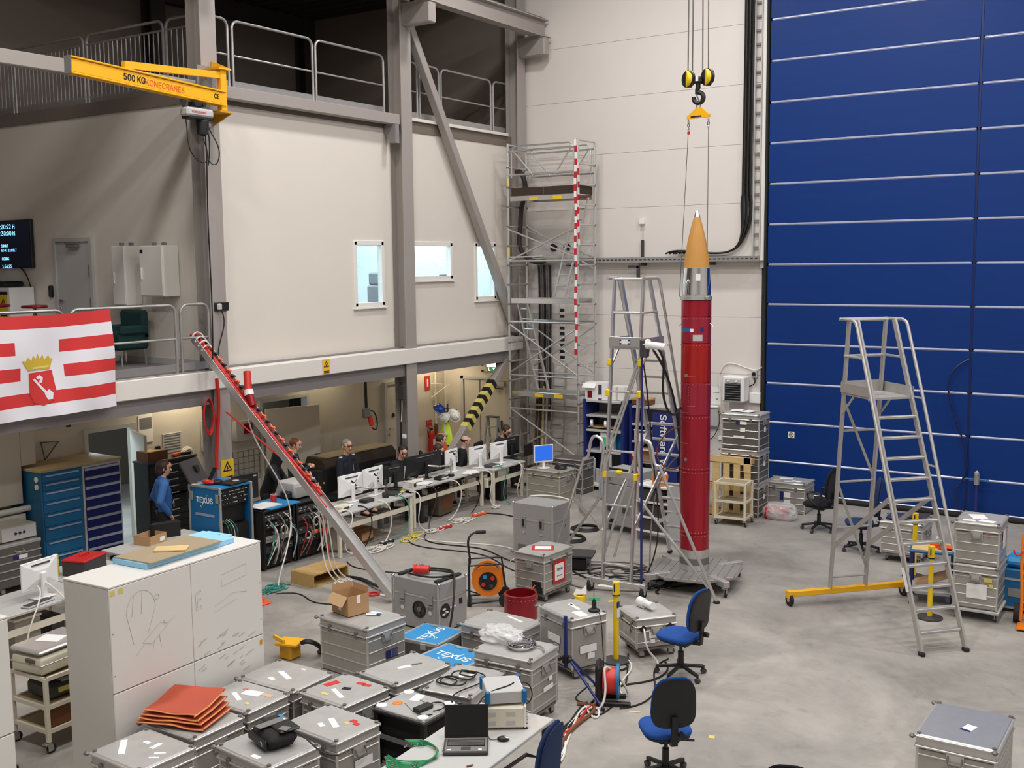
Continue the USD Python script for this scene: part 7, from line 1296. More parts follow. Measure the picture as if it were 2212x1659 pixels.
    if glasses:
        g = G()
        for s in (-1, 1): g.tube([Hd((.108, s * .035 + .026 * math.cos(a), .006 + .02 * math.sin(a))) for a in np.linspace(0, 6.28, 13)[:-1]], .003, 5, True).cyl(Hd((.104, s * .06, .01)), Hd((-.01, s * .092, .012)), .003, 5)
        g.cyl(Hd((.11, -.01, .008)), Hd((.11, .01, .008)), .003, 5); obj('glasses', g, 'black_plastic', t)
    if beard: obj('beard', blob([[(Hd((.04, -.045, -.06)), .035 * S_), (Hd((.062, 0, -.098)), .042 * S_), (Hd((.04, .045, -.06)), .035 * S_)]], 4, .015), beard, t, smooth=60)
    if extra: extra(t, up, L, Hd, sh, zt)
    return t
def ex_shirt(t, up, L, Hd, sh, zt):
    obj('lanyard', G().tube([up((.02, .07, 1.45 + zt)), up((.12, .06, 1.3 + zt)), up((.15, .0, 1.1 + zt)), up((.12, -.06, 1.3 + zt)), up((.02, -.07, 1.45 + zt))], .008, 5), 'navy', t); obj('badge', G().box(up((.16, 0, 1.05 + zt)), (.012, .07, .1)), 'white_plastic', t); obj('belt', G().lathe([(.15, .98), (.155, 1.0), (.15, 1.03)], 20), 'black_matte', t)
    obj('collar', G().bar(up((.05, -.06, 1.47 + zt)), up((.09, -.015, 1.42 + zt)), .03, .05).bar(up((.05, .06, 1.47 + zt)), up((.09, .015, 1.42 + zt)), .03, .05), 'shirt_blue', t)
def ex_prints(t, up, L, Hd, sh, zt):
    obj('chest_print', G().box(up((.16, .09, 1.1 + zt)), (.02, .04, .05)), 'white_plastic', t); obj('chest_print', G().box(up((.15, -.1, 1.12 + zt)), (.02, .06, .03)), 'white_plastic', t); obj('shoulder_print', G().box(up((.02, .19, 1.475 + zt)), (.03, .07, .012)), 'white_plastic', t); obj('shoulder_print', G().box(up((.02, -.19, 1.475 + zt)), (.03, .07, .012)), 'white_plastic', t)
    obj('drawstring', G().cyl(up((.135, .03, 1.33 + zt)), up((.15, .03, 1.2 + zt)), .004, 5), 'light_grey', t)
def ex_zip(t, up, L, Hd, sh, zt): obj('white_zip', G().bar(up((.12, .02, 1.4 + zt)), up((.15, .02, 1.05 + zt)), .025, .01, up=(1, 0, 0)), 'white_plastic', t); obj('collar_print', G().box(up((.1, -.1, 1.38 + zt)), (.03, .05, .03)), 'white_plastic', t)
def ex_collar(t, up, L, Hd, sh, zt): obj('white_collar', G().tube([up((.06 * math.cos(a), .07 * math.sin(a), 1.475 + zt)) for a in np.linspace(0, 6.28, 15)[:-1]], .014, 6, True), 'white_plastic', t)
person('person in a blue shirt standing with a hand in the pocket', -14.3, 11.42, 62, sc=.985, head=(-.15, .12), hair='hair_brown', style='collar', top='shirt_blue', extra=ex_shirt, arms={-1: ((-.1, -.27, 1.16), (.05, -.22, .93)), 1: ((-.1, .27, 1.16), (.06, .22, .93))})
person('red-haired person in black seen from behind beside the wide open door leaf', -14.42, 14.5, 55, sc=.94, head=(-.35, .2), hair='hair_red', top='jacket_black', skin='skin_pale', arms={-1: ((.05, -.27, 1.15), (.26, -.1, 1.2)), 1: ((.05, .27, 1.15), (.28, .08, 1.22))})
person('person in a black hooded jacket bending forward behind the racks', -13.95, 13.35, 35, sc=.97, lean=.32, head=(0, .5), hood=True, style='none', top='jacket_black', arms={-1: ((.18, -.38, 1.3), (.3, -.12, 1.12)), 1: ((.15, .36, 1.22), (.38, .1, 1.15))})
person('grey-haired person with glasses and crossed arms in a dark hooded jacket', -14.15, 15.62, 5, sit=True, z0=.1, sc=1.03, head=(-.35, .05), hair='hair_grey', glasses=True, top='jacket_navy', extra=ex_prints, arms={-1: ((.05, -.27, 1.12 - .4), (.24, .1, .66 + .0)), 1: ((.05, .27, 1.12 - .4), (.27, -.08, .70))})
person('dark-haired person writing on white papers at the middle desk', -13.55, 16.4, -6, sit=True, lean=.22, head=(-.45, .35), hair='hair_dark', top='jacket_black', extra=ex_zip, arms={-1: ((.18, -.3, .74), (.48, -.12, .84)), 1: ((.16, .28, .74), (.5, .02, .86))})
person('person of whom only dark brown hair shows behind the wide black screen', -13.62, 17.35, 20, sit=True, lean=.42, z0=-.02, sc=.96, head=(-.1, .4), hair='hair_brown', top='jacket_black')
person('short-haired person in profile beyond the wide black screen', -13.78, 17.98, 48, sit=True, lean=.1, z0=-.03, sc=.98, head=(.1, .1), hair='hair_brown', style='buzz', top='jacket_black', skin='skin_pale')
person('bald person in profile behind the white screens', -13.56, 18.5, 42, sit=True, lean=.15, z0=-.06, sc=.95, head=(.1, .15), hair='hair_brown', style='bald', top='jacket_black', skin='skin_pale')
person('bearded person with glasses bending over the last desk', -13.35, 19.55, 12, sit=True, lean=.3, z0=.02, head=(-.1, .45), hair='hair_brown', beard='hair_brown', glasses=True, top='jacket_navy', extra=ex_collar)
for i, (x, y, rz, lb) in enumerate(((-14.28, 15.6, 5, 'black chair under the grey-haired person'), (-13.7, 16.42, -6, 'black chair under the writing person'), (-13.55, 17.42, 20, 'black chair under the person hidden by the wide black screen'), (-13.86, 17.98, 48, 'black chair under the short-haired person'), (-13.65, 18.42, 42, 'black chair under the bald person'), (-13.5, 19.5, 12, 'black chair under the bearded person'), (-14.75, 15.2, 150, 'empty black chair with wooden arm edges behind the red-haired person'))):
    t = thing('work_chair', lb, 'chair', (x, y, 0), rz)
    obj('seat', G().box((0, 0, .38), (.46, .46, .08), ch=.03), 'black_matte', t); obj('backrest', G().box((-.24, 0, .72), (.07, .44, .5), ch=.03), 'black_matte', t); obj('column', G().cyl((0, 0, .08), (0, 0, .36), .035, 10), 'black_plastic', t)
    for k in range(5): a = math.radians(72 * k); obj('base_leg', G().bar((0, 0, .1), (.3 * math.cos(a), .3 * math.sin(a), .05), .04, .03), 'black_plastic', t)
    if i == 6: obj('arm_edge', G().box((.0, -.26, .68), (.3, .05, .04), ch=.01), 'wood_pale', t); obj('arm_edge', G().box((.0, .26, .68), (.3, .05, .04), ch=.01), 'wood_pale', t)

# ================================================================ the desk row
desk('first pale desk of the row, beside the black racks', -12.6, 14.25, 0, .8, 2.0, m='light_grey', leg='cream_paint')
desk('second pale desk of the row, below the wide black screen', -12.82, 16.68, 0, .76, 2.3, m='light_grey', leg='cream_paint')
desk('third pale desk of the row, nearest the beige case', -12.64, 18.46, 0, .76, 1.2, m='light_grey', leg='cream_paint')
monitor('left white monitor of the pair with black star marks', -12.78, 14.2, .74, -3, .6, .38, hs=.1, brand=.05)
monitor('right white monitor of the pair with black star marks', -12.8, 14.82, .74, 3, .58, .38, hs=.12, brand=.05)
monitor('small black monitor beside the white pair', -12.85, 15.45, .74, -10, .5, .33, 'black_plastic', hs=.1)
monitor('wide black screen on a silver arm on the second desk', -12.95, 16.5, .74, -2, 1.05, .38, 'black_plastic', hs=.1)
monitor('white monitor with a black star mark beside the wide black screen', -12.92, 17.35, .74, 5, .46, .3, hs=.14, brand=.1)
monitor('white monitor on a black stand on the third desk', -12.7, 17.95, .74, -6, .52, .36, hs=.08)
monitor('white monitor at the right end of the third desk', -12.62, 18.6, .74, -8, .52, .34, hs=.1)
monitor('large black monitor at the end of the desk row', -12.75, 19.2, .74, -4, .62, .38, 'black_plastic', hs=.06)
t = thing('monitor_stand', 'silver monitor arm behind the white monitor pair', 'monitor arm', (-12.45, 14.75, .74)); obj('pole', G().cyl((0, 0, 0), (0, 0, .32), .018, 10), 'dark_grey', t); obj('clamp', G().box((0, 0, .02), (.1, .08, .04), ch=.01), 'black_plastic', t)
for q in (-.5, .45): obj('arm', G().bar((0, 0, .2), (-.1, q * .55, .2), .05, .03, ch=.01).bar((-.1, q * .55, .2), (-.26, q, .26), .04, .03, ch=.01), 'galvanised', t)
t = thing('monitor_stand', 'silver monitor arm carrying the wide black screen', 'monitor arm', (-12.6, 16.9, .74)); obj('pole', G().cyl((0, 0, 0), (0, 0, .36), .018, 10), 'light_grey', t); obj('arm', G().bar((0, 0, .22), (-.05, -.3, .24), .05, .03, ch=.01).bar((-.05, -.3, .24), (-.24, -.42, .26), .05, .03, ch=.01), 'aluminium', t); obj('clamp', G().box((0, 0, .02), (.1, .1, .06), ch=.01), 'black_plastic', t)
t = thing('laptop', 'black laptop standing open at the far end of the desk row', 'laptop', (-12.55, 19.62, .7)); obj('screen_lid', G().box((0, 0, .17), (.012, .34, .24)), 'black_plastic', t); obj('base', G().box((-.13, 0, .045), (.26, .34, .02)), 'dark_grey', t)
t = thing('flat_computer', 'white flat all-in-one computer with a round foot on the beige case', 'computer', (-11.72, 18.9, .665), -32); obj('screen_body', G().box((0, 0, .3), (.03, .44, .36), ch=.008), 'white_plastic', t); obj('display', G().box((.017, 0, .31), (.004, .4, .31)), 'screen_blue', t); obj('neck', G().bar((0, 0, .0), (0, 0, .15), .05, .02, up=(1, 0, 0)), 'white_plastic', t); obj('foot', G().lathe([(0, 0), (.13, 0), (.13, .012), (0, .016)], 24), 'white_plastic', t)
t = thing('black_headset', 'black round cable coil on the beige case', 'cable coil', (-11.38, 19.02, .665))
for k in range(3): obj('loop', G().tube([((.12 - .015 * k) * math.cos(a), (.09 - .01 * k) * math.sin(a), .02 + .02 * k) for a in np.linspace(0, 6.28, 18)[:-1]], .018, 6, True), 'black_plastic', t)
# papers and clutter on the desks
rg = np.random.default_rng(21)
for i, (x, y, z, rz, lb) in enumerate(((-12.95, 16.2, .745, 20, 'white papers under the hands of the writing person'), (-12.65, 16.05, .745, -10, 'white papers beside the wide black screen foot'), (-12.5, 17.4, .745, 30, 'loose white papers in front of the starred white monitor'), (-12.6, 13.75, .745, 8, 'white papers in front of the left white monitor'), (-12.55, 18.25, .745, -15, 'papers between the white monitors of the third desk'))):
    t = thing('paper_pile', lb, 'papers', (x, y, z), rz)
    for k in range(3): obj('sheet', G().box((.04 * k - .03, .05 * k - .05, .003 + .004 * k), (.21, .3, .003), rz=.25 * k - .2), 'paper', t)
def clutter(label, name, x, y, z, d, m, rz=0, m2='dark_grey', cat=None):
    t = thing(name, label, cat or name.replace('_', ' '), (x, y, z), rz); obj('case', G().box((0, 0, d[2] / 2), d, ch=min(d) * .15), m, t); obj('front', G().box((d[0] / 2 + .002, 0, d[2] / 2), (.006, d[1] * .7, d[2] * .5)), m2, t); return t
clutter('beige desk phone on the corner of the first desk', 'desk_phone', -12.45, 13.62, .74, (.16, .22, .07), 'cream_paint', 10); clutter('small cream box on the front edge of the first desk', 'cream_box', -12.32, 13.45, .74, (.1, .2, .04), 'cream_paint', 5)
clutter('white paper cup holder box on the second desk', 'desk_box', -12.55, 15.65, .74, (.1, .1, .12), 'cream_paint'); clutter('dark binder on the first desk beside the silver arm', 'binder', -12.5, 15.0, .74, (.3, .26, .05), 'dark_grey', 15, 'paper'); clutter('yellow note pad on the first desk', 'note_pad', -12.36, 15.12, .79, (.08, .1, .01), 'yellow_faded', 20)
clutter('black switch box with cables on the second desk', 'switch_box', -12.6, 16.6, .74, (.16, .3, .06), 'black_plastic', 0, 'white_plastic'); clutter('black and white device on the third desk', 'desk_device', -12.5, 18.15, .74, (.2, .3, .05), 'dark_grey', 0, 'white_plastic'); clutter('small black device between the monitors of the pair', 'black_device', -12.5, 14.3, .74, (.15, .25, .06), 'black_plastic')
clutter('beige box hanging under the third desk', 'power_box', -12.45, 18.0, .35, (.1, .3, .2), 'cream_paint'); clutter('brown padded bag under the second desk', 'padded_bag', -12.75, 16.75, 0, (.3, .5, .5), 'trousers_brown', 5, 'wood_dark'); clutter('dark computer under the second desk', 'computer_tower', -12.8, 16.05, 0, (.45, .2, .45), 'black_plastic', 0); clutter('beige sack under the first desk', 'sack', -12.6, 13.7, 0, (.4, .4, .4), 'flight_beige', 20, 'wood_dark', ); clutter('brown carton under the first desk', 'carton', -12.7, 14.3, 0, (.35, .5, .25), 'wood_dark', 8, 'cardboard'); clutter('grey cable box under the first desk', 'cable_box', -12.6, 14.85, .15, (.15, .2, .35), 'mid_grey')
clutter('dark computer under the third desk', 'computer_tower', -12.6, 18.45, 0, (.45, .22, .45), 'black_plastic', 0)
# racks
t = thing('equipment_rack', 'blue sided equipment rack with the white rocket lettering', 'rack', (-13.21, 11.65, 0), 0); h = 1.47
obj('side_panel', G().bb(-.34, .34, -.325, -.31, .1, h - .03), 'blue_case', t); obj('side_panel', G().bb(-.34, .34, .31, .325, .1, h - .03), 'blue_case', t); obj('rear_panel', G().bb(-.35, -.33, -.31, .31, .1, h), 'blue_case', t); obj('top_panel', G().bb(-.34, .34, -.31, .31, h - .03, h), 'blue_case_light', t); obj('floor_panel', G().bb(-.34, .34, -.31, .31, .06, .12), 'dark_grey', t)
for ax in (-1, 1):
    for ay in (-1, 1): obj('edge_profile', G().bb(ax * .345 - .018, ax * .345 + .018, ay * .32 - .018, ay * .32 + .018, .06, h, ch=.006), 'aluminium_dull', t); obj('corner_plate', G().box((ax * .31, ay * .332, 1.3), (.11, .012, .14), ch=.004), 'aluminium_dull', t); caster(t, ax * .28, ay * .26, .08, 'black_rubber', .035)
    obj('edge_profile', G().bb(-.345, .345, ax * .32 - .018, ax * .32 + .018, h - .03, h + .006, ch=.006), 'aluminium', t)
rocket_mark(t, TR((.0, -.326, 1.25), (1, 0, 0), (0, 0, 1)), .085); obj('handle_strip', G().box((-.0, -.328, 1.02), (.42, .008, .04)), 'stripe_metal', t)
for i, (z0, z1) in enumerate(((1.16, 1.42), (.86, 1.14), (.55, .84), (.2, .5))): obj('rack_unit', G().bb(.2 - .1 * (i == 1), .3 - .08 * (i == 1), -.28, .28, z0, z1), 'black_plastic' if i < 3 else 'dark_grey', t)
g = G(); rg = np.random.default_rng(2)
for k in range(46): g.box((.305, rg.uniform(-.26, .26), rg.choice([1.2, 1.27, 1.33, 1.38])), (.012, .02 + .03 * rg.random(), .012))
tag(obj('connector', g, 'light_grey', t), kind='stuff')
for k in range(4): obj('cable', G().tube(spline([(.3, -.25 + .04 * k, .95), (.36, -.2 + .05 * k, .85), (.34, -.16 + .06 * k, .6), (.33, -.1 + .05 * k, .4)], 6), .007, 5), ('cable_teal', 'cable_green', 'cable_white', 'cable_teal')[k], t)
obj('patch_panel', G().bb(.24, .3, -.28, .28, .5, .54), 'light_grey', t)
for lb, y, dx in (('left black equipment rack with a blue board on top', 12.4, 0), ('right black equipment rack under the grey printer', 13.12, .02)):
    t = thing('equipment_rack', lb, 'rack', (-13.05 + dx, y, 0)); h = .98
    obj('cabinet', G().bb(-.35, .3, -.345, .345, .04, h - .02, ch=.006), 'black_matte', t); obj('top_panel', G().bb(-.36, .36, -.35, .35, h - .02, h, ch=.004), 'black_plastic', t)
    for s in (-1, 1): obj('rack_post', G().bb(.3, .35, s * .33 - .018, s * .33 + .018, .04, h), 'black_plastic', t)
    for i, z in enumerate((.85, .72, .5, .33)): u_ = obj('rack_unit', G().bb(.28, .325, -.3, .3, z - .05, z + .05), ('dark_grey', 'black_plastic', 'flight_grey', 'dark_grey')[i] if y < 13 else 'dark_grey', t)
    g = G()
    for k in range(36): g.box((.332, rg.uniform(-.28, .28), rg.choice([.88, .84, .74, .7, .52, .34])), (.014, .03, .016))
    tag(obj('connector', g, 'light_grey', t), kind='stuff')
    for k in range(12):
        ya = rg.uniform(-.28, .28); za = rg.uniform(.6, .9); yb = np.clip(ya + rg.uniform(-.3, .3), -.3, .3); pts = [(.33, ya, za), (.4 + .05 * rg.random(), ya + .02, za - .08), (.42 + .06 * rg.random(), (ya + yb) / 2, .35), (.36, yb, .1)]
        obj('cable', G().tube(spline(pts, 5), .009 if k % 3 else .012, 5), ('cable_white', 'cable_grey', 'cable_red', 'cable_white', 'cable_grey', 'cable_black')[k % 6] if y > 13 else ('cable_grey', 'cable_white', 'cable_black', 'cable_grey', 'cable_white', 'cable_teal')[k % 6], t)
    for k in range(2): obj('cable_ring', G().tube([(.4, .05 - .2 * k + (.07 - .015 * k) * math.cos(a), .62 - .2 * k + (.07 - .015 * k) * math.sin(a)) for a in np.linspace(0, 6.28, 16)[:-1]], .014, 6, True), 'cable_white', t)
t = thing('blue_board', 'blue board with a red mug on the left black rack', 'board', (-12.98, 12.45, .982), 0); obj('sheet', G().bb(-.3, .3, -.25, .42, 0, .018), 'blue_case_light', t); obj('upper_sheet', G().bb(-.15, .2, -.36, .1, .018, .03), 'paper', t)
t = thing('red_mug', 'red mug on the blue board', 'mug', (-13.02, 12.6, 1.015)); obj('cup', G().lathe([(0, 0), (.045, 0), (.05, .11), (.045, .11), (.04, .01), (0, .01)], 20), 'red_paint', t); obj('handle', G().tube(arc((0, -.05, .055), .03, 90, 270, 8, (0, 1, 0), (0, 0, 1)), .008, 6), 'red_paint', t); obj('rim', G().lathe([(.045, .108), (.05, .108), (.05, .116), (.045, .116), (.045, .108)], 20), 'white_plastic', t)
t = thing('grey_printer', 'pale grey printer on the right black rack', 'printer', (-13.08, 13.2, .985), 0); obj('body', G().box((0, 0, .15), (.42, .55, .28), ch=.04), 'light_grey', t, smooth=50); obj('front_slope', G().bar((.2, -.24, .12), (.2, .24, .12), .04, .2, ch=.01), 'case_rim', t); obj('control_panel', G().box((.05, -.3, .08), (.2, .12, .12), ch=.02), 'black_plastic', t)
t = thing('black_screen', 'black monitor standing on the left black rack', 'monitor', (-13.25, 12.2, .985), -8); obj('housing', G().box((0, 0, .32), (.04, .5, .42), ch=.01), 'black_plastic', t); obj('foot', G().box((0, 0, .01), (.2, .25, .02), ch=.006), 'black_plastic', t); obj('neck', G().box((-.03, 0, .1), (.03, .08, .2)), 'black_plastic', t); obj('label', G().box((.022, .18, .48), (.004, .06, .025)), 'light_grey', t)
t = thing('tilted_screen', 'dark tilted monitor lying back on the blue sided rack', 'monitor', (-13.42, 11.5, 1.48), 20)
a = .5; T = TR((-.05, -.05, .03), (0, 1, 0), (-math.sin(a), 0, math.cos(a))); obj('housing', G().add(BOXV * np.array((.52, .38, .03)) + (0, .19, 0), BOXF, T), 'dark_grey', t); obj('mount', G().add(BOXV * np.array((.1, .1, .05)) + (.05, .2, .035), BOXF, T), 'black_plastic', t); obj('arm', G().bar((.05, .1, .02), (.1, .2, .2), .05, .04), 'black_plastic', t)
t = thing('red_gloves', 'red and black tool bag on the blue sided rack', 'tool bag', (-13.25, 11.45, 1.482)); obj('red_part', G().ball((0, 0, .03), .1, 2, (1.2, .7, .35)), 'red_paint', t); obj('black_part', G().ball((.08, .1, .03), .09, 2, (1, 1, .4)), 'black_plastic', t)
t = thing('serving_plate', 'black plate with a pale disc on the blue sided rack', 'plate', (-13.0, 11.72, 1.482), 8); obj('plate', G().box((0, 0, .012), (.3, .42, .024), ch=.006), 'black_plastic', t); obj('disc', G().cyl((.02, .05, .024), (.02, .05, .03), .05, 18), 'white_plastic', t)
t = thing('tool_cabinet', 'tall black tool cabinet with pale handle strips behind the person in the blue shirt', 'tool cabinet', (-15.55, 12.48, 0))
obj('body', G().bb(-.2, .18, -.5, .55, 0, 1.5, ch=.008), 'black_plastic', t); obj('top_slab', G().bb(-.21, .2, -.51, .56, 1.5, 1.53), 'dark_grey', t); obj('middle_gap', G().bb(.17, .195, -.5, .55, .88, .93), 'dark_grey', t)
zz = [.12, .3, .42, .54, .66, .84, .96, 1.08, 1.2, 1.32, 1.46]
for a_, b_ in zip(zz[:-1], zz[1:]): d_ = obj('drawer', G().bb(.17, .195, -.47, .52, a_ + .006, b_ - .006), 'black_matte', t); obj('handle_strip', G().bb(.193, .205, -.25, .12, b_ - .04, b_ - .022), 'aluminium', d_)
t = thing('brown_box', 'brown wooden box with a pale lid on the black tool cabinet', 'box', (-15.58, 12.25, 1.53)); obj('box', G().box((0, 0, .08), (.3, .42, .16)), 'wood_dark', t); obj('pale_lid', G().box((.02, -.06, .165), (.28, .28, .012), rz=.1), 'wood_pale', t); obj('black_cup', G().cyl((0, .12, .16), (0, .12, .22), .05, 14), 'black_plastic', t)
t = thing('orange_tool', 'orange hand tool lying on the black tool cabinet', 'tool', (-15.5, 12.7, 1.53)); obj('body', G().box((0, 0, .03), (.08, .2, .05), rz=.3, ch=.01), 'cone_orange', t); obj('grip', G().bar((0, .1, .03), (.02, .3, .02), .05, .04), 'black_plastic', t)
t = thing('low_chair', 'dark round chair back in front of the black tool cabinet', 'chair', (-13.55, 10.75, 0), 160); obj('backrest', G().box((-.2, 0, .78), (.06, .46, .5), ch=.03), 'black_matte', t); obj('seat', G().box((0, 0, .45), (.45, .45, .08), ch=.03), 'black_matte', t); obj('column', G().cyl((0, 0, .02), (0, 0, .42), .04, 10), 'black_plastic', t); obj('base', G().lathe([(0, 0), (.25, 0), (.2, .03), (0, .05)], 20), 'black_plastic', t)
t = thing('covered_bench', 'long bench under a dark brown cover behind the grey-haired person', 'bench', (-15.2, 17.2, 0), -3); obj('bench', G().bb(-.3, .3, -1.2, .9, .1, .8), 'black_matte', t)
obj('cover', G().prism([(-.36, 0), (.42, 0), (.42, .1), (.2, .88), (.1, .98), (-.3, 1.0), (-.36, .9)], 2.1, TR((0, .9, 0), (1, 0, 0), (0, 0, 1))), 'curtain_brown', t); obj('top_sheet', G().bb(-.3, .12, -1.1, .85, .985, 1.01), 'hardboard', t)
# coat stand, fire things, signs
t = thing('coat_stand', 'thin coat stand carrying helmets and safety vests', 'coat stand', (-14.38, 19.2, 0)); obj('pole', G().cyl((0, 0, 0), (0, 0, 1.8), .02, 8), 'dark_grey', t); obj('base', G().lathe([(0, 0), (.2, 0), (.18, .03), (0, .05)], 20), 'dark_grey', t); obj('hook_arm', G().cyl((-.2, 0, 1.68), (.25, 0, 1.68), .012, 6), 'dark_grey', t); obj('hook_arm', G().cyl((0, -.2, 1.6), (0, .2, 1.6), .012, 6), 'dark_grey', t)
for lb, m, x, y, z, T_ in (('blue safety helmet on the coat stand', 'helmet_blue', -.13, -.12, 1.66, (.5, 0, .6)), ('left white safety helmet on the coat stand', 'helmet_white', .04, -.16, 1.5, (-.3, -.8, .4)), ('right white safety helmet on the coat stand', 'helmet_white', .22, -.05, 1.56, (.7, -.5, .3)), ('black safety helmet at the back of the coat stand', 'black_plastic', -.08, .08, 1.5, (0, .3, .5))):
    t = thing('safety_helmet', lb, 'helmet', (-14.38 + x, 19.2 + y, z)); n = np.array(T_) / np.linalg.norm(T_); X = np.cross(n, (0, 1, .3)); X /= np.linalg.norm(X); Tm_ = np.eye(4); Tm_[:3, 0], Tm_[:3, 1], Tm_[:3, 2] = X, np.cross(n, X), n
    d = G().lathe([(.0, .12), (.06, .11), (.1, .075), (.115, .02), (.118, 0), (.105, 0), (.1, .02), (0, .1)], 22); obj('shell', G().add(d.v[0] * (1.15, 1, 1), d.f[0], Tm_), m, t, smooth=50); e = G().lathe([(.112, .0), (.135, -.012), (.135, -.004), (.112, .012)], 22); obj('brim', G().add(e.v[0] * (1.2, 1, 1), e.f[0], Tm_), m, t); obj('rib', G().add(BOXV * np.array((.2, .03, .012)) + (0, 0, .117), BOXF, Tm_), m, t)
for lb, m, dx, dy, z0, z1, w0, w1 in (('yellow safety vest hanging on the coat stand', 'hivis_yellow', .02, -.1, 1.42, .92, .06, .2), ('orange safety vest hanging under the yellow one', 'hivis_orange', -.06, -.16, 1.18, .55, .1, .2)):
    t = thing('safety_vest', lb, 'vest', (-14.38 + dx, 19.2 + dy, 0)); n, mm = 18, 8; V = []; F = []
    for i in range(mm + 1):
        f = i / mm; w = w0 + (w1 - w0) * f ** .7
        for k in range(n): a = 2 * math.pi * k / n; r = w * (1 + .18 * math.sin(4 * a + 3 * f) * f); V.append((r * math.cos(a), r * .5 * math.sin(a), z0 + (z1 - z0) * f + .03 * math.sin(3 * a) * f))
    for i in range(mm):
        for k in range(n): a, b = i * n + k, i * n + (k + 1) % n; F.append((a, b, b + n, a + n))
    obj('cloth', G().add(V, F), m, t, smooth=60); obj('reflective_band', G().box((0, -w1 * .5, z0 + (z1 - z0) * .55), (w1 * 1.2, .05, .05), ch=.01), 'silver_tape', t)
    obj('side_strip', G().box((w0 * .6, -w1 * .45, z0 + (z1 - z0) * .4), (.03, .05, .3), ch=.01), 'hivis_yellow' if m == 'hivis_orange' else 'silver_tape', t)
t = thing('fire_extinguisher', 'red fire extinguisher on the beige wall beside the exit doors', 'fire extinguisher', (XB + .13, 20.98, .3)); obj('cylinder', G().lathe([(0, 0), (.08, 0), (.085, .02), (.085, .42), (.06, .5), (.03, .53), (0, .53)], 20), 'red_paint', t); obj('valve', G().box((0, 0, .56), (.05, .1, .06), ch=.01), 'black_plastic', t); obj('hose', G().tube(spline([(0, -.04, .57), (.02, -.14, .6), (.04, -.18, .5), (.03, -.14, .38)], 6), .014, 6), 'black_plastic', t); obj('label', G().box((.085, 0, .25), (.006, .07, .15)), 'paper', t); obj('lever', G().bar((0, .02, .6), (0, .14, .64), .02, .012), 'galvanised', t)
t = thing('fire_sign', 'tall red fire sign with a white mark high on the beige wall', 'sign', (XB + .008, 21.02, 1.98)); obj('plate', G().box((0, 0, 0), (.012, .2, .34)), 'red_paint', t); obj('symbol', G().box((.008, 0, .0), (.004, .05, .2)), 'white_plastic', t)
t = thing('fire_notice', 'small red notice above the fire extinguisher', 'sign', (XB + .008, 21.05, .98)); obj('plate', G().box((0, 0, 0), (.012, .22, .16)), 'red_paint', t); obj('print_line', G().box((.008, 0, .02), (.004, .16, .02)), 'hardboard', t)
t = thing('wall_conduit', 'pale vertical conduit beside the fire sign', 'conduit'); obj('pipe', G().cyl((XB + .04, 21.3, .9), (XB + .04, 21.3, 2.9), .03, 10), 'cream_paint', t); obj('end_box', G().box((XB + .04, 21.3, .8), (.07, .08, .3), ch=.01), 'wood_dark', t)
t = thing('wall_frame_bracket', 'pale triangular wall bracket beside the fire sign', 'bracket'); obj('frame', G().tube([(XB + .02, 21.15, 1.95), (XB + .3, 21.5, 1.92), (XB + .02, 21.15, 1.6)], .012, 6, True), 'cream_paint', t)
t = thing('exit_sign', 'lit green and white exit sign above the exit doors', 'sign', (-14.86, YW - .04, 2.38)); obj('housing', G().box((0, 0, 0), (.3, .06, .24), ch=.01), 'dark_grey', t); obj('upper_glow', G().box((-.01, -.032, .055), (.27, .006, .11)), 'exit_white', t); obj('green_face', G().box((-.01, -.032, -.055), (.27, .006, .11)), 'exit_green', t)
obj('running_figure', G().box((-.08, -.037, -.05), (.03, .004, .07)).box((-.06, -.037, -.08), (.06, .004, .02)), 'exit_white', t); obj('arrow', G().prism([(-.04, .03), (.04, .03), (0, -.035)], .004, TR((.07, -.036, -.05), (1, 0, 0), (0, 0, 1))), 'exit_white', t)
for i in range(2): t = thing('wall_button_box', ('upper', 'lower')[i] + ' black knob left of the exit sign', 'knob', (-15.15, YW - .03, 2.42 - .15 * i)); obj('knob', G().cyl((0, 0, 0), (0, -.03, 0), .03, 12), 'black_plastic', t)
t = thing('column_cables', 'black cable and small boxes running down the middle column under the fascia', 'cables', (-13.97, 17.08, 0)); obj('cable', G().tube([(0, 0, 2.5), (.01, -.01, 1.8), (0, 0, 1.0), (.01, 0, .3)], .022, 6), 'cable_black', t); obj('white_cable', G().tube(spline([(.03, -.02, 2.4), (.06, -.03, 2.1), (.02, -.02, 1.7)], 5), .01, 5), 'cable_white', t)
for z in (1.4, 1.15): obj('socket', G().box((.08, 0, z), (.09, .05, .08), ch=.01), 'white_plastic', t)
obj('dark_box', G().box((.06, -.03, 2.3), (.16, .06, .3), ch=.01), 'dark_grey', t); obj('red_switch', G().box((.09, .0, .8), (.12, .06, .14), ch=.01), 'white_plastic', t)

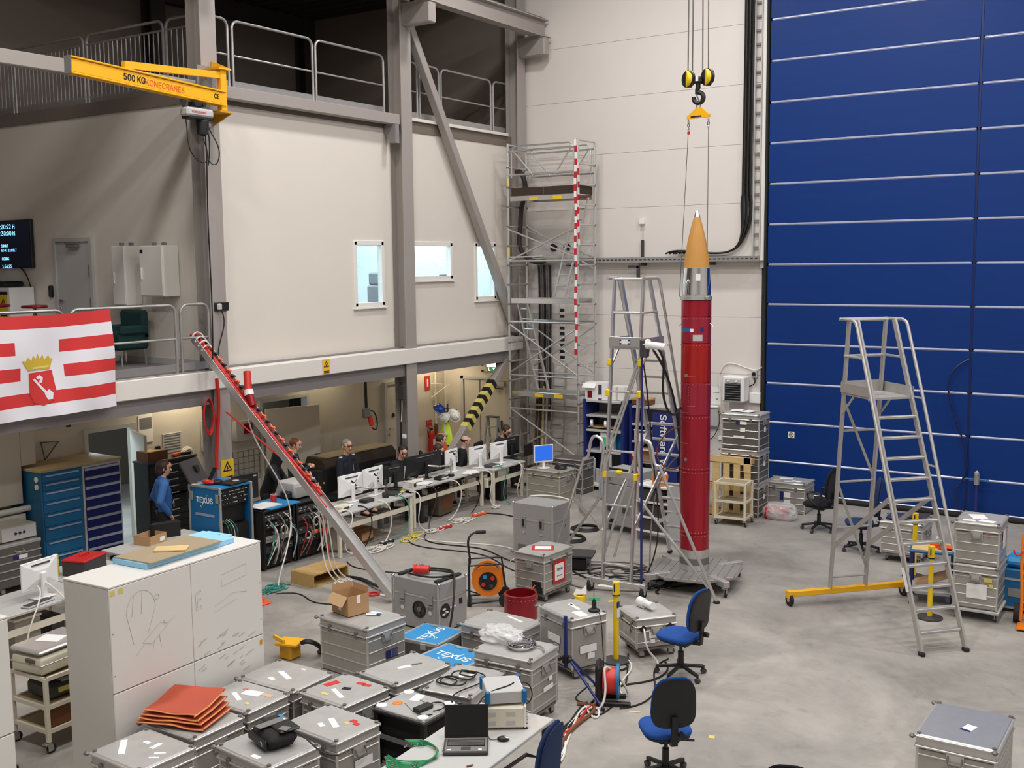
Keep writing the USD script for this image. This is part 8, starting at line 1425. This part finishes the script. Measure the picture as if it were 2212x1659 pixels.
# ================================================================ things on the floor
t = thing('wooden_box', 'pale wooden box lying open to the hall beside the leaning cable channel', 'box', (-11.66, 12.2, 0), -3)
obj('top_board', G().bb(-.25, .25, -.37, .37, .18, .2), 'wood_box', t); obj('bottom_board', G().bb(-.25, .25, -.37, .37, 0, .015), 'wood_box', t); obj('end_board', G().bb(-.25, .25, -.37, -.352, .015, .18), 'wood_box', t); obj('end_board', G().bb(-.25, .25, .352, .37, .015, .18), 'wood_box', t); obj('rear_board', G().bb(-.25, -.235, -.35, .35, .015, .18), 'wood_dark', t)
t = thing('traffic_cone', 'orange traffic cone half hidden by the long white cupboard', 'cone', (-11.62, 10.8, 0)); obj('cone', G().lathe([(.14, .02), (.03, .42), (.02, .43), (0, .43)], 24), 'cone_orange', t); obj('base', G().box((0, 0, .012), (.36, .36, .024), ch=.01), 'cone_orange', t)
t = thing('red_ring', 'open dark red tube section standing on the floor behind the low case', 'tube section', (-8.03, 12.33, 0)); obj('shell', G().lathe([(.2, 0), (.232, 0), (.232, .34), (.2, .345), (.2, 0)], 40), 'rocket_red_dark', t, smooth=30); g = G()
for k in range(26): a = k * .2417; g.box((.233 * math.cos(a), .233 * math.sin(a), .29), (.008, .012, .012), rz=a)
tag(obj('rivet_row', g, 'rivet', t), kind='stuff')
t = thing('hose_reel_cart', 'black wheeled cable reel with an orange drum beside the red framed case', 'cable reel', (-8.78, 12.62, 0), 35)
for y in (-.12, .12): obj('drum_flange', G().cyl((0, y - .01, .36), (0, y + .01, .36), .23, 28), 'orange_plastic', t)
obj('wound_cable', G().cyl((0, -.11, .36), (0, .11, .36), .2, 24), 'black_rubber', t); obj('socket_panel', G().cyl((0, -.15, .36), (0, -.12, .36), .13, 18), 'black_plastic', t)
for k in range(4): a = k * 1.57 + .6; obj('socket', G().cyl((.08 * math.cos(a), -.17, .36 + .08 * math.sin(a)), (.08 * math.cos(a), -.14, .36 + .08 * math.sin(a)), .03, 10), ('red_plastic', 'blue_case_light', 'red_plastic', 'dark_grey')[k], t)
for y in (-.19, .19): obj('frame', G().tube([(-.27, y, .05), (-.27, y, .6), (.2, y, .62), (.27, y, .1), (-.27, y, .05)], .016, 7), 'black_plastic', t); obj('wheel', G().cyl((.24, y - .03, .09), (.24, y + .03, .09), .09, 16), 'black_rubber', t)
obj('handle', G().tube(spline([(-.27, -.19, .6), (-.27, -.19, .85), (-.25, -.17, 1.02), (-.18, -.12, 1.06), (-.05, -.04, 1.05)], 6), .016, 8), 'black_plastic', t); obj('grip', G().cyl((-.16, -.1, 1.06), (-.03, -.03, 1.05), .025, 10), 'black_rubber', t); obj('rear_foot', G().bb(-.3, -.24, -.2, .2, 0, .05), 'black_plastic', t)
t = thing('blue_tripod', 'blue tripod stand in front of the caster case with the antenna', 'tripod', (-6.13, 10.33, 0)); obj('mast', G().cyl((0, 0, .3), (0, 0, .9), .022, 10), 'navy', t); obj('hub', G().cyl((0, 0, .36), (0, 0, .44), .04, 12), 'black_plastic', t)
for fx, fy in ((.6, -.22), (-.5, -.36), (.18, .36)): obj('leg', G().cyl((fx * .12, fy * .12, .41), (fx, fy, .025), .015, 8), 'navy', t); obj('foot', G().ball((fx, fy, .022), .022, 1), 'black_rubber', t); obj('joint', G().ball((fx * .12, fy * .12, .41), .03, 1), 'black_plastic', t)
t = thing('small_cable_reel', 'blue rimmed reel of red cable in a black stand behind the tripod leg', 'cable reel', (-5.62, 10.38, 0), 25); obj('stand', G().bb(-.13, -.06, -.16, .12, .03, .46, ch=.03), 'black_plastic', t); obj('foot_bar', G().bb(-.12, .26, -.16, -.1, .0, .05, ch=.01), 'black_plastic', t); obj('foot_bar', G().bb(-.12, .2, .08, .12, 0, .05, ch=.01), 'black_plastic', t)
obj('red_winding', G().cyl((-.05, 0, .24), (.1, 0, .24), .15, 24), 'red_plastic', t); obj('blue_flange', G().cyl((.1, 0, .24), (.13, 0, .24), .19, 28), 'blue_case', t); obj('hub', G().cyl((.13, 0, .24), (.14, 0, .24), .05, 14), 'navy', t)
t = thing('tape_roll', 'yellow tape roll with torn white paper on the floor behind the antenna case', 'tape roll', (-7.72, 13.42, 0)); obj('roll', G().lathe([(.05, 0), (.09, 0), (.085, .07), (.05, .07), (.05, 0)], 20), 'yellow_plastic', t); obj('torn_paper', G().prism([(-.1, 0), (.1, .02), (.09, .16), (.02, .08), (-.06, .09)], .01, TR((0, 0, .07), (1, .3, 0), (0, .3, 1))), 'paper', t)
for i, (x, y, w, d_, rz, lb, m) in enumerate(((-5.23, 10.27, .13, .03, 20, 'short pale tape strip on the floor behind the blue chair back', 'yellow_faded'), (-5.62, 9.47, .14, .03, 0, 'short pale tape strip under the floor cables', 'yellow_faded'), (-4.27, 10.12, .06, .07, 20, 'small pale paper square on the floor right of the blue chair', 'yellow_faded'), (-7.7, 14.24, .3, .14, 10, 'white paper slip on the floor under the outrigger ladder', 'paper'), (-7.55, 13.55, .16, .12, 30, 'dark green card beside the yellow tape roll', 'exit_green'), (-7.3, 13.6, .12, .06, 60, 'pale yellow torn paper on the floor behind the yellow post', 'yellow_faded'))):
    t = thing('floor_scrap', lb, 'scrap', (x, y, 0), rz); obj('sheet', G().box((0, 0, .003), (w, d_, .005)), m, t)
def run(label, name, cables, cat='cables', n=7):
    t = thing(name, label, cat)
    for pts, r, m in cables: obj('cable', G().tube(spline([(p[0], p[1], p[2] if len(p) > 2 else r) for p in pts], n), r, 6), m, t)
    return t
rg = np.random.default_rng(4)
B_ = [(-5.35, 8.5), (-5.49, 9.1), (-5.66, 9.7), (-5.72, 10.15)]
run('bundle of white, red and dark cables on the floor running to the front desk', 'floor_cable_bundle', [([(p[0] + rg.uniform(-.1, .1), p[1] + rg.uniform(-.06, .06)) for p in B_] + e, r, m) for e, r, m in (([(-5.6, 10.1), (-5.55, 10.2, .2), (-5.6, 10.28, .42), (-5.55, 10.45, .3), (-5.5, 10.6)], .013, 'cable_white'), ([(-5.5, 9.95), (-5.75, 10.1)], .012, 'cable_white'), ([(-5.6, 10.3)], .015, 'cable_red'), ([(-5.9, 10.2), (-6.0, 10.5), (-6.05, 10.7)], .008, 'cable_black'), ([(-5.75, 10.3)], .012, 'cable_black'), ([(-5.6, 10.0), (-5.5, 10.3)], .009, 'cable_black'), ([(-5.85, 10.1)], .02, 'wood_dark'))])
run('dark cables curling over the floor between the reel and the blue chair', 'floor_cables', [([(-5.55, 10.5), (-5.65, 10.9), (-5.5, 11.1), (-5.45, 11.55), (-5.6, 11.8)], .011, 'cable_black'), ([(-5.4, 10.25), (-5.25, 10.6), (-5.3, 10.9), (-5.5, 11.3), (-5.6, 11.9)], .01, 'cable_black'), ([(-5.55, 10.6), (-5.75, 11.0), (-5.85, 11.4), (-6.0, 11.6)], .012, 'cable_white'), ([(-6.0, 11.5), (-5.9, 11.3), (-6.0, 11.05), (-5.75, 10.8), (-5.6, 10.55)], .012, 'cable_black'), ([(-6.1, 11.8), (-5.95, 11.5), (-5.8, 11.2), (-5.65, 10.85)], .01, 'cable_black')])
run('long pale and dark cables crossing the floor from the desks to the grey flight case', 'floor_cables', [([(-12.1, 15.1), (-11.6, 15.0), (-10.9, 15.2), (-10.3, 15.3), (-9.7, 14.6)], .012, 'cable_white'), ([(-12.0, 15.3), (-11.3, 14.9), (-10.6, 15.0), (-9.9, 14.7), (-9.3, 14.6)], .011, 'cable_black'), ([(-12.0, 14.8), (-11.2, 14.6), (-10.4, 14.7), (-9.6, 14.3), (-8.8, 14.1)], .01, 'cable_black'), ([(-12.1, 17.2), (-11.5, 17.3), (-10.9, 17.0), (-10.5, 16.6), (-10.2, 15.6)], .012, 'cable_black'), ([(-12.0, 13.2), (-11.3, 13.0), (-10.4, 13.2), (-9.6, 13.0), (-8.9, 12.9)], .009, 'cable_black')])
U = []
for k in range(22): a = rg.uniform(0, 6.28); r0 = rg.uniform(.3, 1.1); c = np.array((-7.75 + rg.uniform(-.5, .5), 14.75 + rg.uniform(-.4, .5))); U.append(([tuple(c + r0 * np.array((math.cos(a + b), .6 * math.sin(a + b * 1.3))) + rg.uniform(-.1, .1, 2)) for b in (0, .5, 1.1, 1.7, 2.3)], rg.choice([.008, .01, .014]), ('cable_black', 'cable_black', 'cable_grey', 'cable_black', 'cable_black', 'wood_dark')[k % 6]))
run('tangle of black cables on the floor around the outrigger ladder and dolly', 'floor_cables', U, n=5)
for lb, x, y, r0 in (('flat black cable coil on the floor behind the grey flight case', -9.75, 17.15, .26), ('second black cable coil on the floor beside the grey flight case', -9.62, 16.35, .3)):
    t = thing('floor_coil', lb, 'cable coil', (x, y, 0))
    for k in range(4): obj('loop', G().tube([((r0 - .02 * k) * math.cos(a) + .01 * k, (r0 - .02 * k) * .95 * math.sin(a), .014 + .012 * k) for a in np.linspace(0, 6.28, 26)[:-1]], .013, 6, True), 'cable_black', t)
for lb, x, y, m, n_, s in (('heap of white cables on the floor below the first desk', -12.08, 14.1, 'cable_white', 9, .3), ('heap of yellow cable on the floor below the first desk', -12.08, 14.95, 'cable_yellow', 5, .25), ('white cables looped on the floor below the second desk', -12.0, 15.6, 'cable_white', 5, .18), ('white cables beside an orange plug strip below the second desk', -12.05, 16.6, 'cable_white', 6, .25), ('white cable loops on the floor below the third desk', -12.15, 17.75, 'cable_white', 4, .15), ('heap of green cables at the foot of the black racks', -11.9, 11.38, 'cable_teal', 10, .24), ('loose white cables under the pale wooden box', -11.25, 12.3, 'cable_white', 6, .16)):
    t = thing('cable_heap', lb, 'cables', (x, y, 0))
    for k in range(n_): c = rg.uniform(-.5, .5, 2) * (s * .6, s * 1.8); r0 = s * rg.uniform(.35, .7); a0 = rg.uniform(0, 6.28); obj('cable', G().tube([(c[0] + r0 * math.cos(a) * .7, c[1] + r0 * math.sin(a) * 1.2, .012 + .01 * (k % 4) + .008 * math.sin(2 * a)) for a in np.linspace(a0, a0 + 5.2, 20)], .01, 5), m, t)
for lb, x, y, m, rz in (('orange plug strip on the floor below the second desk', -12.05, 17.05, 'cable_orange', 80), ('red plug strip among white cables below the second desk', -11.98, 15.85, 'cable_red', 85), ('black plug strip on the floor below the first desk', -12.2, 14.45, 'black_plastic', 88), ('orange plug strip hanging in the right black rack', -12.62, 13.25, 'cable_orange', 90)):
    t = thing('plug_strip', lb, 'power strip', (x, y, 0 if m != 'cable_orange' or x > -12.5 else .42), rz); obj('strip', G().box((0, 0, .025), (.36, .07, .05), ch=.01), m, t)
    for k in range(3): obj('socket', G().cyl((-.1 + .1 * k, 0, .05), (-.1 + .1 * k, 0, .056), .025, 10), 'white_plastic', t)
U = []
for k in range(11): y = (13.5, 13.9, 14.4, 14.9, 15.3, 15.8, 16.5, 17.1, 17.6, 18.1, 18.7)[k]; U.append(([(-12.35, y, .76), (-12.17, y + .04, .72), (-12.15, y + rg.uniform(-.1, .2), .4), (-12.2 + rg.uniform(-.1, .15), y + rg.uniform(-.3, .3), .02)], .011, ('cable_white', 'cable_black', 'cable_white', 'cable_teal', 'cable_white', 'cable_black')[k % 6]))
run('white and dark cables hanging over the front edge of the desk row', 'hanging_cables', U)
run('white cables hanging from the leaning cable channel to the wooden box', 'hanging_cables', [([(-11.6 + .08 * k, 11.99, 1.75 - .08 * k), (-11.58 + .06 * k, 12.12, 1.2), (-11.55 + .05 * k, 12.15 + .05 * k, .6), (-11.4, 12.1 + .1 * k, .22), (-11.3, 12.2 + .12 * k, .02)], .011, 'cable_white') for k in range(3)] + [([(-12.9, 11.99, 2.8), (-12.66, 12.2, 1.7), (-12.55, 12.5, .9), (-12.3, 12.1, .3), (-11.95, 11.6, .02)], .011, 'cable_white'), ([(-12.4, 12.0, 2.3), (-12.45, 12.9, 1.3), (-12.5, 13.2, .7), (-12.4, 13.2, .1)], .014, 'cable_red')])
run('thin dark cord crossing the floor behind the cardboard box', 'floor_lead', [([(-11.7, 11.3), (-11.3, 11.45), (-10.9, 11.3), (-10.5, 11.4), (-10.1, 11.2)], .009, 'cable_black')], 'cord')
t = thing('red_power_plug', 'red industrial plug at the foot of the leaning cable channel', 'plug', (-10.3, 12.25, 0), -10); obj('plug_body', G().cyl((0, 0, .07), (.18, .02, .07), .06, 14), 'red_plastic', t); obj('grey_sleeve', G().cyl((-.12, -.02, .07), (0, 0, .07), .05, 12), 'light_grey', t); obj('cable', G().tube(spline([(-.12, -.02, .07), (-.35, -.0, .05), (-.7, .1, .03), (-1.1, .05, .02)], 6), .025, 7), 'cable_black', t)
t = thing('plug_ring', 'red ring cap and white strip on the floor beside the red plug', 'cap', (-10.45, 12.05, 0)); obj('ring', G().lathe([(.06, 0), (.1, 0), (.1, .02), (.06, .02), (.06, 0)], 20), 'red_plastic', t); obj('white_strip', G().box((.2, .02, .01), (.16, .05, .015)), 'white_plastic', t)
run('grey cables beside the beige case below the scaffold', 'hanging_cables', [([(-11.25, 19.1, .62), (-11.1, 19.1, .5), (-11.05, 19.0, .2), (-11.1, 18.9, .02)], .018, 'cable_grey'), ([(-11.25, 19.2, .64), (-11.0, 19.2, .55), (-10.95, 19.1, .2), (-10.7, 18.6, .02), (-10.2, 18.0, .02)], .016, 'cable_grey')])
run('white cable arching over the grey flight case towards the blue tool case', 'floor_cables', [([(-9.75, 15.3, .96), (-9.4, 15.45, .97), (-9.0, 15.5, .9), (-8.95, 16.2, .35), (-9.3, 17.0, .1), (-9.6, 17.7, .02)], .014, 'cable_white')])
